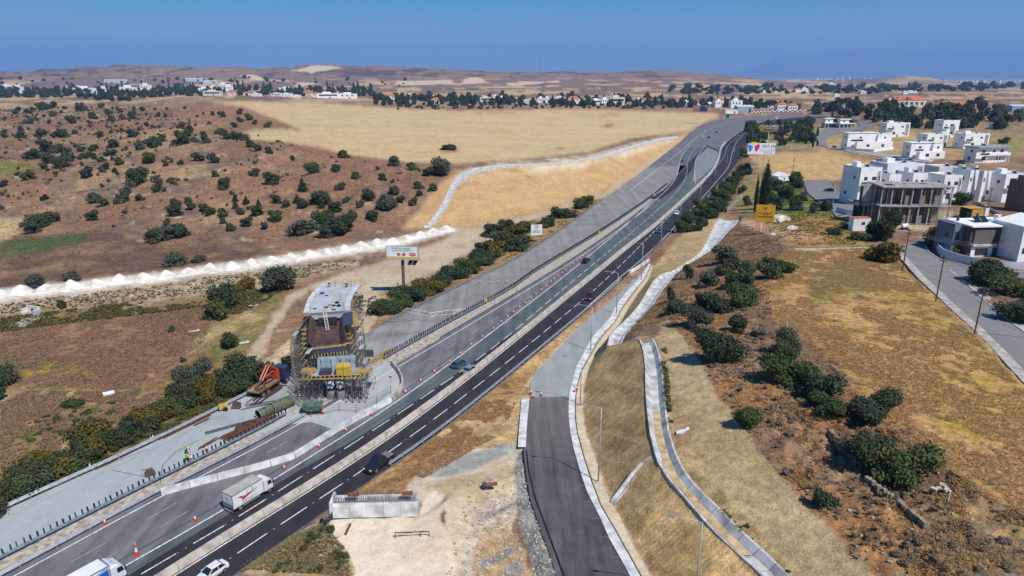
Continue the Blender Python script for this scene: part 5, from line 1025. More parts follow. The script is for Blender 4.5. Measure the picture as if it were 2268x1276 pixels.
# ================================================================== BRIDGE UNDER CONSTRUCTION
M_form = mat("formwork_yellow", (.42, .285, .09), .75, .22, 2); M_ply = mat("brown_plywood", (.105, .06, .055), .7, .2, .8); M_plyb = mat("blue_panel", (.055, .065, .14), .6, .15, 1); M_sc = mat("scaffold_tube", (.17, .165, .16), .6, .2, 2, metal=.3); M_deck = mat("fresh_deck_concrete", (.50, .515, .53), .85, .1, .35, col2=(.37, .385, .40)); M_timber = mat("raw_timber", (.50, .37, .20), .85, .2, 2); M_netshade = mat("dark_net_and_shade", (.02, .022, .022), .9, .1)  # the net black also paints the shade inside voids and openings
cen = spline([at(748, 818, 6), at(727, 765, 6.5), at(724.5, 691, 8), at(735, 655, 8.05), at(757, 631, 8.0)], 1.5, 0)
for p in cen: p.z = 8.0
i0 = min(range(len(cen)), key=lambda i: (cen[i] - at(724.5, 691, 8)).length)
dk = cen[i0:]; tr = cen[:i0 + 1]
br = thing("bridge_deck", "new concrete bridge deck with raised edges, open at its end", "bridge deck")
W = 4.75
MB().sweep(dk, [(-W, -.25), (-3.4, -.45), (-2.6, -1.5), (2.6, -1.5), (3.4, -.45), (W, -.25), (W, 0), (-W, 0)]).build("deck_slab", M_deck, br)
for s_ in (-1, 1):
    P = offset(dk, s_ * (W - .55)); MB().sweep(P, [(-.55, .0), (.55, .0), (.55, .28), (-.55, .28)]).build("edge_kerb", mat("edge_kerb_concrete", (.56, .575, .59), .85, .14, .4), br)
    P = offset(dk, s_ * (W - 1.6)); MB().sweep(P, [(-.05, .0), (.05, .0), (.05, .12), (-.05, .12)]).build("kerb_upstand", M_deck, br)
MB().sweep(resample(dk[:2], 2), [(-W, -.6), (W, -.6), (W, -.02), (-W, -.02)]).build("end_timber", M_timber, br)
rngb = random.Random(5)
for k in range(16):
    p = dk[0].lerp(dk[3], rngb.random()) + Vector((rngb.uniform(-.8, 1.9), rngb.uniform(0, 4), .05)); MB().box(p, (rngb.uniform(.3, 1), rngb.uniform(.3, 1), .12), rngb.random() * 3).build("mesh_debris", M_netshade if k < 9 else M_timber, br)
for dx, dy in ((-3.1, 2), (-3.0, 11), (3.2, 4), (3.3, 13)): 
    p = dk[0] + Vector((dx, dy, 0)); MB().box(p + Vector((0, 0, .05)), (.6, .6, .08)).build("deck_opening", M_netshade, br)
for k, (u, l) in enumerate(((.15, -3.5), (.15, 3.4), (.45, 2.4), (.98, -1), (.98, .8), (.98, 2), (.98, 2.7), (.55, -3.3))):
    p = dk[int(u * (len(dk) - 1))] + Vector((l, 0, 0)); MB().bar(p, p + Vector((0, 0, 1.7)), .05, 5).build("guard_post", M_sc, br)
cp = dk[int(.68 * (len(dk) - 1))] + Vector((-2.6, 0, .02)); MB().box(cp, (.9, 1.4, .25)).build("blue_crate", mat("crate_blue", (.02, .08, .38), .6, .05), br)
# falsework towers
fw = thing("falsework", "dense scaffold falsework of steel towers under the bridge deck", "scaffolding")
def tower(p, wx_, wy_, z0, z1, root, jac=True, r_=.05):
    mb = MB(); cs = [Vector((p[0] + sx * wx_ / 2, p[1] + sy * wy_ / 2, 0)) for sx, sy in ((-1, -1), (1, -1), (1, 1), (-1, 1))]
    for c in cs: mb.bar((c.x, c.y, z0), (c.x, c.y, z1), r_, 4)
    n = max(1, int((z1 - z0) / 1.5)); hz_ = (z1 - z0) / n
    for k in range(n + 1):
        z = z0 + hz_ * k
        for i in range(4):
            a, b_ = cs[i], cs[(i + 1) % 4]; mb.bar((a.x, a.y, z), (b_.x, b_.y, z), r_ * .6, 3)
            if k < n: mb.bar((a.x, a.y, z), (b_.x, b_.y, z + hz_), r_ * .5, 3)
    for c in cs: mb.box((c.x, c.y, z0 + .03), (.3, .3, .06))
    return mb.build("scaffold_tower", M_sc, root)
for j, (p, d) in enumerate(every(cen, 2.6, 4.5)):
    n_ = Vector((d.y, -d.x, 0)); top = 6.3 if p.y > at(724, 691, 8).y else 5.0
    for l in (-4.4, -2.6, -.9, .9, 2.6, 4.4):
        q = p + n_ * l; tower(q, 1.3, 1.5, max(-.3, zat(q.x, q.y)) - .05, top, fw)
    for l in (-4.7, 4.7): 
        q = p + n_ * l; MB().b2(q.x - .06, q.x + .06, q.y - 1.3, q.y + 1.3, top + .02, top + .2).build("bearer", M_form, fw)
# trough formwork
ff_ = thing("formwork", "open brown trough formwork with blue panels and yellow beams before the deck", "formwork")
tq = [p for p in tr if p.y > at(727, 772, 6).y]
for p in tq: p.z = 5.9
MB().sweep(tq, [(-2.5, -.25), (2.5, -.25), (2.5, 0), (-2.5, 0)]).build("trough_floor", M_ply, ff_)
MB().sweep(tq, [(-2.5, 0), (-2.35, 0), (-3.3, 1.6), (-3.45, 1.6)]).build("trough_side", M_ply, ff_); MB().sweep(tq, [(2.35, 0), (2.5, 0), (3.45, 1.6), (3.3, 1.6)]).build("trough_side", M_ply, ff_)
MB().sweep(tq[len(tq) // 2:], [(3.3, 1.5), (5.2, 1.75), (5.2, 1.85), (3.3, 1.6)]).build("wing_panel", M_plyb, ff_)
MB().sweep(tq[-max(2, len(tq) // 3):], [(-1.9, .0), (1.9, .0), (1.9, .9), (-1.9, .9)]).build("void_shade_block", M_netshade, ff_)  # solid dark block, paints the shade under the deck end
e = tq[0]; d0 = (tq[1] - tq[0]).normalized(); n0 = Vector((d0.y, -d0.x, 0)); az = math.atan2(n0.y, n0.x)
MB().box(e - d0 * .15 + Vector((0, 0, .35)), (6.6, .3, .35), az).build("front_beam", M_form, ff_); MB().box(e - d0 * .1 + Vector((0, 0, -.35)), (6.0, .15, .9), az).build("front_panel", M_plyb, ff_)
for k in range(12): MB().box(e - d0 * .9 + n0 * (-3.1 + k * .57) + Vector((0, 0, -.95)), (.16, 1.9, .26), az).build("beam_end", M_form, ff_)
for s_ in (-1, 1):
    for k in range(5):
        p = e + d0 * (1.2 + 2.6 * k) + n0 * s_ * 3.9; MB().box(p + Vector((0, 0, .1)), (1.5, .16, .24), az).build("bracket_beam", M_form, ff_); MB().bar(p + Vector((0, 0, -.2)), p - n0 * s_ * .4 + Vector((0, 0, 1.6)), .05, 4).build("raking_strut", M_sc, ff_)
for k in range(7): p = e + d0 * (7 + 1.4 * k) + n0 * 5.9; MB().box(p + Vector((0, 0, 1.5)), (1.6, 1.1, .12), az).build("catwalk_board", M_form, ff_)
ld = MB()
la, lb_ = e + d0 * 9.6 + n0 * .5 + Vector((0, 0, .1)), e + d0 * 13.3 + n0 * .35 + Vector((0, 0, 2.7))
lad = thing("ladder", "white ladder leaning out of the trough onto the deck edge", "ladder")
for s_ in (-.28, .28): MB().bar(la + n0 * s_, lb_ + n0 * s_, .045, 4).build("stile", M_white, lad)
for k in range(11): MB().bar(la.lerp(lb_, (k + .5) / 11) - n0 * .28, la.lerp(lb_, (k + .5) / 11) + n0 * .28, .03, 4).build("rung", M_white, lad)
# pier with its platform
pr = thing("bridge_pier", "half built round bridge pier inside a scaffold cage with yellow beams on top", "bridge pier")
pc = at(745, 882, 0); MB().bar(pc + Vector((-.9, 0, 0)), pc + Vector((-.9, 0, 4.3)), .75, 16).build("column", M_conc, pr, True); MB().bar(pc + Vector((.9, 0, 0)), pc + Vector((.9, 0, 4.3)), .75, 16).build("column", M_conc, pr, True)
for z in (1.9, 3.9):
    for s_ in (-.9, .9): MB().bar(pc + Vector((s_, 0, z)), pc + Vector((s_, 0, z + .35)), .95, 16).build("collar", M_netshade, pr, True)
for sx in (-4.2, -2.9, 2.7, 3.9, 5.0):
    for sy in (-1.0, .8): tower(pc + Vector((sx, sy, 0)), 1.1, 1.5, 0, 4.6, pr)
pz = 4.75; yaw = .08
for k in range(15): MB().box(pc + Vector((-5.1 + k * .76, -.2, pz + .1)), (.16, 4.4, .24), yaw).build("beam_end", M_form, pr)
for sy in (-1.7, 1.5): MB().box(pc + Vector((.3, sy, pz - .12)), (11.8, .2, .2), yaw).build("bearer", M_form, pr)
MB().box(pc + Vector((.3, .3, pz + .26)), (8.6, 3.2, .06), yaw).build("platform_board", mat("grey_board", (.34, .31, .30), .8, .2, 1), pr)
MB().box(pc + Vector((-4.6, .2, pz + .45)), (2.4, 2.0, .4), yaw).build("beam_stack", M_form, pr); MB().box(pc + Vector((5.0, .5, pz + .35)), (2.6, 1.4, .3), yaw).build("beam_stack", M_form, pr)
pil = thing("beam_pallet", "stacked yellow timber beams on the pier platform", "timber stack")
for i in range(2):
    for j in range(5): MB().box(pc + Vector((1.3 + i * 1.25, -.6, pz + .45 + j * .36)), (1.15, 1.7, .26), yaw).build("beam_bundle", mat("beam_bright_yellow", (.60, .42, .06), .7, .12, 2), pil)
tar = thing("leaning_shutter", "leaning blue grey steel shutter on the pier platform", "shutter"); MB().hexa([pc + Vector((-3.2, .9, pz + .3)), pc + Vector((3.4, 1.4, pz + .3)), pc + Vector((3.4, 1.6, pz + .3)), pc + Vector((-3.2, 1.1, pz + .3))], [pc + Vector((-3.2, 1.5, pz + 2.5)), pc + Vector((3.4, 2.0, pz + 2.7)), pc + Vector((3.4, 2.2, pz + 2.7)), pc + Vector((-3.2, 1.7, pz + 2.5))]).build("panel", mat("panel_blue_grey", (.28, .35, .43), .6, .15, .8), tar)
for k in range(4): MB().box(pc + Vector((-2.4 + k * 1.7, 1.1 + k * .13, pz + 1.4)), (.12, .2, 2.0), .08).build("rib", M_galv, tar)
bx_ = thing("site_box", "brown steel box beside the yellow beam stack on the platform", "box"); MB().box(pc + Vector((-1.3, -.5, pz + .65)), (1.9, 1.5, .7), yaw).build("box_body", M_ply, bx_); MB().box(pc + Vector((-1.3, -.5, pz + 1.03)), (2.0, 1.6, .07), yaw).build("lid", M_plyb, bx_)
# access scaffolds at the sides
for k, (lab, off_, n_st) in enumerate((("tall ladder scaffold with boards on the left of the falsework", -6.0, 9), ("long access scaffold with pale boards on the right of the falsework", 6.3, 8))):
    sc = thing("access_scaffold", lab, "scaffolding")
    for j, (p, d) in enumerate(every(cen, 2.7, 3 if off_ > 0 else 1)):
        if j >= n_st: break
        n_ = Vector((d.y, -d.x, 0)); q = p + n_ * off_; zt = 6.4 if off_ < 0 else 1.6 + .75 * j
        tower(q, 1.1, 2.5, max(-.4, zat(q.x, q.y)) - .05, zt, sc, r_=.045)
        if off_ > 0 or j % 4 == 3: MB().box((q.x, q.y, zt + .04), (.8, 2.4, .08)).build("board", mat("grey_planks", (.40, .40, .40), .8, .2, 1), sc)
        if off_ < 0:
            for z in np.arange(.6, zt, .75): MB().box((q.x - .5, q.y - .9, float(z)), (.5, .12, .05)).build("rung_board", M_timber, sc)
# debris heap by the deck
hp = thing("debris_heap", "heap of broken formwork and pale rubble right of the deck", "debris"); c0_ = at(800, 672, 0)
for k in range(46):
    p = c0_ + Vector((rngb.gauss(0, 2.6), rngb.gauss(0, 3.0), 0)); zz = max(0, 2.6 - (p - c0_).length * .6) * rngb.random(); MB().box(p + Vector((0, 0, zz + .15)), (rngb.uniform(.3, 2.2), rngb.uniform(.15, .6), rngb.uniform(.1, .4)), rngb.random() * 3).build("plank" if k % 2 else "rubble_block", [M_ply, M_timber, M_conc, M_netshade][k % 4], hp)
# ================================================================== ABUTMENT IN THE FOREGROUND
ab = thing("bridge_abutment", "pale concrete bridge abutment with a row of upright rebars", "bridge abutment"); A_, B_ = ABUT; L_ = (B_ - A_).length; ang = math.atan2(abd.y, abd.x)
def abox(name, u0, u1, v0, v1, z0, z1, m):
    a = A_ + abd * ((u0 + u1) / 2) + abn * ((v0 + v1) / 2); return MB().box((a.x, a.y, (z0 + z1) / 2), (u1 - u0, v1 - v0, z1 - z0), ang).build(name, m, ab)
npan = 5
for k in range(npan): abox("wall_panel", L_ * k / npan + .015, L_ * (k + 1) / npan - .015, .02, .9, 4.6, 6.15 + .02 * (k % 2), M_concw)
abox("front_wall", 0, L_, 1.6, 2.5, 0, 6.1, M_concw); abox("seat_slab", .05, L_ - .05, .9, 1.6, 4.6, 5.9, M_conc); abox("side_wall", -.35, -.02, .1, 2.5, 0, 6.6, M_concw)
rb = MB().bar((0, 0, 0), (0, 0, 1.15), .028, 4).mesh("rebar", mat("rebar", (.15, .10, .10), .8, .1))
for k in range(int(L_ / .19)):
    for v in (.75, 1.3):
        a = A_ + abd * (.1 + k * .19) + abn * v; o = link("rebar", rb, ab); o.location = (a.x, a.y, 5.95); o.rotation_euler = (rngb.uniform(-.05, .05), rngb.uniform(-.05, .05), 0)
for u in (1.7, L_ - 1.9): abox("rebar_cage", u, u + 1.3, .95, 1.3, 6.9, 7.3, mat("rust", (.22, .09, .05)))
ed = thing("retaining_edge", "dark steel sheet edge at the left end of the white pad", "sheet piling"); a = at(722, 1178, 4.2)
for k in range(5): MB().box(a + Vector((.2 * k * abd.x - .1, .9 + .55 * k, -.1)), (.14, .52, 2.6)).build("sheet", mat("piling_dark", (.05, .065, .06), .7, .15, 2), ed)
fr_ = thing("steel_trestle", "low rusty steel trestle standing on the white pad", "trestle"); a, b_ = at(876, 1192, 5), at(951, 1190, 5)
MB().bar(a + Vector((0, 0, .75)), b_ + Vector((0, 0, .75)), .07, 5).build("top_bar", M_steel_d, fr_)
for p in (a, b_, a.lerp(b_, .75)): MB().bar(p, p + Vector((0, 0, .75)), .055, 5).build("leg", M_steel_d, fr_)
MB().bar(a + Vector((.3, 0, .5)), b_ + Vector((-.6, 0, .85)), .03, 4).build("brace", mat("rust", (.22, .09, .05)), fr_)
pl_ = thing("timber_post", "short brown timber plank lying on the white pad", "plank"); a = at(765, 1186, 5); MB().bar(a + Vector((0, 0, .1)), a + Vector((.15, 1.9, .15)), .16, 4).build("plank", mat("rust_brown", (.18, .08, .05), .8, .15), pl_)
rk = thing("fallen_sign", "collapsed brown and grey board lying on the sandy slope by the slip road", "scrap board"); a = at(1085, 1076, 3.3)
MB().box(a + Vector((.2, 0, .25)), (1.6, .7, .12), .2).build("board", mat("rust", (.22, .09, .05)), rk); MB().box(a + Vector((-.1, .5, .45)), (1.2, .5, .1), .7).build("grey_board", mat("grey_board", (.34, .31, .30)), rk); MB().box(a + Vector((-.7, 0, .2)), (.5, .6, .4), .4).build("rubble", M_steel_d, rk)
# ================================================================== WORKS AREA
def rotz(v, a): return Vector((v[0] * math.cos(a) - v[1] * math.sin(a), v[0] * math.sin(a) + v[1] * math.cos(a), v[2]))
hc = hdg(LA, (620, 880)); ct = thing("crane_truck", "flatbed truck with a folded red loader crane and blue cab beside the pier", "crane truck", at(562, 884), hc + .12); ct.scale = (1.08, 1.08, 1.08)
MB().b2(.3, 8.2, -.45, .45, .75, 1.05).build("chassis", M_trim, ct); MB().b2(0, 5.3, -1.25, 1.25, 1.1, 1.3).build("flatbed", mat("flatbed_wood", (.25, .15, .085), .85, .2, 1.2), ct)
for s_ in (-1, 1):
    for k in range(4): MB().b2(.1 + k * 1.3, 1.3 + k * 1.3, s_ * 1.22 - .03, s_ * 1.22 + .03, 1.1, 1.55).build("drop_side", mat("drop_side_rust", (.30, .17, .09), .8, .2, 1), ct)
MB().sideprism([(6.5, .8), (8.3, .8), (8.35, 1.7), (8.05, 2.9), (6.5, 2.95)], -1.2, 1.2).build("cab", paintmat("paint_cab_navy", (.025, .035, .10)), ct); MB().hexa([(8.36, -1.05, 1.75), (8.38, -1.05, 1.75), (8.38, 1.05, 1.75), (8.36, 1.05, 1.75)], [(8.09, -1, 2.75), (8.11, -1, 2.75), (8.11, 1, 2.75), (8.09, 1, 2.75)]).build("windscreen", M_glass, ct)
for s_ in (-1, 1): MB().b2(7.1, 7.9, s_ * 1.2 - .01, s_ * 1.2 + .015, 1.8, 2.6).build("side_window", M_glass, ct)
for x in (1.1, 2.3, 7.2):
    for s_ in (-1, 1): wheel(ct, x, s_ * 1.05, .5, .3)
P_cr = paintmat("crane_red", (.50, .065, .03))
MB().b2(5.5, 6.2, -.5, .5, 1.0, 3.0).build("crane_column", P_cr, ct)
for s_ in (-.28, .28): MB().bar((5.8, s_, 3.0), (4.2, s_, 4.3), .17, 6).build("crane_boom", P_cr, ct); MB().bar((4.2, s_, 4.3), (2.2, s_, 2.4), .15, 6).build("crane_boom", P_cr, ct)
MB().bar((5.7, 0, 2.9), (3.2, 0, 2.5), .16, 6).build("crane_jib", P_cr, ct); MB().bar((3.0, 0, 2.6), (.6, 0, 1.6), .2, 6).build("crane_jib", M_steel_d, ct); MB().bar((5.9, .1, 3.1), (5.7, .1, 3.6), .3, 8).build("slew_motor", M_steel_d, ct)
for s_ in (-1, 1): MB().b2(5.6, 5.9, s_ * 1.2, s_ * 2.2, .5, .7).build("outrigger", M_trim, ct)
rg = random.Random(11)
for k in range(14): MB().box((rg.uniform(.3, 4.6), rg.uniform(-.9, .9), 1.4 + .1 * (k % 3)), (rg.uniform(.8, 2.4), .18, .14), rg.uniform(-.3, .3)).build("load_plank", [M_timber, M_ply, mat("rust", (.22, .09, .05))][k % 3], ct)
# corrugated culvert pipes
M_pipe = mat("olive_pipe", (.125, .135, .085), .6, .2, 2)
def pipe(p0, p1, r_, label):
    root = thing("culvert_pipe", label, "pipe"); d = (p1 - p0); Ln = d.length; d.normalize(); n = int(Ln / .22); mb = MB(); a = Vector((-d.y, d.x, 0)); K = 20
    for i in range(n + 1):
        c = p0 + d * (Ln * i / n) + Vector((0, 0, r_)); rr_ = r_ * (1 + (.035 if i % 2 else -.035))
        for k in range(K): t_ = 2 * math.pi * k / K; mb.v.append(tuple(c + a * math.cos(t_) * rr_ + Vector((0, 0, math.sin(t_) * rr_))))
    for i in range(n):
        for k in range(K): mb.f.append((i * K + k, i * K + (k + 1) % K, (i + 1) * K + (k + 1) % K, (i + 1) * K + k))
    mb.build("corrugated_shell", M_pipe, root)
    for e_ in (p0, p1):
        c = e_ + Vector((0, 0, r_)); MB().sweep([c + a * math.cos(t_) * r_ + Vector((0, 0, math.sin(t_) * r_)) for t_ in np.linspace(0, 2 * math.pi, 17)], [(-.04, -.04), (.04, -.04), (.04, .04), (-.04, .04)]).build("end_ring", M_galv, root)
pipe(at(573, 929), at(606, 914), .85, "shorter olive corrugated culvert pipe lying by the fins"); pipe(at(604, 916), at(648, 897), .98, "longer olive corrugated culvert pipe next to its shorter twin")
# stacks of rusty beams
M_ru = mat("rust_beam", (.155, .07, .045), .8, .2, 1.5)
def beams(name, label, px0, px1, n, wd, lay=1, m=M_ru, jit=.25):
    root = thing(name, label, "steel beams"); A_, B_ = at(*px0), at(*px1); d = (B_ - A_).normalized(); s_ = Vector((d.y, -d.x, 0)); r2 = random.Random(len(label))
    for k in range(n):
        for l in range(lay):
            j = r2.uniform(-jit, jit) * 3; a = A_ + s_ * (k * wd) + d * j; b_ = B_ + s_ * (k * wd + r2.uniform(-jit, jit) * .4) + d * r2.uniform(-jit, jit) * 3
            MB().bar(a + Vector((0, 0, .1 + .2 * l)), b_ + Vector((0, 0, .1 + .2 * l)), .1, 4).build("beam", m, root)
beams("beam_stack", "long stack of rusty beams lying along the left guardrail", (352, 968), (462, 914), 5, .3, 2); beams("beam_stack", "single row of rusty beams near the cone on the left edge", (208, 1038), (322, 984), 3, .3)
beams("beam_stack", "wide stack of rusty beams beside the fins before the culvert pipes", (492, 970), (600, 922), 6, .32, 2); beams("beam_stack", "dark grey beams lying loose on the pale apron", (458, 958), (538, 936), 3, .35, 1, mat("grey_beam", (.13, .125, .12), .8, .15)); beams("beam_stack", "short rusty bars beside the cone and the workers", (440, 994), (478, 972), 3, .25)
beams("beam_stack", "thin rusty bars behind the culvert pipe stack", (432, 942), (470, 924), 2, .25); beams("beam_stack", "mixed scrap planks in front of the culvert pipes", (535, 940), (572, 928), 5, .35, 2, M_ply, .6); beams("beam_stack", "planks scattered behind the crane truck bed", (565, 880), (590, 862), 7, .4, 2, M_ply, .9); beams("beam_stack", "dark boards lying below the crane truck", (560, 895), (600, 888), 5, .4, 1, M_steel_d, .8); beams("beam_stack", "yellow formwork beams on the closed carriageway", (845, 785), (865, 775), 4, .3, 2, M_form); beams("beam_stack", "bundled yellow beams beside the fins near the pier", (815, 805), (842, 790), 4, .3, 2, M_form)
beams("beam_stack", "stacked steel grating plates at the edge of the slip road base", (1180, 848), (1182, 832), 7, .3, 1, mat("grating", (.14, .10, .09), .8, .1), .05)
for q, lb in (((522, 905), "rusty brown steel skip standing against the left guardrail"),):
    o = thing("steel_plate", lb, "steel plate", at(*q)); MB().hexa([(-.8, -.3, 0), (.8, -.3, 0), (.8, .5, 0), (-.8, .5, 0)], [(-.3, .1, 1.3), (.9, .1, 1.0), (.9, .4, 1.0), (-.3, .4, 1.3)]).build("plate", M_ply, o); MB().bar((-.6, .5, 0), (.2, .2, 1.1), .06, 4).build("prop", M_steel_d, o)
cm = thing("compressor", "small yellow wheeled compressor by the left guardrail", "machine", at(496, 908)); MB().box((0, 0, .7), (1.5, .9, .8), .5).build("housing", mat("machine_yellow", (.55, .40, .10), .6, .15), cm)
for s_ in (-.5, .5): MB().bar((s_, -.6, .4), (s_, -.45, .4), .4, 12).build("wheel", M_tyre, cm)
hpz = thing("hopper", "green steel concrete hopper on legs near the culvert pipes", "hopper", at(694, 914), .15); MB().hexa([(-1.1, -.7, .6), (1.1, -.7, .6), (1.1, .7, .6), (-1.1, .7, .6)], [(-1.8, -1.0, 1.7), (1.8, -1.0, 1.7), (1.8, 1.0, 1.7), (-1.8, 1.0, 1.7)]).build("bin", mat("hopper_green", (.10, .17, .15), .6, .2, 1.5), hpz)
for sx in (-1, 1):
    for sy in (-.6, .6): MB().bar((sx, sy, 0), (sx, sy, .7), .06, 4).build("leg", M_steel_d, hpz)
MB().box((0, 0, .1), (3.2, 1.6, .1)).build("skid", M_ply, hpz)
cpz = thing("plate_compactor", "brown roller compactor parked on the pale carriageway", "compactor", at(333, 1053), .6); MB().box((0, 0, .75), (.9, .6, .55)).build("engine", mat("rust_dark", (.14, .085, .06), .8, .2, 3), cpz); MB().bar((.35, -.4, .35), (.35, .4, .35), .34, 14).build("drum", M_steel_d, cpz); MB().bar((-.35, -.4, .35), (-.35, .4, .35), .34, 14).build("drum", M_steel_d, cpz); MB().tube([(-.3, .2, .9), (-1.0, .2, 1.3)], .04).build("handle", M_steel_d, cpz)
MB().tube([(-.3, -.2, .9), (-1.0, -.2, 1.3)], .04).build("handle", M_steel_d, cpz)
fnn = thing("site_fence", "thin wire site fence posts along the pale apron", "fence"); Pw = [at(*q) for q in [(690, 925), (752, 912), (790, 915), (835, 895), (866, 872)]]
for p in Pw: MB().bar(p, p + Vector((0, 0, 1.6)), .05, 5).build("post", M_sc, fnn)
for z in (.5, 1.0, 1.5): MB().tube([p + Vector((0, 0, z)) for p in Pw], .025, 4).build("wire", M_sc, fnn)
gb = thing("notice_board", "dark square notice board on a post right of the falsework", "sign", at(818, 802)); MB().box((0, 0, 1.9), (1.9, .1, 1.5)).build("panel", mat("board_dark", (.09, .085, .075), .8, .1), gb); MB().bar((0, .1, 0), (0, .1, 1.4), .06, 5).build("post", M_sc, gb)
stk = thing("scaffold_stack", "stack of grey scaffold frames stored on the closed carriageway", "scaffold parts"); c_ = at(885, 712)
for k in range(16):
    p = c_ + Vector((-3 + k * .45 + rg.uniform(-.2, .2), rg.uniform(-1.2, 1.2), 0)); MB().bar(p, p + Vector((rg.uniform(-.3, .3), 0, rg.uniform(.7, 1.5))), .05, 4).build("frame_tube", M_galv, stk); MB().bar(p + Vector((0, 0, .3)), p + Vector((1.6, .3, .4)), .05, 4).build("frame_tube", M_galv, stk)
# ---- people
def person(name, label, p, rz, joints, rad, coatm, legm, skin, hat):
    root = thing("person", label, "person", p, rz)
    def skinned(nm, vs_, es, rs, m_):
        me_ = bpy.data.meshes.new(nm); me_.from_pydata(vs_, es, []); o = link(nm, me_, root); me_.materials.append(m_)
        md = o.modifiers.new("skin", 'SKIN'); md.use_smooth_shade = True; sk = me_.skin_vertices[0].data
        for i_, r_ in enumerate(rs): sk[i_].radius = (r_, r_)
        sk[0].use_root = True; s2 = o.modifiers.new("sub", 'SUBSURF'); s2.levels = 1; s2.render_levels = 1
    J = joints
    body = [J['pel'], J['che'], J['nec'], J['hea'], J['shl'], J['ell'], J['hal'], J['shr'], J['elr'], J['har'], J['hil'], J['knl'], J['fol'], J['hir'], J['knr'], J['for']]
    skinned("body", body, [(0, 1), (1, 2), (2, 3), (1, 4), (4, 5), (5, 6), (1, 7), (7, 8), (8, 9), (0, 10), (10, 11), (11, 12), (0, 13), (13, 14), (14, 15)], [.16, .17, .06, .10, .08, .06, .045, .08, .06, .045, .10, .075, .055, .10, .075, .055], legm)
    skinned("vest", [tuple(Vector(J['pel']) * .85 + Vector(J['che']) * .15), J['che'], J['shl'], J['shr'], tuple(Vector(J['shl']).lerp(Vector(J['ell']), .8)), tuple(Vector(J['shr']).lerp(Vector(J['elr']), .8))], [(0, 1), (1, 2), (1, 3), (2, 4), (3, 5)], [.19, .20, .105, .105, .085, .085], coatm)
    h = Vector(J['hea']); d_ = (h - Vector(J['nec'])).normalized(); MB().bar(h - d_ * .04, h + d_ * .10, .11, 10, .10).build("face", skin, root, True); MB().bar(h + d_ * .07, h + d_ * .17, .135, 10, .08).build("helmet", hat, root, True)
    MB().bar(h + d_ * .06, h + d_ * .08, .165, 10).build("helmet_brim", hat, root)
    for f in ('fol', 'for'): q_ = Vector(J[f]); MB().box(q_ + Vector((.07, 0, -.02)), (.28, .10, .10)).build("boot", M_trim, root)
    for hd_ in ('hal', 'har'):
        q_ = Vector(J[hd_]); MB().box(q_, (.09, .07, .05)).build("palm", skin, root)
        for k_ in range(4): MB().bar(q_ + Vector((.04, -.03 + .02 * k_, 0)), q_ + Vector((.11 - .012 * abs(k_ - 1.5), -.03 + .02 * k_, -.03)), .011, 4).build("finger", skin, root)
        MB().bar(q_ + Vector((0, .035, 0)), q_ + Vector((.06, .07, -.01)), .012, 4).build("thumb", skin, root)
M_hv = mat("hi_vis_yellow", (.50, .78, .04), .7, .05); M_dk = mat("dark_trousers", (.025, .03, .05), .85, .1); M_skin = mat("skin", (.38, .21, .14), .6, .05)
bend = dict(pel=(0, 0, .98), che=(.32, 0, 1.28), nec=(.45, 0, 1.38), hea=(.58, 0, 1.46), shl=(.34, .22, 1.30), ell=(.55, .28, 1.06), hal=(.62, .22, .82), shr=(.34, -.22, 1.30), elr=(.55, -.28, 1.06), har=(.62, -.22, .82), hil=(0, .11, .92), knl=(.08, .13, .50), fol=(0, .13, .06), hir=(0, -.11, .92), knr=(.1, -.13, .50), **{'for': (.1, -.15, .06)})
cro = dict(pel=(0, 0, .45), che=(.2, 0, .88), nec=(.28, 0, 1.05), hea=(.35, 0, 1.18), shl=(.2, .22, .92), ell=(.4, .27, .70), hal=(.58, .18, .55), shr=(.2, -.22, .92), elr=(.4, -.27, .70), har=(.58, -.18, .55), hil=(0, .12, .45), knl=(.42, .16, .50), fol=(.2, .16, .06), hir=(0, -.12, .42), knr=(.35, -.16, .30), **{'for': (0, -.16, .06)})
sta = dict(pel=(0, 0, .98), che=(.02, 0, 1.35), nec=(.02, 0, 1.5), hea=(.04, 0, 1.62), shl=(.02, .21, 1.38), ell=(.04, .28, 1.1), hal=(.16, .26, .88), shr=(.02, -.21, 1.38), elr=(.04, -.28, 1.1), har=(.16, -.26, .88), hil=(0, .11, .92), knl=(.04, .12, .5), fol=(-.02, .13, .06), hir=(0, -.11, .92), knr=(.06, -.12, .5), **{'for': (.12, -.13, .06)})
person("person", "worker in yellow vest bending forward on the pale carriageway", at(413, 1007), -.6, bend, 0, M_hv, M_dk, M_skin, M_hv); person("person", "worker in yellow vest crouching beside the fins and a cone", at(413, 1021), -.9, cro, 0, M_hv, M_dk, M_skin, M_hv)
person("person", "worker in pale vest standing at the far end of the bridge deck", dk[-2] + Vector((-2.4, 0, .02)), -1.2, bend, 0, mat("pale_hi_vis", (.62, .74, .45), .7, .05), M_dk, M_skin, M_white); person("person", "worker in red crouching at the far end of the deck by the posts", dk[-2] + Vector((1.7, 0, .02)), -2.0, cro, 0, mat("red_vest", (.30, .03, .04), .7, .05), M_dk, M_skin, M_white)
person("person", "dark clothed person standing on the dirt beside the billboard leg", gp(881, 637), .4, sta, 0, M_dk, M_dk, M_skin, M_white)
person("person", "bent worker in grey by the end of the fins near the pier", at(797, 838), -.8, bend, 0, mat("grey_shirt", (.16, .16, .20), .8, .1), M_dk, M_skin, M_white)
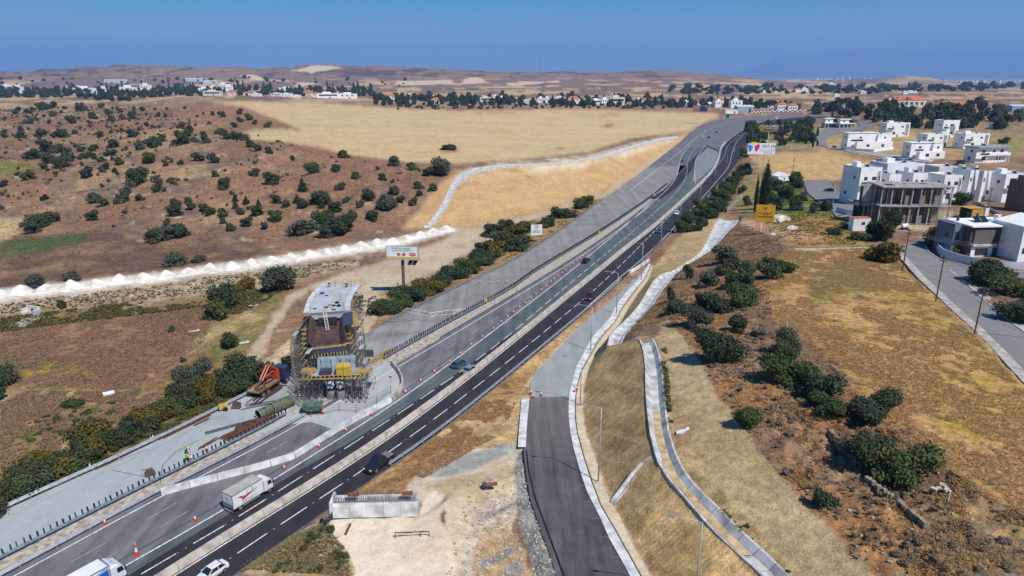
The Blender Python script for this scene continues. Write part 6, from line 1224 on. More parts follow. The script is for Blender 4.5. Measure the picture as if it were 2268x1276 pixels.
# ================================================================== BUILDINGS
M_wall = mat("white_render", (.86, .865, .87), .85, .05, .25, bump=.03); M_wall2 = mat("cream_render", (.72, .66, .56), .85, .07, .3); M_wgrey = mat("grey_render", (.33, .35, .38), .85, .08, .3); M_wdark = mat("charcoal_cladding", (.075, .070, .075), .7, .1, .5); M_roofc = mat("roof_screed", (.62, .63, .64), .85, .12, .3); M_tile = mat("orange_tile", (.52, .165, .075), .8, .15, .4); M_win = mat("window_glass", (.04, .05, .065), .12, .1, .8, spec=.6); M_frame = mat("window_frame", (.10, .10, .11), .5, .05); M_sol = mat("solar_panel", (.018, .022, .04), .2, .05, spec=.7); M_tank = mat("water_tank", (.72, .74, .76), .3, .05, metal=.3); M_block = mat("concrete_block", (.47, .45, .43), .9, .15, .8); M_col = mat("raw_column", (.36, .35, .345), .9, .15, 1)
def window(root, face_, u, z, w_, h_, x0, x1, y0, y1, pane_only=False):
    if face_ == 'F': c = ((u, y0 - .015, z), (w_, .08, h_)); g = ((u, y0 - .06, z), (w_ - .16, .03, h_ - .16))
    elif face_ == 'L': c = ((x0 - .015, u, z), (.08, w_, h_)); g = ((x0 - .06, u, z), (.03, w_ - .16, h_ - .16))
    else: c = ((x1 + .015, u, z), (.08, w_, h_)); g = ((x1 + .06, u, z), (.03, w_ - .16, h_ - .16))
    o = MB().box(*c).build("window", M_frame, root); MB().box(*g).build("pane", M_win, o)
def vol(root, x0, x1, y0, y1, z0, z1, m, wins=(), par=.35, roofm=None):
    wl_ = MB().b2(x0, x1, y0, y1, z0, z1 - (par if par else 0)).build("wall", m, root)
    if par:
        t_ = .2; mb = MB()
        for a in ((x0, x1, y0, y0 + t_), (x0, x1, y1 - t_, y1), (x0, x0 + t_, y0 + t_, y1 - t_), (x1 - t_, x1, y0 + t_, y1 - t_)): mb.b2(*a, z1 - par, z1)
        mb.build("parapet", m, root); MB().b2(x0 + t_, x1 - t_, y0 + t_, y1 - t_, z1 - par, z1 - par + .03).build("roof", roofm or M_roofc, root)
    for w_ in wins: window(root, w_[0], w_[1], w_[2], w_[3], w_[4], x0, x1, y0, y1)
    return wl_
def heater(root, x, y, z, s=1.0):
    MB().hexa([(x - 1 * s, y - .7 * s, z + .1), (x + 1 * s, y - .7 * s, z + .1), (x + 1 * s, y - .65 * s, z + .05), (x - 1 * s, y - .65 * s, z + .05)], [(x - 1 * s, y + .5 * s, z + 1.2 * s), (x + 1 * s, y + .5 * s, z + 1.2 * s), (x + 1 * s, y + .55 * s, z + 1.15 * s), (x - 1 * s, y + .55 * s, z + 1.15 * s)]).build("solar_panel", M_sol, root)
    MB().bar((x - .8 * s, y + .8 * s, z + 1.1 * s), (x + .8 * s, y + .8 * s, z + 1.1 * s), .28 * s, 10).build("water_tank", M_tank, root)
    for dx in (-.7, .7): MB().bar((x + dx * s, y + .7 * s, z), (x + dx * s, y + .7 * s, z + 1 * s), .04, 4).build("tank_stand", M_post, root)
def place(l, r_, base, top, label, name="house", cat="house", rot=0.0, group=None, zoff=None):
    p = gp((l + r_) / 2, base); z = gh(p.x, p.y) if zoff is None else zoff
    f_ = (p.y * CP + (CAMZ - z) * SP) / FPX; w_ = (r_ - l) * f_
    h = float(min(np.arange(1.5, 22, .1), key=lambda q: abs(seen(p.x, p.y, z + q)[1] - top)))
    return thing(name, label, cat, (p.x, p.y, z - .3), rot, group), w_, h + .3
def villa(l, r_, base, top, label, depth=9.0, rot=.12, style=0, seed=0, wm=None):
    p_ = gp((l + r_) / 2, base); d_ = p_.y * CP + 40 * SP; l += min(.3 * (r_ - l), .55 * max(0, FPX * p_.x * (1 / d_ - 1 / (d_ + depth))))
    root, w_, h = place(l, r_, base, top, label, "white_house", "house", rot); rr_ = random.Random(seed); wm = wm or M_wall; x = w_ / 2
    wz2 = h * .72; wz1 = h * .28; ws = min(1.5, w_ * .16)
    if style == 0:      # plain cube, two upper windows
        vol(root, -x, x, 0, depth, 0, h, wm, [('F', -w_ * .22, wz2, ws, 1.3), ('F', w_ * .18, wz2, ws * 1.3, 1.3), ('F', -w_ * .15, wz1, ws * 1.6, 2.2), ('F', w_ * .25, wz1, ws * 1.2, 1.4), ('F', w_ * .42, wz2, .5, 1.8), ('L', depth * .3, wz2, 1.3, 1.3), ('L', depth * .7, wz1, 1.4, 1.3)])
        heater(root, x * .3, depth * .45, h - .35, .8)
    elif style == 1:    # lower front wing, taller rear block
        vol(root, -x, x * .35, depth * .25, depth, 0, h, wm, [('F', -x * .4, wz2, ws * 1.2, 1.3), ('L', depth * .6, wz2, 1.4, 1.3), ('L', depth * .45, wz1, 1.2, 2)]); vol(root, x * .35, x, depth * .1, depth * .95, 0, h * .94, wm, [('F', x * .68, wz2, ws, 1.2)])
        vol(root, -x * .72, x * .96, -depth * .22, depth * .1 - .01, 0, h * .5, wm, [('F', -x * .2, wz1, ws * 1.6, 1.8), ('F', x * .5, wz1, ws * 1.4, 1.8)], .8)
        MB().b2(-x * 1.04, x * .4, depth * .2, depth * 1.03, h + .02, h + .2).build("roof_slab", M_wall, root); heater(root, x * .6, depth * .5, h * .94 - .35, .8); heater(root, -x * .3, depth * .6, h + .2, .8)
    elif style == 2:    # canopy slab villa with dark balcony
        vol(root, -x, x, depth * .15, depth, 0, h * .93, wm, [('F', -x * .55, wz2, ws * 1.5, 1.6), ('F', x * .1, wz2, ws * 1.2, 1.4), ('F', x * .6, wz2, ws * 1.5, 1.6), ('F', -x * .5, wz1, ws * 1.8, 2.1), ('F', x * .45, wz1, ws * 1.8, 2.1), ('L', depth * .5, wz2, 1.6, 1.4), ('L', depth * .6, wz1, 1.6, 1.8)], .2)
        MB().b2(-x * 1.06, x * 1.06, -depth * .02, depth * 1.04, h * .93 + .01, h).build("roof_slab", M_wgrey, root); MB().b2(-x * .5, x * 1.02, -depth * .05, depth * .15 - .01, h * .47, h * .52).build("balcony_slab", M_wall, root); MB().b2(-x * .5, x * 1.02, -depth * .05, -depth * .05 + .1, h * .52 + .01, h * .64).build("balcony_wall", M_wall, root)
        for f in (-.45, .3, .97): MB().b2(x * f - .12, x * f + .12, -depth * .03, depth * .0 + .1, 0, h * .47 - .01).build("column", M_wall, root)
        heater(root, -x * .2, depth * .6, h, .9)
    elif style == 3:    # slanted screen wall and recess
        vol(root, -x, -x * .15, 0, depth, 0, h, wm, [('F', -x * .6, wz2, ws, 1.3), ('L', depth * .35, wz2, 1.4, 1.4), ('L', depth * .7, wz1, 1.2, 1.6)]); vol(root, -x * .15, x, depth * .25, depth, 0, h * .97, M_wgrey if seed % 2 else wm, [('F', x * .4, wz2, ws * 1.4, 1.5), ('F', x * .4, wz1, ws * 1.5, 2.0)])
        MB().sideprism([(x * .1, h), (x, h), (x, h * .4), (x * .75, h * .4)], -.05, .2).build("screen_wall", wm, root); heater(root, -x * .5, depth * .5, h - .35, .8)
    if w_ > 7:
        MB().b2(-x * .98, -x * .42, -1.2, -.08, h * .5, h * .53).build("balcony_slab", wm, root); MB().b2(-x * .98, -x * .42, -1.2, -1.12, h * .53 + .005, h * .64).build("balcony_rail", M_win, root)
        MB().b2(x * .62, x * .9, -.05, -.005, h * .12, h * .9).build("recess_shade_strip", M_wgrey, root) if style == 0 else None  # flat grey strip on the wall, paints the shade of a recess
    MB().b2(-.55, .55, -.07, -.01, .3, 2.5).build("door", M_wdark, root) if style in (0, 3) else None
    if style != 2 and rr_.random() < .6: MB().b2(-x * .5, -x * .1, depth * .55, depth * .85, h - .33, h + 1.4).build("stair_head", wm, root)
    return root, w_, h
NB = "white houses of the new estate"
villa(1935, 2042, 424, 362, "long white house behind the row with a roof full of solar panels", 12, .12, 0, 3)
rt, w_, h = place(1945, 2035, 420, 363, "dark solar array on the flat roof behind the white row", "solar_array", "solar panels", .12)
for k in range(8): MB().hexa([(-w_ / 2 + k * w_ / 8, 4, h + .2), (-w_ / 2 + (k + .9) * w_ / 8, 4, h + .2), (-w_ / 2 + (k + .9) * w_ / 8, 4.05, h + .15), (-w_ / 2 + k * w_ / 8, 4.05, h + .15)], [(-w_ / 2 + k * w_ / 8, 6.5, h + 1.3), (-w_ / 2 + (k + .9) * w_ / 8, 6.5, h + 1.3), (-w_ / 2 + (k + .9) * w_ / 8, 6.55, h + 1.25), (-w_ / 2 + k * w_ / 8, 6.55, h + 1.25)]).build("panel", M_sol, rt)
villa(1876, 1944, 454, 371, "tall white end house of the near row with a blue shaded flank", 11, .14, 0, 1)
villa(1948, 1988, 450, 386, "narrow white house second in the near row behind the concrete frame", 9, .14, 3, 2)
villa(1996, 2046, 450, 383, "white house third in the near row with two dark upper windows", 9, .14, 0, 4)
villa(2050, 2118, 440, 369, "cream topped house set back between the white row houses", 8, .14, 0, 5, M_wall2); villa(2062, 2123, 452, 388, "white cube house with two square windows right of the concrete frame", 9, .14, 0, 6)
villa(2127, 2156, 449, 377, "slim white house with a slanted screen wall and dark recess", 9, .14, 3, 7); villa(2157, 2185, 447, 379, "slim pale house with grey recess left of the wide white house", 9, .14, 3, 8)
villa(2190, 2280, 447, 386, "wide blank white house at the right edge behind scaffolding", 10, .14, 0, 9)
villa(2252, 2310, 472, 403, "dark brick house under scaffolding cut by the right edge", 9, .14, 0, 10, mat('brown_brick', (.16, .12, .11), .85, .1))
for k, (l, r_, b_, t_, st, lb) in enumerate([(1868, 1976, 331, 295, 1, "low white villa with garden wall, leftmost of the middle estate"), (1950, 2014, 305, 272, 0, "white two storey house with small windows, back left of the estate"), (2005, 2090, 352, 317, 1, "white villa with dark side panel in the estate's front middle"), (2037, 2098, 327, 297, 0, "white house half hidden behind the front middle villa"), (2072, 2122, 306, 266, 3, "tall white house with a roof terrace at the back of the estate"), (2117, 2192, 328, 296, 0, "pair of white cubes joined as one house on the estate's right"), (2142, 2240, 361, 325, 2, "white villa under a grey roof slab with long balcony, right side")]):
    villa(l, r_, b_, t_, lb, 10, .1 + .02 * k, st, 20 + k)
# garden walls
def wallrun(name, label, px, h, m, z=None, th=.2, panel=3.0):
    P = [(at(q[0], q[1], z) if z is not None else onground(*q)) for q in px]; root = thing(name, label, "wall"); root["kind"] = "thing"; n = max(1, int(plen(P) / panel)); Q = resample(P, n + 1)
    for a, b_ in zip(Q[:-1], Q[1:]):
        d = (b_ - a).normalized(); s_ = Vector((d.y, -d.x, 0)) * th / 2; a2, b2 = a + d * .01, b_ - d * .01; up = Vector((0, 0, h)); dw = Vector((0, 0, -.3))
        MB().hexa([a2 - s_ + dw, b2 - s_ + dw, b2 + s_ + dw, a2 + s_ + dw], [a2 - s_ + up, b2 - s_ + up, b2 + s_ + up, a2 + s_ + up]).build("wall_panel", m, root)
    return root
wallrun("garden_wall", "curving pale blue garden wall round the charcoal house", [(2072, 541), (2076, 556), (2090, 568), (2140, 583), (2200, 593), (2268, 598), (2400, 606)], 1.7, mat("pale_blue_render", (.58, .63, .72), .85, .06, .3), ZS + .1)
wallrun("garden_wall", "white garden wall in front of the leftmost estate villa", [(1880, 333), (1935, 336), (1978, 331)], 1.8, M_wall); wallrun("garden_wall", "low wall along the lane below the estate", [(1840, 330), (1900, 339), (1985, 348), (2060, 360)], .8, M_conc)
wallrun("garden_wall", "dark retaining wall running down behind the orange shed", [(2155, 450), (2190, 468), (2228, 488)], 1.2, M_block); wallrun("garden_wall", "low concrete kerb wall crossing the yellow weeds above the plateau", [(1760, 554), (1830, 552), (1935, 548)], .35, M_conc); wallrun("garden_wall", "bluish boundary wall below the tall white end house", [(1852, 470), (1875, 478), (1915, 482)], 2.0, mat("pale_blue_render", (.58, .63, .72)))
bw_ = wallrun("brick_wall", "unfinished red brick wall panels at the right edge", [(2192, 491), (2230, 492), (2290, 494)], 2.4, mat("red_clay_block", (.45, .14, .09), .85, .15, 1.5), None, .25, 1.6)
# charcoal house
rt, w_, h = place(2138, 2212, 566, 498, "charcoal and white modern house behind the curved blue wall", "modern_house", "house", .10, None, ZS); x = w_ / 2
vol(rt, -x, x, 0, 9, 0, h - .5, M_wdark, [('F', -.1 * w_, h * .70, 2.6, .5), ('L', 4, h * .7, 1.4, 2.2), ('L', 7, h * .3, 1.4, 2.2)], 0); MB().b2(-x - .6, x + .3, -.9, 9.2, h - .5, h - .15).build("roof_slab", M_wall, rt); MB().b2(-x * .8, x * .45, -.35, -.01, h * .42, h * .93 - .4).build("front_panel", mat("panel_taupe", (.15, .135, .135), .7, .1, .5), rt)
vol(rt, x + .02, x + 4.6, -.6, 8, 0, h + .2, M_wall, [('F', x + 2.4, h * .72, 1.7, 1.2), ('F', x + 2.3, h * .22, 2.4, 2.2)], .35); vol(rt, -x - 2.6, -x - .02, 2.5, 9, 0, h - .3, mat('slate_blue', (.16, .19, .25), .8, .08, .4), [('F', -x - 1.7, h * .6, 1.2, 2.4), ('L', 5, h * .6, 1.4, 1.4)], .4); MB().b2(-x * .9, x * .6, -1.1, -.02, h * .36, h * .41).build("canopy", M_conc, rt); vol(rt, x + 4.65, x + 9, 2, 10, 0, h - .8, M_wall, [], .4)
MB().b2(-x * .85, x * .5, -.4, -.02, .1, h * .33).build("lower_wall", M_wall, rt); window(rt, 'F', -.1 * w_, h * .17, 3.4, 1.8, 0, 0, -.4, 0)
for k in range(2): MB().hexa([(-1 + k * 1.9, 3, h + .05), (.7 + k * 1.9, 3, h + .05), (.7 + k * 1.9, 3.05, h), (-1 + k * 1.9, 3.05, h)], [(-.4 + k * 1.9, 5.4, h + 1.1), (1.3 + k * 1.9, 5.4, h + 1.1), (1.3 + k * 1.9, 5.45, h + 1.05), (-.4 + k * 1.9, 5.45, h + 1.05)]).build("solar_panel", M_sol, rt)
MB().bar((x + 1.3, 4, h + .2), (x + 1.3, 4, h + 1.7), .75, 14).build("water_tank", M_signw, rt); MB().bar((-x + .6, 6, h - .1), (-x + .6, 6, h + .9), .35, 10).build("chimney", M_wdark, rt)
rt, w_, h = place(2250, 2310, 578, 492, "white gabled house with a red roof edge at the right border", "white_house", "house", .1, None, ZS); vol(rt, -w_ / 2, w_ / 2, 0, 9, 0, h - 1, M_wall, [('F', -w_ * .3, h * .3, 1.2, 1.4)], 0); MB().sideprism([(-w_ / 2 - .3, h - .98), (w_ / 2, h - .98), (w_ / 2, h + .6)], -.3, 9.3).build("roof", M_wall, rt); MB().b2(-w_ / 2 - .35, w_ / 2, -.5, -.31, h - 1.0, h - .8).build("roof_edge", M_tile, rt)
# orange shed, container, white tent
rt, w_, h = place(2134, 2190, 484, 462, "small orange boarded shed with a dark doorway", "wooden_shed", "shed", .1); vol(rt, -w_ * .22, w_ * .3, 0, 4, 0, h, mat("shed_orange", (.55, .32, .09), .8, .12, 1), [('F', .2, h * .45, .9, 1.0)], 0); MB().b2(-w_ * .36, -w_ * .22 - .02, .5, 4, 0, h - .1).build("dark_bay", M_netshade, rt); MB().b2(-w_ * .37, w_ * .31, -.2, 4.2, h + .01, h + .1).build("roof", mat("shed_orange", (.55, .32, .09)), rt); MB().b2(w_ * .3, w_ * .46, -.3, -.2, h * .3, h * 1.05).build("white_board", M_signw, rt)
rt, w_, h = place(1887, 1926, 511, 484, "white corrugated site cabin with one window beside the pine", "site_cabin", "cabin", .05); vol(rt, -w_ / 2, w_ / 2, 0, 2.6, 0, h, M_wall, [('F', w_ * .08, h * .62, 1.1, .9)], 0)
for k in range(12): MB().b2(-w_ / 2 + .1 + k * w_ / 12, -w_ / 2 + .22 + k * w_ / 12, -.05, -.005, .1, h - .1).build("rib", M_signw, rt)
MB().b2(-w_ / 2 - .05, w_ / 2 + .05, -.08, 2.7, h + .01, h + .1).build("roof", M_tile, rt)
rt, w_, h = place(1721, 1752, 401, 383, "small white gabled chapel like shed by the stubble field", "white_shed", "shed", .25); vol(rt, -w_ / 2, w_ / 2, 0, 6, 0, h * .6, M_wall, [('F', 0, h * .3, .8, 1)], 0); MB().sideprism([(-w_ / 2 - .2, h * .6 + .01), (w_ / 2 + .2, h * .6 + .01), (0, h)], -.15, 6.1).build("roof", M_wall, rt)
# concrete frame under construction
rt, w_, h = place(1944, 2100, 500, 414, "grey concrete frame building under construction with bare columns", "unfinished_block", "building", -.06); x = w_ / 2; D = 11
for lv, (zz, th_) in enumerate(((h * .5, .3), (h - .35, .35))):
    MB().b2(-x, x * .1, -.2, D, zz, zz + th_).build("floor_slab", M_col, rt); MB().b2(x * .1 + .01, x, .8, D, zz - .02, zz + th_ - .02).build("floor_slab", M_col, rt)
rgf = random.Random(4)
for lv, (a, b_) in enumerate(((0, h * .5), (h * .5 + .3, h - .35))):
    for i in range(8):
        for j in range(3): cx = -x + .3 + i * (w_ - .6) / 7; MB().b2(cx - .17, cx + .17, .3 + j * 5 + (.9 if cx > x * .1 else 0), .65 + j * 5 + (.9 if cx > x * .1 else 0), a, b_ - .005).build("column", M_col, rt)
    MB().b2(-x * .95, x * .95, D * .55, D * .55 + .2, a, b_ - .02).build('inner_shade_wall', mat('painted_shade_block', (.14, .135, .135), .9, .15, .8), rt)  # wall added in a dark tone to paint the interior's shade
    for k in range(60): cx = rgf.uniform(-x, x); cy = rgf.uniform(.5, D - 1); MB().bar((cx, cy, a), (cx + rgf.uniform(-.1, .1), cy, b_), .05, 4).build("prop", M_timber if k % 3 else M_galv, rt)
    for k in range(4): cx = -x * .9 + k * w_ * .25; MB().b2(cx, cx + w_ * .12, D - .5, D - .3, a, b_ - .01).build("block_wall", M_block, rt)
    for k in range(3): cx = x * (-.3 + .4 * k); MB().b2(cx, cx + 1.6, .9, 1.1, a, a + (b_ - a) * .55).build("brick_infill", mat("infill_block", (.26, .21, .185), .85, .15, 1.5), rt)
for k in range(9): cx = rgf.uniform(-x * .8, x * .8); MB().b2(cx, cx + rgf.uniform(1, 2.6), 3 + rgf.uniform(-1, 4), 5 + rgf.uniform(0, 3), h, h + .08).build("loose_board", M_netshade if k % 2 else M_timber, rt)
for k in range(10): MB().bar((x * .45 + k * .7, -.4, 0), (x * .45 + k * .7, -.4, h * .5), .04, 4).build("scaffold_pole", M_timber, rt)
for z in (1.2, 2.4): MB().bar((x * .4, -.45, z), (x * 1.1, -.45, z), .05, 4).build("scaffold_rail", M_timber, rt)
rt, w_, h = place(1894, 1946, 494, 408, "pale blockwork wing with dark ground floor beside the concrete frame", "blockwork_wing", "building", -.04); x = w_ / 2
for i in range(6):
    for j in range(5): MB().b2(-x * .75 + i * w_ * .145, -x * .75 + (i + .96) * w_ * .145, 1.5, 1.75, h * .52 + j * h * .094, h * .52 + (j + .95) * h * .094).build("wall_block", M_block, rt)
MB().b2(-x * .95, x, 1, 8, h * .44, h * .5).build("floor_slab", M_col, rt); MB().b2(-x, x, -1.5, 7, .2, .9).build("plinth", M_block, rt); MB().b2(-x * .9, -x * .72, 0, .3, 0, h * .95).build("dark_pier", M_netshade, rt)
for i in range(5): MB().b2(-x * .7 + i * w_ * .19, -x * .7 + i * w_ * .19 + .3, 1.2, 1.5, .9, h * .44 - .01).build("column", M_col, rt)
MB().b2(-x * .7, x, 5, 5.2, .9, h * .43).build("back_wall", M_wdark, rt)
for k in range(8): MB().bar((-x + k * .3, .3, h * .4), (-x + k * .3, .3, h), .03, 4).build("scaffold_pole", M_sc, rt)
cmx = thing("concrete_mixer", "white concrete mixer drum standing before the concrete frame", "mixer", onground(2003, 508)); MB().bar((-.8, 0, 1.0), (.8, 0, 1.5), .75, 12, .5).build("drum", M_signw, cmx); MB().box((0, 0, .4), (2.2, 1.2, .3)).build("frame", M_trim, cmx)
for s_ in (-.7, .7): MB().bar((s_, -.7, .35), (s_, -.5, .35), .35, 10).build("wheel", M_tyre, cmx)
# unfinished villas by the lane
for k, (l, r_, b_, t_, lb) in enumerate([(1826, 1858, 284, 262, "unfinished white villa with open columns by the lane, left one"), (1858, 1896, 284, 264, "unfinished villa with bare slab and columns by the lane, right one")]):
    rt, w_, h = place(l, r_, b_, t_, lb, "unfinished_villa", "building", .1); x = w_ / 2; MB().b2(-x, x, 0, 9, h * .45, h * .52).build("floor_slab", M_wall2, rt); MB().b2(-x * .9, x * .5, 2, 9, h * .93, h).build("roof_slab", M_wall, rt); vol(rt, -x * .8, x * .3, 3, 8.5, h * .52, h * .93, M_wall, [('F', -x * .3, h * .7, 2, 1.2)], 0); vol(rt, -x * .9, x * .9, 4, 8.8, 0, h * .45, M_wgrey, [], 0)
    for i in range(5): MB().b2(-x + i * (w_ - .4) / 4, -x + .35 + i * (w_ - .4) / 4, .2, .55, 0, h * .45 - .01).build("column", M_wall, rt)
# ---- tiled mansions
def tiled(l, r_, base, top, label, depth, wm=M_wall2, hip=True, rot=.08, roofh=.35, cols=0):
    rt, w_, h = place(l, r_, base, top, label, "tiled_house", "house", rot); x = w_ / 2; hw_ = h * (1 - roofh); vol(rt, -x, x, 0, depth, 0, hw_, wm, [('F', x * f, hw_ * .55, w_ * .09, hw_ * .35) for f in (-.7, -.35, 0, .35, .7)] + [('L', depth * .5, hw_ * .55, 1.6, hw_ * .35)], 0)
    i_ = min(x * .6, depth * .45) if hip else 0; MB().add([(-x - .6, -.6, hw_), (x + .6, -.6, hw_), (x + .6, depth + .6, hw_), (-x - .6, depth + .6, hw_), (-x + i_, depth / 2, h), (x - i_, depth / 2, h)], [(0, 1, 5, 4), (1, 2, 5), (2, 3, 4, 5), (3, 0, 4), (3, 2, 1, 0)]).build("roof", M_tile, rt)
    for c in range(cols): MB().bar((-x + (c + .5) * w_ / cols, -2, 0), (-x + (c + .5) * w_ / cols, -2, hw_ - .02), .3, 8).build("column", M_wall, rt)
    return rt
tiled(1983, 2052, 238, 213, "large mansion with broad orange tiled roof on the wooded rise", 16, cols=6); tiled(1966, 1986, 238, 213, "white winged tower at the left end of the mansion", 9, M_wall, roofh=.1); tiled(2076, 2115, 237, 225, "low orange roofed wing between the mansion and the next house", 10); tiled(2113, 2150, 246, 224, "white house with orange hipped roof right of the mansion", 10, M_wall); tiled(1834, 1866, 244, 231, "red roofed bungalow among trees left of the mansion", 9, mat("brick_house", (.35, .13, .09), .85, .1)); tiled(1746, 1775, 300, 293, "small red roofed garden house among the cypresses", 6, M_wall2, roofh=.6)
tiled(1721, 1744, 248, 227, "white house with red roof above the chequered barrier, left half", 11, M_wall, roofh=.25); tiled(1745, 1767, 248, 229, "white house with red roof above the chequered barrier, right half", 11, M_wall, roofh=.25)
# hangars
def hangar(l, r_, base, top, label, m, depth=14, rot=.1):
    rt, w_, h = place(l, r_, base, top, label, "hangar", "building", rot); x = w_ / 2; vol(rt, -x, x, 0, depth, 0, h * .8, m, [('F', x * .5, h * .35, w_ * .12, h * .5)], 0); MB().add([(-x - .3, -.3, h * .8 + .01), (x + .3, -.3, h * .8 + .01), (x + .3, depth + .3, h * .8 + .01), (-x - .3, depth + .3, h * .8 + .01), (-x - .3, depth / 2, h), (x + .3, depth / 2, h)], [(0, 1, 5, 4), (1, 2, 5), (2, 3, 4, 5), (3, 0, 4), (3, 2, 1, 0)]).build("roof", mat("hangar_roof", (.55, .60, .64), .6, .08, .2), rt)
hangar(1632, 1670, 251, 233, "grey metal hangar beside the motorway bend", mat("hangar_grey", (.34, .38, .42), .6, .08, .3)); hangar(1606, 1634, 252, 243, "low white shed left of the grey hangar", M_wall, 8); hangar(412, 448, 184, 173, "pale blue farm shed on the far plain, left one", mat("shed_pale_blue", (.50, .60, .70), .6, .05)); hangar(451, 481, 187, 178, "pale blue farm shed on the far plain, right one", mat("shed_pale_blue", (.50, .60, .70))); hangar(232, 281, 184, 176, "long greenhouse behind the far left village", mat("shed_pale_blue", (.50, .60, .70))); hangar(2240, 2275, 246, 232, "blue roofed building at the right edge of the wooded rise", mat("shed_blue", (.25, .36, .55), .6, .05))
# ---- far village houses
VIL = [(2, 24, 199, 186, 'g'), (29, 48, 206, 192, 'w'), (80, 92, 206, 199, 'r'), (154, 210, 210, 195, 'l'), (160, 183, 197, 191, 'w'), (220, 237, 206, 194, 'w'), (266, 300, 209, 193, 'w'), (311, 332, 204, 188, 'w'), (330, 344, 209, 199, 'o'), (350, 360, 210, 199, 'w'), (208, 229, 215, 207, 'w'), (440, 462, 206, 195, 'w'), (450, 489, 214, 202, 'l'), (465, 481, 204, 192, 'w'), (486, 502, 203, 187, 'w'), (502, 516, 203, 190, 'w'), (505, 522, 213, 199, 'r'), (536, 552, 211, 203, 'r'), (557, 578, 215, 208, 'w'), (565, 580, 207, 199, 'r'), (600, 622, 215, 207, 'w'), (622, 646, 215, 208, 'w'), (617, 655, 200, 194, 'w'), (648, 666, 215, 211, 'w'), (671, 691, 213, 199, 'r'), (692, 703, 214, 204, 'r'), (703, 750, 219, 207, 'l'), (751, 790, 220, 208, 'w'),
       (830, 845, 220, 209, 'r'), (848, 877, 223, 207, 'r'), (881, 898, 222, 208, 'r'), (900, 914, 221, 210, 'w'), (916, 939, 219, 207, 'r'), (945, 976, 220, 213, 'w'), (955, 976, 230, 216, 'r'), (985, 1000, 221, 213, 'w'), (1063, 1089, 227, 216, 'l'), (1090, 1105, 227, 213, 'w'), (1106, 1121, 227, 215, 'w'), (1140, 1153, 226, 218, 'w'), (1160, 1173, 231, 222, 'w'), (1174, 1186, 231, 223, 'w'), (1190, 1206, 229, 217, 'w'), (1207, 1218, 229, 217, 'w'), (1226, 1256, 229, 216, 'l'), (1258, 1286, 230, 213, 'r'), (1311, 1332, 232, 221, 'l'), (1332, 1350, 232, 219, 'w'), (1350, 1384, 232, 216, 'l'), (1387, 1401, 234, 226, 'r'), (1411, 1421, 229, 219, 'w'), (1421, 1450, 229, 217, 'r'), (1450, 1462, 230, 221, 'w'), (1489, 1505, 232, 218, 'r'), (1515, 1525, 232, 224, 'w'), (1531, 1555, 235, 221, 'r'), (1564, 1580, 238, 226, 'g'), (1583, 1603, 239, 224, 'w'), (1618, 1644, 241, 223, 'w'), (1671, 1688, 236, 227, 'w'), (1699, 1721, 242, 230, 'r'), (1761, 1776, 203, 195, 'r'), (1776, 1790, 203, 196, 'w'), (1690, 1698, 206, 201, 'w'), (1715, 1723, 208, 203, 'w'), (1836, 1850, 190, 185, 'w'), (2008, 2030, 206, 202, 'w'), (2000, 2010, 209, 203, 'w'), (1905, 1920, 208, 202, 'w'), (2203, 2215, 285, 274, 'w'), (1848, 1860, 214, 209, 'w')]
for k, (l, r_, b_, t_, ty) in enumerate(VIL):
    nm = {'w': "white flat roofed house", 'l': "white house with a long dark window band", 'r': "white house with a red tiled roof", 'g': "pale gabled house", 'o': "orange painted house"}[ty]
    rt, w_, h = place(l, r_, b_, t_, f"{nm} in the distant village, {nth(k)} from the left", "village_house", "house", random.uniform(-.1, .25), "houses of the distant village"); x = w_ / 2; dp = min(14, max(7, w_ * .6)); wm = mat("house_orange", (.60, .30, .06), .85, .05) if ty == 'o' else (M_wall if (k % 4) else M_wall2)
    hw_ = h if ty in 'wlo' else h * .62
    MB().b2(-x, x, 0, dp, 0, hw_).build("wall", wm, rt)
    if ty in 'wlo':
        MB().b2(-x - .2, x + .2, -.2, dp + .2, hw_ + .01, hw_ + .35).build("roof", M_wall, rt)
        if w_ > 8: MB().b2(-x * .5, x * .3, dp * .3, dp * .8, hw_ + .36, hw_ + h * .28).build("upper_room", wm, rt); heater(rt, x * .6, dp * .4, hw_ + .35, 1.0)
    else: MB().add([(-x - .6, -.6, hw_ + .01), (x + .6, -.6, hw_ + .01), (x + .6, dp + .6, hw_ + .01), (-x - .6, dp + .6, hw_ + .01), (-x * .4, dp / 2, h), (x * .4, dp / 2, h)], [(0, 1, 5, 4), (1, 2, 5), (2, 3, 4, 5), (3, 0, 4), (3, 2, 1, 0)]).build("roof", M_tile if ty == 'r' else M_roofc, rt)
    if ty == 'l': MB().b2(-x * .8, x * .85, -.1, -.01, hw_ * .5, hw_ * .78).build("window", M_win, rt)
    else:
        for f in (-.6, -.05, .5): MB().b2(x * f - w_ * .05, x * f + w_ * .05, -.1, -.01, hw_ * .5, hw_ * .78).build("window", M_win, rt)
    MB().b2(x * .2 - w_ * .03, x * .2 + w_ * .03, -.1, -.01, .3, hw_ * .36).build("door", M_frame, rt)
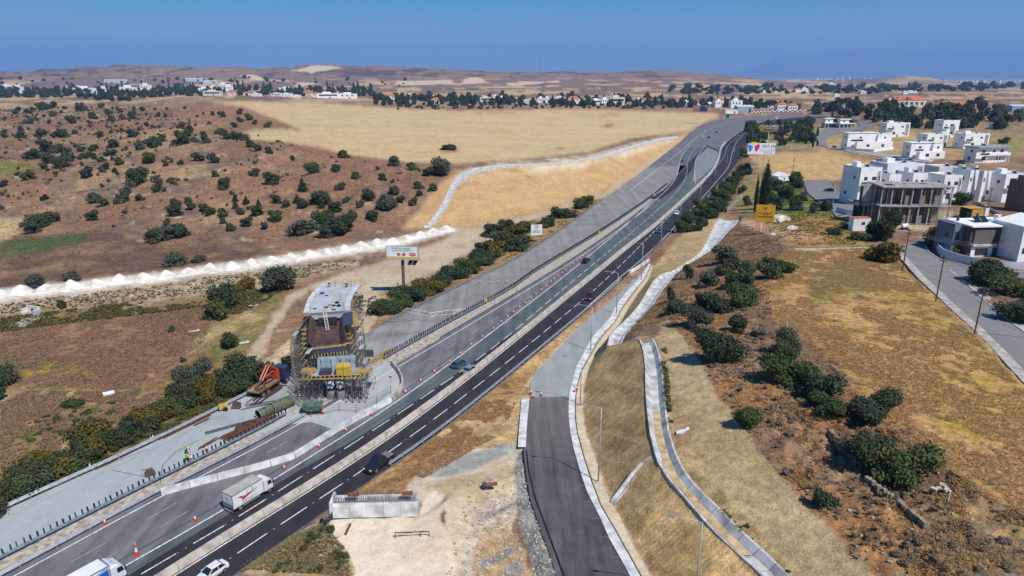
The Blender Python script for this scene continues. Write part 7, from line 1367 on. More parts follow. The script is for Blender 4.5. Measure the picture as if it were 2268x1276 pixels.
# ---- far town on the plain and masts
tw = MB(); r3 = np.random.default_rng(3)
for k in range(900):
    px_, dd = r3.uniform(1690, 2700), r3.uniform(5200, 11500)
    if 1930 < px_ < 2110 and dd < 6500: continue
    if (px_ * .013 + dd * .0007) % 1 > .72: continue
    p = ray(px_, 175) * dd; z = zat(p.x, p.y); w_ = r3.uniform(10, 26); h = r3.uniform(5, 14) * (1.8 if r3.random() < .05 else 1); tw.box((p.x, p.y, z + h / 2), (w_, w_ * .8, h), r3.uniform(0, 1))
tt = tw.build("far_town", M_wall); tt['kind'] = 'stuff'; tt['label'] = "white specks of a far town on the plain"; tt['category'] = "town"
wt = thing("water_tower", "tiny white water tower standing over the far town", "water tower", atd(2162, 183, 5200)); MB().bar((0, 0, 0), (0, 0, 34), 2, 8).build("shaft", M_wall, wt); MB().bar((0, 0, 34), (0, 0, 46), 5, 12, 9).build("tank", M_wall, wt)
for q, hh, lb in ((1198, 90, "thin lattice radio mast on the skyline"), (106, 45, "distant pylon on the left skyline")):
    p = atd(q, np.interp(q, [s_[0] for s_ in SIL], [s_[1] for s_ in SIL]), 3990); ms_ = thing("radio_mast", lb, "mast", p)
    for sx, sy in ((-1, -1), (1, -1), (0, 1)): MB().bar((sx * 2.5, sy * 2.5, -8), (sx * .4, sy * .4, hh), .5, 4).build("leg", M_post, ms_)
    for k in range(8): MB().bar((-2.2 + .25 * k, -2, hh * k / 8), (2.2 - .25 * k, -2, hh * (k + 1) / 8), .35, 3).build("brace", M_post, ms_)
# white gravel heaps tipped along the haul lane
M_lime = mat("crushed_limestone", (.78, .73, .65), .95, .14, .5, bump=.4)
lane_ = spline(wl([(-30, 651, -1.1), (150, 636, -1.05), (300, 619, -1), (450, 600, -.8), (600, 579, -.6), (740, 557, -.4), (870, 536, -.2), (960, 517, 0), (1005, 507, .1)]), 3)
for k, (p, d) in enumerate(every(lane_, 6.0, 2)):
    rr_ = random.Random(k + 50); mb = MB(); R_ = rr_.uniform(4.0, 4.7); hh = rr_.uniform(1.5, 2.25); K = 22; rn = 7
    for i in range(rn + 1):
        f = i / rn
        for j in range(K):
            t_ = 2 * math.pi * j / K; wv = 1 + .12 * math.sin(3 * t_ + k) + .06 * math.sin(7 * t_ + 2 * k); rad = R_ * f * wv; mb.v.append((rad * math.cos(t_) * 1.0, rad * math.sin(t_) * .9, hh * (.5 + .5 * math.cos(math.pi * f ** .85)) * (1 + .06 * math.sin(5 * t_ + i + k)) - .12 * f))
    for i in range(rn):
        for j in range(K): mb.f.append((i * K + j, (i + 1) * K + j, (i + 1) * K + (j + 1) % K, i * K + (j + 1) % K))
    o = mb.build("gravel_heap", M_lime, None, True); o.location = (p.x, p.y, gh(p.x, p.y) - .05); o.rotation_euler = (0, 0, rr_.random() * 6)
    tag(o, f"white crushed stone heap on the haul lane, {nth(k)} from the left edge", "gravel heap", "white heaps tipped along the haul lane")
# stone, culvert and litter
for q, s_, lb in (((1728, 490), 3.0, "large pale boulder pile beside the yellow advert board"), ((1755, 507), 1.6, "pale domed boulder in the yellow weeds"), ((1712, 520), .9, "small pale stone below the yellow advert board")):
    bm = bmesh.new(); bmesh.ops.create_icosphere(bm, subdivisions=3, radius=1)
    for v in bm.verts: v.co = Vector((v.co.x * 1.2, v.co.y, v.co.z * .75)) * (1 + .28 * float(fbm(np.array([v.co.x * 3 + s_]), np.array([v.co.y * 3 + v.co.z * 2]), 1.2, 3, 7)[0]))
    me_ = bpy.data.meshes.new("boulder"); bm.to_mesh(me_); bm.free(); me_.materials.append(mat("pale_boulder", (.62, .57, .50), .95, .2, 1.2, bump=.5)); o = link("boulder", me_); p = onground(*q); o.location = p; o.scale = (s_, s_, s_); tag(o, lb, "boulder")
cv = thing("culvert_headwall", "white concrete culvert headwall in the left field", "culvert", onground(74, 694), -.3); MB().b2(-2.0, 2.0, 0, .4, -.2, 1.7).build("headwall", M_concw, cv); MB().b2(-2.2, -1.8, -1.6, 0, -.2, 1.3).build("wing_wall", M_concw, cv); MB().b2(1.8, 2.2, -1.6, 0, -.2, 1.3).build("wing_wall", M_concw, cv); MB().bar((0, -.06, .6), (0, .02, .6), .55, 14).build("pipe_mouth", M_netshade, cv)
pp = thing("concrete_pipe", "white concrete pipe lying in the left field", "pipe"); a, b_ = onground(228, 878), onground(253, 871); MB().bar(a + Vector((0, 0, .45)), b_ + Vector((0, 0, .45)), .45, 12).build("barrel", M_concw, pp); MB().bar(a + Vector((0, 0, .45)), a + (b_ - a).normalized() * .3 + Vector((0, 0, .45)), .52, 12).build("collar", M_concw, pp)
for q, lb in (((430, 733), "pale flat slab lying in the left field by the track"), ((540, 759), "white slab beside the dark bush near the access track"), ((562, 678), "white scrap heap at the field edge above the track"), ((1515, 952), "pale sheet lying on the graded slope by the channel")):
    o = thing("concrete_slab", lb, "slab", onground(*q), .3); MB().prism([(-1.3, -.2), (-.5, -.5), (.7, -.35), (1.4, .1), (.6, .45), (-.9, .35)], -.1, .1).build("slab_body", M_concw, o); MB().box((.7, .2, .14), (.9, .5, .1), .9).build("broken_piece", M_concw, o)
# dry stone terrace walls in the scrub
def drywall(label, px, z, h, seed):
    root = thing("stone_wall", label, "stone wall"); root["kind"] = "thing"; P = resample(wl([(q[0], q[1], z) for q in px]), 2 + int(plen(wl([(q[0], q[1], z) for q in px])) / .55)); r4 = random.Random(seed)
    for a in P:
        for l in range(3):
            if r4.random() < .12: continue
            c = a + Vector((r4.uniform(-.12, .12), r4.uniform(-.12, .12), -h + (l + .5) * h / 3 * 1.1)); w_ = r4.uniform(.38, .62); mb = MB()
            j = [r4.uniform(.75, 1.15) for _ in range(8)]; vs_ = [(c.x + sx * w_ / 2 * j[i], c.y + sy * w_ / 2 * j[i], c.z + sz * h / 6 * 1.1 * j[i]) for i, (sx, sy, sz) in enumerate([(-1, -1, -1), (1, -1, -1), (1, 1, -1), (-1, 1, -1), (-1, -1, 1), (1, -1, 1), (1, 1, 1), (-1, 1, 1)])]
            mb.hexa(vs_[:4], vs_[4:]); mb.build("stone", M_stone, root)
M_stone = mat("field_stone", (.31, .25, .17), .95, .2, 1.5, bump=.4)
drywall("crumbling stone terrace wall in the scrub, longer lower one", [(1919, 1056), (1950, 1080), (2000, 1116), (2050, 1158)], 12.0, 1.35, 1); drywall("short crumbling stone terrace wall higher in the scrub", [(1838, 953), (1873, 987), (1898, 1007)], 12.25, 1.1, 2)
o = thing("stone_pile", "pale stone pile by the plateau edge in the scrub", "stones"); c_ = onground(2092, 1078); r4 = random.Random(9)
for k in range(9): MB().box(c_ + Vector((r4.gauss(0, .5), r4.gauss(0, .6), .2 + .12 * (k % 3))), (r4.uniform(.3, .8), r4.uniform(.3, .6), r4.uniform(.2, .4)), r4.random() * 3).build("stone", mat("pale_stone", (.55, .49, .44), .95, .15, 2), o)
for q, lb in (((2072, 1040), "short grey marker post in the scrub, upper one"), ((2098, 1118), "short grey marker post in the scrub, lower one"), ((1741, 735), "tiny white marker peg near the plateau edge")):
    o = thing("marker_post", lb, "post", onground(*q)); MB().b2(-.06, .06, -.06, .06, -.1, 1.3).build("stake", M_conc, o); MB().b2(-.08, .08, -.08, .08, 1.31, 1.4).build("cap", M_white, o)
# ================================================================== VEGETATION
def foliage(seed, nblob, nleaf, ls, flat_=.75, shape='round', core=.6):
    """unit-wide crown: leaf-sized faces spread over and inside overlapping clumps, dark heart inside"""
    r_ = np.random.default_rng(seed); V, F = [], []
    if shape == 'round':
        B_ = []
        for k in range(nblob):
            a = r_.uniform(0, 6.283); q = r_.uniform(.05, .36); B_.append((math.cos(a) * q, math.sin(a) * q, r_.uniform(.16, .74) * flat_, r_.uniform(.10, .25)))
        B_.append((r_.uniform(-.06, .06), r_.uniform(-.06, .06), .36 * flat_, .27))
    elif shape == 'cypress': B_ = [(r_.uniform(-.03, .03), r_.uniform(-.03, .03), .05 + .9 * k / nblob, .5 * (.16 + .84 * math.sin(math.pi * min(1, (k + 1.2) / nblob) ** .75) ** .8) * .9) for k in range(nblob)]
    elif shape == 'cone': B_ = [(r_.uniform(-.08, .08), r_.uniform(-.08, .08), .08 + .85 * k / nblob, .46 * (1 - .85 * k / nblob)) for k in range(nblob)]
    vol_ = np.array([b_[3] ** 2 for b_ in B_]); pr = vol_ / vol_.sum(); zs = 1.0 if shape == 'round' else .35
    ch = r_.choice(len(B_), nleaf, p=pr)
    for c in ch:
        b_ = B_[c]; d = r_.normal(size=3); d /= np.linalg.norm(d); rad = b_[3] * (r_.uniform(.72, 1.22) if r_.random() < .85 else r_.uniform(.6, 1.5))
        p = np.array([b_[0] + d[0] * rad, b_[1] + d[1] * rad, b_[2] + d[2] * rad * (flat_ if shape == 'round' else zs)])
        if p[2] < .01: p[2] = r_.uniform(.01, .08)
        n = d * .8 + r_.normal(size=3) * .55 + np.array([0, 0, .25]); n /= np.linalg.norm(n); u = np.cross(n, r_.normal(size=3)); u /= np.linalg.norm(u); v = np.cross(n, u); s_ = ls * r_.uniform(.6, 1.35); o = len(V)
        sx, sz = s_, s_ * (1 if shape == 'round' else zs * 1.2)
        V += [tuple(p - u * sx * .5 - v * sx * .25), tuple(p + u * sx * .1 - v * sx * .55), tuple(p + u * sx * .55 + v * sx * .1), tuple(p - u * sx * .05 + v * sx * .55)]; F.append((o, o + 1, o + 2, o + 3))
    for b_ in B_:
        o = len(V); rr_ = b_[3] * core
        for i in range(4):
            for j in range(7):
                t_ = math.pi * (i + .5) / 4; f_ = 2 * math.pi * j / 7; V.append((b_[0] + rr_ * math.sin(t_) * math.cos(f_), b_[1] + rr_ * math.sin(t_) * math.sin(f_), max(.0, b_[2] + rr_ * math.cos(t_) * (flat_ if shape == 'round' else zs))))
        for i in range(3):
            for j in range(7): F.append((o + i * 7 + j, o + (i + 1) * 7 + j, o + (i + 1) * 7 + (j + 1) % 7, o + i * 7 + (j + 1) % 7))
    m = MB(); m.v = V; m.f = F; return m
LEAF = {'dark': leafmat("leaf_dark", (.036, .058, .030), (.105, .126, .068)), 'mid': leafmat("leaf_mid", (.048, .078, .028), (.125, .155, .060)), 'acacia': leafmat("leaf_acacia", (.075, .070, .018), (.21, .165, .036)), 'grey': leafmat("leaf_greygreen", (.060, .074, .052), (.140, .150, .108)), 'pine': leafmat("leaf_pine", (.022, .040, .018), (.052, .074, .030)), 'dry': leafmat("dry_brush", (.19, .15, .11), (.40, .32, .23)), 'far': leafmat("leaf_far", (.040, .058, .032), (.092, .108, .060))}
PROTO = {}
GEO = {}
def proto(shape, lod, i, kind):
    key = (shape, lod, i, kind)
    if key not in PROTO:
        n, ls = {0: (4200, .046), 1: (1500, .072), 2: (420, .125), 3: (110, .23)}[lod]
        nb_ = {'round': 9 if lod < 2 else 5, 'cypress': 12, 'cone': 9}[shape]
        if key[:3] not in GEO: GEO[key[:3]] = foliage(100 * lod + 7 * i + len(shape), nb_, n, ls * (1.0 if shape == 'round' else .8), .75, shape)
        PROTO[key] = GEO[key[:3]].mesh("crown", LEAF[kind])
    return PROTO[key]
TRK = MB().bar((0, 0, -.15), (.02, .01, .34), .05, 6, .03); TRK.bar((.02, .01, .3), (.16, .06, .5), .022, 5, .012).bar((.02, .01, .28), (-.14, -.05, .48), .022, 5, .012).bar((.02, .01, .3), (-.03, .15, .52), .02, 5, .01)
M_bark = mat("bark", (.11, .08, .06), .95, .2, 3); TRKM = TRK.mesh("trunk", M_bark)
rv = random.Random(21); VEG = []
def plant(p, wd, ht, kind, label, name="bush", cat="bush", shape='round', group=None, lod=None, wy=None):
    dist = Vector(p).length; px_ = wd * FPX / max(dist, 1)
    if lod is None: lod = 0 if px_ > 60 else 1 if px_ > 26 else 2 if px_ > 11 else 3
    root = thing(name, label, cat, p, rv.uniform(0, 6.28), group)
    c = link("crown", proto(shape, lod, rv.randrange(4), kind), root); sh = .92 if shape == 'round' else 1.0
    ax_ = rv.uniform(.82, 1.2); c.scale = (wd * 1.12 * ax_, wd * 1.12 / ax_, ht / (.72 if shape == 'round' else 1.02)); t_ = link("trunk", TRKM, root); t_.scale = (wd * .8, wd * .8, ht * .9)
    return root
def scale_at(p): return (p.y * CP + (CAMZ - p.z) * SP) / FPX
def bush(px, py, wpx, kind, label, ratio=.8, **k):
    p = onground(px, py); wd = wpx * scale_at(p); return plant(p - Vector((0, 0, .05 * wd)), wd, wd * ratio, kind, label, **k)
# -- hillside bushes, measured on an enlargement (x, foot y, width)
Z1 = [(110,470,45),(190,465,45),(265,400,50),(310,425,70),(345,395,60),(430,430,30),(480,510,75),(545,440,80),(615,480,65),(665,430,45),(215,430,40),(25,575,40),(145,570,60),(205,520,60),(265,600,80),(350,470,50),(380,600,90),(440,600,70),(495,580,45),(135,620,70),(40,620,50),(300,680,110),(240,740,110),(170,740,70),(370,690,100),(440,720,80),(500,660,40),(530,680,50),(610,690,70),(665,610,60),(320,790,110),(300,840,60),(410,840,110),(470,780,60),(540,750,60),(620,760,60),(700,740,50),(740,730,60),(690,790,50),(575,880,100),(700,840,60),(650,870,25),(760,850,45),(800,810,70),(870,500,80),(800,440,45),(740,490,50),(720,450,50),(885,615,70),(745,660,85),(935,690,80),(1000,780,100),(1005,700,90),(1040,650,70),(1070,620,70),(1150,680,60),(1230,700,120),(1260,580,65),(1195,550,60),(1350,610,60),(1445,590,60),(1500,630,80),(1580,630,95),(1475,480,55),(1580,460,55),(1590,500,50),(1555,545,50),(1650,490,65),(1680,525,45),(1770,550,55),(1385,520,30),(1100,790,60),(1190,790,50),(1310,770,80),(1420,780,85),(1290,650,60),(1370,690,80),(1665,700,75),(1710,720,70),(1780,725,60),(1935,750,50),(2075,830,100),(2210,820,60),(2250,750,40),(1680,840,75),(1800,890,115),(1425,870,60),(1470,925,100),(1120,895,50),(1045,960,70),(1040,880,70),(890,900,150),(830,950,80),(610,1030,110),(690,1040,80),(800,1010,110),(915,1000,60),(200,1215,120),(275,1190,130),(345,1150,130),(600,1145,95),(1095,1160,55),(1165,1030,70),(1240,1000,60),(1140,1100,105),(1265,1050,75),(1350,1060,80),(1390,1100,95),(1480,1120,75),(1690,1110,100),(1820,1010,85),(1885,1060,75),(1990,1080,100),(2120,1030,150),(2240,920,70),(1830,1140,100),(1600,1110,60),(1620,1190,90),(1530,1230,75),(1475,1170,55),(1750,1190,70),(2000,1230,180),(2150,1200,150),(2200,1100,100),(25,935,60),(185,910,90),(1000,1300,120),(1080,1290,150),(1170,1270,140)]
Z1c = [(1555,1060,45),(1550,1000,40),(1620,1010,45),(1705,1040,40),(1960,1010,50),(2000,940,70),(2125,1080,45)]
Z2 = [(190,755,75),(130,830,65),(505,805,90),(440,860,65),(640,825,75),(725,860,80),(840,850,160),(260,860,70),(160,920,65),(505,880,35),(520,970,95),(360,1030,110),(40,1020,130),(190,1020,60),(680,945,70),(770,960,75),(635,1060,75),(680,1000,60),(450,1100,160),(380,1160,100),(230,1160,100),(290,1090,70),(150,1250,200),(60,1270,120),(550,1050,70)]
K = 2.982; HB = [(x / K, 100 + y / K, w_ / K, 'round') for x, y, w_ in Z1] + [(700 + x / K, 100 + y / K, w_ / K, 'round') for x, y, w_ in Z2] + [(x / K, 100 + y / K, w_ / K, 'cone') for x, y, w_ in Z1c]
bands = [(0, 270), (270, 300), (300, 325), (325, 350), (350, 375), (375, 400), (400, 425), (425, 450), (450, 480), (480, 600)]
for bi, (y0, y1) in enumerate(bands):
    row = sorted([b_ for b_ in HB if y0 <= b_[1] < y1])
    for k, (x, y, w_, sh) in enumerate(row):
        kd = 'dark' if (int(x * 7 + y) % 10) < 5 else 'grey' if (int(x * 7 + y) % 10) < 8 else 'mid'
        if 'cone' == sh: bush(x, y, w_, 'pine', f"small pointed pine on the left hillside, {nth(k)} from left in the {nth(bi)} row down", 1.5, shape='cone', name="pine_tree", cat="tree", group="bushes on the left hillside")
        else: bush(x, y, w_ * .98, kd, f"{['dark green','grey green','fresh green'][['dark','grey','mid'].index(kd)]} bush on the left hillside, {nth(k)} from left in the {nth(bi)} row down", .78, group="bushes on the left hillside")
bush(997, 333, 36, 'dark', "single dark bush standing alone in the golden stubble field", .45)
for q, kd, lb, ra in [((486, 706, 62), 'mid', "big green bush at the edge of the left field, front of a pair", .85), ((503, 682, 60), 'dark', "big dark bush behind the green one at the left field edge", .9), ((617, 640, 82), 'grey', "wide grey green tree bush between the haul lane and the billboard", .8), ((545, 640, 48), 'acacia', "brownish bush left of the wide grey green tree bush", .7), ((515, 768, 44), 'dark', "dark bush by the pale slabs near the access track", .75), ((430, 856, 66), 'grey', "grey green bush at the foot of the tan bank, left field", .95), ((12, 852, 48), 'dark', "dark bush cut by the left edge of the field", 1.0), ((-5, 885, 30), 'dark', "bush half out of frame at the left edge", 1.0), ((86, 634, 42), 'grey', "grey bush behind the white heaps, left of two", .85), ((160, 622, 36), 'grey', "grey bush behind the white heaps, right of two", .8), ((380, 586, 58), 'grey', "low grey bush in the dark field below the hill", .45), ((440, 580, 32), 'dark', "small low bush in the dark field below the hill", .45), ((165, 893, 52), 'mid', "flat green bush on the purple patch of the left field", .35), ((138, 684, 24), 'dark', "small bush by the culvert in the left field", .8), ((383, 733, 16), 'grey', "tiny bush near the pale slab, left field", .9), ((300, 700, 12), 'dry', "tiny dead shrub standing in the left field", 1.2), ((404, 800, 14), 'grey', "tiny grey shrub left of the grey green bush", 1.0)]:
    bush(q[0], q[1], q[2], kd, lb, ra)
# -- shrub belt between the left field and the motorway
LV = [(20,1112,95,'mid'),(62,1098,115,'dark'),(112,1062,120,'acacia'),(150,1052,95,'mid'),(190,1026,80,'dark'),(218,1004,118,'acacia'),(268,990,85,'dark'),(300,972,60,'mid'),(340,945,92,'acacia'),(382,922,75,'mid'),(412,906,80,'dark'),(440,892,62,'mid'),(462,888,80,'acacia'),(500,866,64,'mid'),(540,862,115,'dark'),(572,846,60,'mid'),(606,832,46,'dark'),(640,814,42,'dark'),(-20,1140,90,'dark'),(330,962,70,'dark'),(515,880,70,'mid')]
for k, (x, y, w_, kd) in enumerate(LV): bush(x, y - 4, w_ * .86, kd, f"{ {'mid':'green','dark':'dark green','acacia':'yellowish flowering'}[kd] } verge shrub along the left guardrail, {nth(k)} in the belt", .8, name="shrub", cat="shrub", group="shrubs along the left guardrail")
HV = [(862,696,60),(890,684,62),(922,668,62),(955,652,62),(988,636,60),(1015,622,60),(1045,606,60),(1075,590,60),(1102,574,58),(1072,566,48),(1130,560,58),(1110,546,56),(1093,526,48),(1142,534,58),(1168,520,50),(1160,548,50),(1212,506,46),(1250,486,52),(1300,456,42),(1285,466,36),(905,664,44),(940,648,44),(1000,618,44),(1060,584,44),(1125,512,40),(845,700,36)]
for k, (x, y, w_) in enumerate(HV): kd = ['dark', 'mid', 'dark', 'acacia', 'dark'][k % 5]; bush(x - 3, y - 5, w_, kd, f"dense hedge shrub beside the closed carriageway, {nth(k)} counting from the billboard leg", .62, name="shrub", cat="shrub", group="hedge beside the closed carriageway")
# -- right-hand scrub slope
RB = [(1595,802,78,'dark',.95,"large dark evergreen bush casting a long shadow on the graded slope"),(1542,722,54,'grey',.95,"leafy grey bush at the top of the graded slope"),(1637,732,44,'dark',.85,"round bush behind the large dark evergreen"),(1740,793,58,'dark',1.0,"upright dark bush at the plateau edge by the white peg"),(1738,842,82,'mid',.75,"green bush left of a pair on the plateau edge"),(1812,878,84,'dark',.8,"dark bush right of a pair on the plateau edge"),(1660,940,54,'mid',.95,"green bush at the lip of the graded slope throwing a long shadow"),(1487,668,20,'dark',1.6,"narrow upright shrub above the shorter channel"),(1500,693,44,'dark',.75,"low dark shrub next to the narrow upright one"),(1592,690,48,'dark',.9,"dark bush in the middle of the upper scrub slope"),(1552,680,42,'dark',.8,"bush left of the middle of the upper scrub slope"),(1646,678,66,'mid',.75,"broad green bush on the upper scrub slope, right side"),(1838,918,58,'mid',.6,"low green bush left of the shaded hollow"),(1930,928,92,'dark',.7,"wide dark bush above the shaded hollow"),(1527,617,22,'dark',1.3,"small upright bush by the shorter channel bend"),(1605,582,50,'grey',.8,"grey bush at the top of the scrub near the concrete apron"),(1575,634,46,'grey',.75,"grey green bush halfway up the scrub slope"),(1612,602,46,'dark',.8,"dark bush below the grey one near the slope top"),(1645,638,60,'dark',.85,"big dark bush in the upper scrub, behind the broad green one"),(1707,618,46,'mid',.7,"fresh green bush near the plateau's upper corner"),(1742,602,40,'mid',.6,"low green bush on the plateau's upper corner"),(1707,584,36,'dark',.5,"low dark bush below the yellow advert board"),(1990,1050,112,'mid',.75,"largest bright green bush overhanging the stone walls"),(1920,1018,84,'dark',.8,"dark bush in the hollow beside the bright green one"),(1826,1120,44,'dark',1.0,"lone small bush on the lip of the lower slope"),(1890,1000,60,'grey',.6,"grey bush filling the shaded hollow"),(1600,690,40,'dark',.8,"small bush tucked under the middle scrub bushes"),(1678,742,36,'dry',.6,"dry brown bush between two evergreens"),(1565,735,36,'dry',.5,"dead grey brush right of the leafy grey bush")]
for x, y, w_, kd, ra, lb in RB: bush(x, y, w_ * 1.12, kd, lb, ra)
MV = [(1512,513,34),(1528,498,36),(1545,484,38),(1560,470,38),(1580,455,38),(1592,438,36),(1602,424,34),(1550,503,32),(1570,486,36),(1600,446,36),(1617,414,32),(1585,470,34),(1612,432,30),(1540,512,26),(1630,398,28),(1640,380,24)]
for k, (x, y, w_) in enumerate(MV): bush(x, y, w_ * 1.1, 'dark' if k % 3 else 'mid', f"roadside shrub right of the motorway lamps, {nth(k)} in the dense belt", .75, name="shrub", cat="shrub", group="shrub belt right of the motorway")
# -- garden trees, cypresses, street trees
for x, y, w_, hp, lb in [(1691, 462, 19, 122, "tallest dark cypress behind the yellow advert board"), (1672, 468, 9, 95, "thin cypress left of the tallest one"), (1683, 462, 9, 80, "slim cypress tucked beside the tallest one")]:
    p = onground(x, y); f_ = scale_at(p); plant(p, w_ * f_, hp * f_, 'pine', lb, "cypress_tree", "tree", 'cypress', lod=0)
for k, (x, y, w_, kd, ra) in enumerate([(1657,386,22,'dark',1.2),(1719,420,38,'dark',.9),(1757,406,28,'mid',.9),(1770,416,24,'dark',.8),(1735,442,48,'mid',.7),(1716,449,30,'dark',1.0),(1725,464,26,'dark',1.1),(1758,465,29,'dark',1.0),(1798,471,18,'dark',1.0),(1825,466,30,'dark',1.0),(1767,414,30,'dark',.9),(1780,446,28,'dark',.5),(1805,458,26,'dark',.5),(1700,425,24,'mid',.9),(1650,350,22,'dark',1.1),(1655,455,20,'dark',1.2),(1640,430,20,'grey',1.0),(1850,520,34,'dark',.5),(1910,530,44,'mid',.45),(1875,505,26,'mid',.5)]): bush(x, y, w_, kd, f"garden tree between the motorway and the houses, {nth(k)} of the green plot", ra, name="garden_tree", cat="tree", group="garden trees beside the motorway")
bush(1955, 530, 70, 'pine', "round umbrella pine beside the white site cabin", 1.0, name="pine_tree", cat="tree"); bush(1957, 578, 66, 'acacia', "round olive bush in front of the umbrella pine", .95)
for q, kd, lb, ra in [((2080,545,58),'acacia',"leafy bush inside the charcoal house garden, left",.8),((2110,560,44),'mid',"green garden bush against the charcoal house",.8),((2185,590,30),'dark',"small palm like shrub at the charcoal house front",.7),((2190,632,86),'dark',"large dark bush at the street corner by the black car",.7),((2245,655,80),'mid',"green bush right of the dark street corner bush",.7),((2250,712,74),'dark',"dark bush at the right edge beside the street",.8),((2165,620,40),'mid',"small bush at the tip of the street corner",.6),((2130,455,34),'mid',"bright bush beside the concrete frame's right end",.9),((2120,440,24),'dark',"dark bush behind the bright one at the frame",1.0),((2225,318,22),'dark',"lone round tree in the dry field right of the estate",.7),((2125,378,26),'dark',"round tree behind the near white row",.9)]: bush(q[0], q[1], q[2], kd, lb, ra)
# -- wooded belts
FAR = MB()
def belt(n, xr, yfun, wr, kinds, text, group, hr=(.8, 1.3), cyp=0.0, seed=0, lod=None, mass=False):
    r5 = random.Random(seed); L_ = sorted((r5.uniform(*xr), r5.random()) for _ in range(n))
    for k, (x, u) in enumerate(L_):
        y = yfun(x, u); p = onground(x, y); f_ = scale_at(p); w_ = r5.uniform(*wr)
        if mass:
            proto('round', 3, k % 4, 'far'); g_ = GEO[('round', 3, k % 4)]; tall = r5.random() < cyp; a_ = r5.random() * 6; sx = (5 if tall else w_) * f_ * 1.1; sz = (r5.uniform(14, 24) if tall else w_ * r5.uniform(*hr)) * f_ / .72
            FAR.add([(p.x + sx * (v[0] * math.cos(a_) - v[1] * math.sin(a_)), p.y + sx * (v[0] * math.sin(a_) + v[1] * math.cos(a_)), p.z + v[2] * sz) for v in g_.v], g_.f); continue
        if r5.random() < cyp: plant(p, 5 * f_, r5.uniform(14, 26) * f_, 'pine', f"slim cypress in {text}, {nth(k)} from the left", "cypress_tree", "tree", 'cypress', group, 3 if lod is None else lod)
        else: plant(p, w_ * f_, w_ * f_ * r5.uniform(*hr), r5.choice(kinds), f"{text.replace('the ', '', 1)} tree, {nth(k)} from the left", "tree", "tree", 'round', group, lod)
belt(70, (1655, 1800), lambda x, u: (282 if x < 1700 else 276) + u * 48, (11, 21), ['dark', 'dark', 'mid'], "the dark grove right of the motorway bend", "grove right of the motorway bend", cyp=.12, seed=1)
belt(16, (1768, 1812), lambda x, u: 275 + u * 50, (10, 14), ['dark'], "the cypress row beside the lane", "cypress row beside the lane", cyp=.8, seed=2, lod=2)
belt(80, (1840, 2268), lambda x, u: 246 + u * 42, (14, 28), ['dark', 'dark', 'grey', 'far'], "the wooded slope below the mansion", "trees below the mansion", seed=3)
belt(46, (1800, 2000), lambda x, u: 236 + u * 26, (12, 24), ['dark', 'far'], "the thicket left of the mansion", "thicket left of the mansion", cyp=.06, seed=4)
belt(75, (0, 360), lambda x, u: 203 + u * 14 + (6 if 170 < x < 330 else 0), (8, 17), ['far', 'dark', 'far'], "the far left village belt", "trees of the far left village", cyp=.06, seed=5)
belt(190, (360, 830), lambda x, u: 199 + u * 15, (7, 14), ['far', 'dark'], "the village belt behind the golden field", "trees behind the golden field", cyp=.08, seed=6, mass=True)
belt(280, (830, 1660), lambda x, u: 219 + u * 15 + (x - 830) * .007, (8, 17), ['far', 'far', 'dark'], "the long village belt beyond the field", "trees of the long village belt", cyp=.05, seed=7, mass=True)
belt(130, (1480, 1960), lambda x, u: 193 + u * 16, (8, 18), ['far'], "the plain's far tree line", "far tree lines on the plain", (.5, .8), seed=8, mass=True)
belt(70, (1950, 2268), lambda x, u: 192 + u * 10, (9, 18), ['far'], "the far plain right of the mansion", "far trees right of the mansion", (.5, .8), seed=9, mass=True)
belt(150, (0, 370), lambda x, u: 201 + u * 15, (6, 13), ['far'], "x", "x", cyp=.06, seed=15, mass=True)
belt(60, (0, 900), lambda x, u: 176 + u * 16, (5, 11), ['far'], "the far plain below the ridge", "far trees below the ridge", (.5, .8), seed=10, mass=True)
belt(34, (1660, 1770), lambda x, u: 236 + u * 8, (9, 15), ['far', 'dark'], "the bend behind the chequered barrier", "trees behind the chequered barrier", seed=12, mass=True)
belt(110, (880, 1500), lambda x, u: 233 + u * 9, (5, 10), ['grey', 'far', 'dry'], "the grey scrub strip before the village", "scrub strip before the village", (.5, .8), seed=13, mass=True)
belt(40, (0, 500), lambda x, u: 240 + u * 40, (6, 12), ['dark', 'grey'], "the upper left slope scatter of", "scatter on the upper left slope", (.7, 1), seed=14, mass=True)
fo_ = FAR.build("far_trees", LEAF['far']); fo_['kind'] = 'stuff'; fo_['label'] = "dark belts of far trees around the distant village and plain"; fo_['category'] = "trees"
def mass(name, n, poly, wr, kd, label, seed, lod=3, hr=(.5, .9), den=None):
    r8 = np.random.default_rng(seed); P = W2(poly); lo, hi = P.min(0), P.max(0); xs = r8.uniform(lo[0], hi[0], n * 8); ys = r8.uniform(lo[1], hi[1], n * 8); m = inpoly(xs, ys, P) & (fbm(xs, ys, 40 if wr[1] > 1.6 else 6, 3, seed) > -.1); mb = MB()
    for k, (x, y) in enumerate(list(zip(xs[m], ys[m]))[:n]):
        proto('round', lod, k % 4, kd); g_ = GEO[('round', lod, k % 4)]; w_ = r8.uniform(*wr); a_ = r8.random() * 6; sz = w_ * r8.uniform(*hr) / .72; z = gh(x, y) - .03; c_, s_ = math.cos(a_) * w_, math.sin(a_) * w_
        mb.add([(x + v[0] * c_ - v[1] * s_, y + v[0] * s_ + v[1] * c_, z + v[2] * sz) for v in g_.v], g_.f)
    o = mb.build(name, LEAF[kd]); o['kind'] = 'stuff'; o['label'] = label; o['category'] = "scrub"
HILLP = [(-100, 238), (330, 232), (520, 290), (760, 350), (960, 385), (880, 490), (600, 525), (300, 500), (-100, 470)]
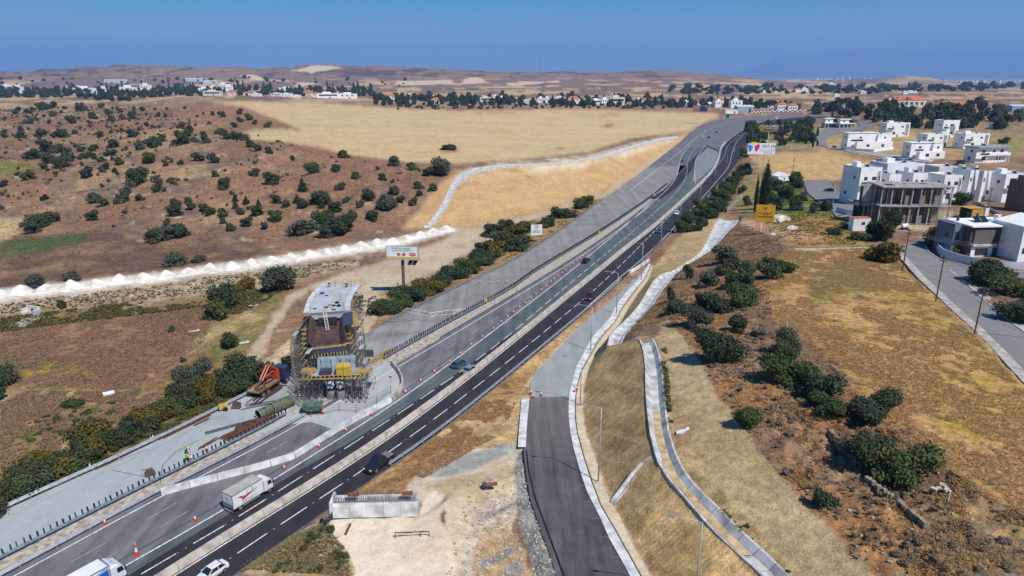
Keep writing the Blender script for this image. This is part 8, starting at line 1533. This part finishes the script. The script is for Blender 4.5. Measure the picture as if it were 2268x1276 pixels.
mass("scrub", 620, HILLP, (1.0, 2.8), 'grey', "low grey green scrub between the hillside bushes", 31); mass("scrub", 260, [(-100, 240), (300, 235), (430, 300), (420, 400), (250, 440), (-100, 420)], (1.8, 4.2), 'dark', "dark scrub thickets on the far left slope", 32); mass("scrub", 380, HILLP, (.8, 2.4), 'dry', "dead brown brush on the left hillside", 33)
mass("scrub", 150, [(1700, 930), (1880, 880), (2060, 1020), (2268, 1140), (2400, 1250), (2050, 1290), (1860, 1180), (1740, 1050)], (.4, 1.1), 'dry', "grey dead thorn brush among the stone terraces", 34, 2, (.4, .8)); mass("scrub", 120, [(1500, 660), (1700, 540), (1700, 720), (1860, 850), (1700, 1000), (1560, 800)], (.4, 1.1), 'dry', "dead brush patches on the upper scrub slope", 35, 2, (.4, .8)); mass("scrub", 40, [(530, 1262), (640, 1200), (722, 1160), (770, 1230), (776, 1270), (600, 1274)], (.4, 1.0), 'mid', "small green shrubs on the tan bank at the bottom", 36, 2, (.5, .8)); mass("scrub", 26, [(1545, 1095), (1600, 1128), (1690, 1215), (1750, 1275), (1770, 1275), (1660, 1170)], (.3, .9), 'mid', "small green shrubs growing along the channel lip", 37, 2); mass("scrub", 60, [(60, 930), (220, 890), (330, 890), (180, 985), (20, 1010)], (.5, 1.6), 'mid', "green tufts on the pale ground of the left field", 38, 3, (.25, .45))
# palms by the mansion
def palm(px, py, hp, lb):
    p = onground(px, py); f_ = scale_at(p); h = hp * f_; root = thing("palm_tree", lb, "tree", p); MB().bar((0, 0, 0), (.1, 0, h * .8), h * .03, 6, h * .02).build("trunk", M_bark, root); mb = MB()
    for k in range(14):
        a = k * 2.4; e = Vector((math.cos(a), math.sin(a), 0)); s_ = Vector((-e.y, e.x, 0)) * h * .05; c = Vector((.1, 0, h * .8)); m_ = c + e * h * .2 + Vector((0, 0, h * (.16 if k % 2 else .06))); t_ = c + e * h * .36 - Vector((0, 0, h * .03)); mb.add([c - s_ * .4, c + s_ * .4, m_ + s_, m_ - s_, t_], [(0, 1, 2, 3), (3, 2, 4)])
    mb.build("crown", LEAF['dark'], root)
for k, (x, y, h) in enumerate([(2006, 240, 32), (1997, 242, 22), (2070, 244, 30), (2083, 246, 34), (2090, 245, 26), (2168, 240, 22), (1942, 250, 26), (2035, 222, 18), (2146, 248, 22)]): palm(x, y, h, f"palm tree by the mansion, {nth(k)} counting from the roof's left end")
# -- dry grass tufts, weeds, scrub and stones: nobody could count them
def scatter(name, polys, n, h, wd, cols, label, seed, blades=3, holes=()):
    r6 = np.random.default_rng(seed); X, Y = [], []
    for px in polys:
        P = W2(px); lo, hi = P.min(0), P.max(0); xs = r6.uniform(lo[0], hi[0], n * 3); ys = r6.uniform(lo[1], hi[1], n * 3); m = inpoly(xs, ys, P); xs, ys = xs[m], ys[m]
        den = fbm(xs, ys, 7, 3, seed) + .6 * fbm(xs, ys, 1.8, 2, seed + 1); k = den > -.15; xs, ys = xs[k][:n // len(polys)], ys[k][:n // len(polys)]; X.append(xs); Y.append(ys)
    X = np.concatenate(X); Y = np.concatenate(Y); N_ = len(X); Z = np.array([gh(x, y) for x, y in zip(X, Y)])
    hh = h * r6.uniform(.5, 1.3, N_); ww = wd * r6.uniform(.5, 1.4, N_); V = []; 
    for b_ in range(blades):
        a = r6.uniform(0, 6.283, N_); lean = r6.uniform(.5, 1.6, N_) * hh; ca, sa = np.cos(a), np.sin(a)
        V.append(np.stack([np.stack([X - sa * ww * .5, Y + ca * ww * .5, Z - .03], 1), np.stack([X + sa * ww * .5, Y - ca * ww * .5, Z - .03], 1), np.stack([X + ca * lean, Y + sa * lean, Z + hh * r6.uniform(.35, 1, N_)], 1)], 1))
    V = np.concatenate(V).reshape(-1, 3); nf = len(V) // 3; me_ = bpy.data.meshes.new(name); me_.vertices.add(len(V)); me_.vertices.foreach_set('co', V.astype(np.float32).ravel()); me_.loops.add(len(V)); me_.loops.foreach_set('vertex_index', np.arange(len(V), dtype=np.int32)); me_.polygons.add(nf); me_.polygons.foreach_set('loop_start', np.arange(nf, dtype=np.int32) * 3); me_.polygons.foreach_set('loop_total', np.full(nf, 3, np.int32)); me_.update(); me_.validate()
    me_.materials.append(leafmat("tuft_" + name + str(seed), cols[0], cols[1], .4)); o = link(name, me_); o['kind'] = 'stuff'; o['label'] = label; o['category'] = "grass"
scatter("dry_grass", [PLAT], 52000, .26, .12, ((.30, .19, .085), (.60, .43, .22)), "tall dry orange grass covering the plateau", 1)
scatter("dry_grass", [hillr], 30000, .26, .14, ((.24, .13, .065), (.55, .36, .19)), "dry rust coloured grass on the scrub slope", 2)
scatter("dry_grass", [[(1700, 900), (1860, 870), (2060, 1010), (2268, 1130), (2400, 1230), (2050, 1290), (1860, 1180), (1740, 1040)]], 9000, .34, .16, ((.30, .17, .08), (.62, .43, .22)), "orange dry grass among the stone terraces", 14)
scatter("scrub", [hillr], 7000, .36, .30, ((.10, .085, .07), (.30, .25, .20)), "low grey thorny scrub on the right slope", 3, 5)
scatter("dry_grass", [[(830, 1075), (967, 966), (1120, 845), (1150, 880), (1110, 960), (1040, 1000), (930, 1060)]], 9000, .28, .12, ((.30, .16, .07), (.60, .40, .20)), "orange dry grass on the verge beside the fence", 4)
scatter("weeds", [[(505, 1276), (560, 1236), (640, 1194), (720, 1155), (738, 1180), (772, 1230), (778, 1276)]], 3600, .24, .16, ((.10, .11, .045), (.50, .38, .20)), "weeds and dry tufts on the tan bank at the bottom", 5, 4)
scatter("weeds", [[(0, 705), (200, 680), (430, 660), (640, 632), (560, 690), (470, 700), (440, 682), (0, 735)]], 5000, .4, .5, ((.06, .08, .025), (.20, .17, .06)), "green weeds at the foot of the haul lane", 6, 4)
scatter("weeds", [[(-50, 1125), (180, 1020), (310, 960), (470, 890), (640, 810), (650, 822), (480, 905), (200, 1030), (0, 1122)]], 5000, .45, .4, ((.07, .08, .025), (.27, .21, .07)), "rough weeds under the verge shrubs", 7, 4)
scatter("dry_grass", [[(0, 735), (440, 684), (470, 700), (450, 760), (300, 860), (0, 860)], [(0, 862), (300, 866), (430, 876), (200, 985), (0, 1070)]], 30000, .28, .22, ((.19, .11, .08), (.44, .29, .18)), "purple brown dry grass of the left field", 8)
scatter("scrub", [[(0, 240), (340, 235), (540, 300), (760, 350), (960, 380), (900, 480), (600, 540), (300, 560), (0, 600)]], 26000, .45, .5, ((.10, .085, .065), (.36, .26, .17)), "low brown scrub dotting the left hillside", 9, 4)
scatter("weeds", [[(1690, 405), (1780, 400), (1850, 478), (1890, 510), (1930, 540), (1780, 546), (1720, 530), (1690, 470)]], 5000, .4, .5, ((.09, .12, .03), (.34, .27, .06)), "green and yellow weeds on the plot by the advert board", 10, 4)
scatter("weeds", [[(0, 672), (300, 637), (600, 598), (820, 565), (780, 588), (640, 622), (420, 655), (0, 697)]], 2600, .4, .6, ((.10, .10, .04), (.28, .22, .10)), "weeds on the stony foot of the haul lane", 11, 4)
scatter("weeds", [[(1100, 512), (1200, 482), (1330, 440), (1360, 424), (1240, 505), (1126, 578), (1085, 560)]], 3600, .4, .5, ((.14, .11, .04), (.38, .25, .10)), "dry weeds beside the hedge shrubs", 12, 4)
scatter("weeds", [[(1525, 1095), (1600, 1130), (1690, 1220), (1760, 1290), (1748, 1276), (1588, 1122)], [(1455, 780), (1475, 770), (1490, 950), (1482, 955)]], 900, .35, .4, ((.07, .10, .03), (.26, .20, .08)), "sparse weeds along the drainage channel", 13, 4)
r7 = np.random.default_rng(77); st_ = MB()
for P, n, smax in ((W2(hillr), 900, .28), (W2([(1040, 1060), (1140, 1040), (1160, 1290), (990, 1290)]), 420, .3), (W2([(725, 1150), (925, 1135), (1005, 1200), (1010, 1290), (778, 1290)]), 160, .12), (W2([(0, 672), (300, 637), (600, 598), (820, 565), (640, 622), (420, 655), (0, 697)]), 700, .4), (W2([(20, 722), (95, 690), (90, 705), (50, 724)]), 160, .5), (W2([(1148, 1000), (1165, 1045), (1197, 1165), (1236, 1280), (1185, 1290), (1138, 1060)]), 420, .25), (W2([(1475, 780), (1530, 770), (1850, 1185), (1748, 1276), (1503, 1020)]), 700, .14), (W2([(1320, 800), (1425, 780), (1440, 957), (1460, 1030), (1690, 1278), (1440, 1270), (1300, 940)]), 700, .13)):
    lo, hi = P.min(0), P.max(0); xs = r7.uniform(lo[0], hi[0], n * 6); ys = r7.uniform(lo[1], hi[1], n * 6); m = inpoly(xs, ys, P)
    for x, y in list(zip(xs[m], ys[m]))[:n]:
        s_ = smax * r7.uniform(.25, 1) ** 1.6; st_.box((x, y, gh(x, y) + s_ * .2), (s_ * r7.uniform(.8, 1.6), s_, s_ * .7), r7.uniform(0, 3))
so = st_.build("rubble", mat("loose_stone", (.48, .41, .33), .95, .25, 2)); so['kind'] = 'stuff'; so['label'] = "loose stones strewn over slopes and works"; so['category'] = "stones"
# ================================================================== HAZE
hz = MB().b2(-45000, 45000, -3000, 47000, -6, 1700)
ho = hz.build("haze", None); ho['kind'] = 'stuff'
hm = bpy.data.materials.new("haze_air"); hm.use_nodes = True; hm.node_tree.nodes.clear()
out = hm.node_tree.nodes.new("ShaderNodeOutputMaterial"); pv = hm.node_tree.nodes.new("ShaderNodeVolumePrincipled")
pv.inputs['Color'].default_value = (.25, .50, .98, 1); pv.inputs['Density'].default_value = 6.5e-5; pv.inputs['Anisotropy'].default_value = 0.0
hm.node_tree.links.new(pv.outputs[0], out.inputs['Volume']); ho.data.materials.append(hm)
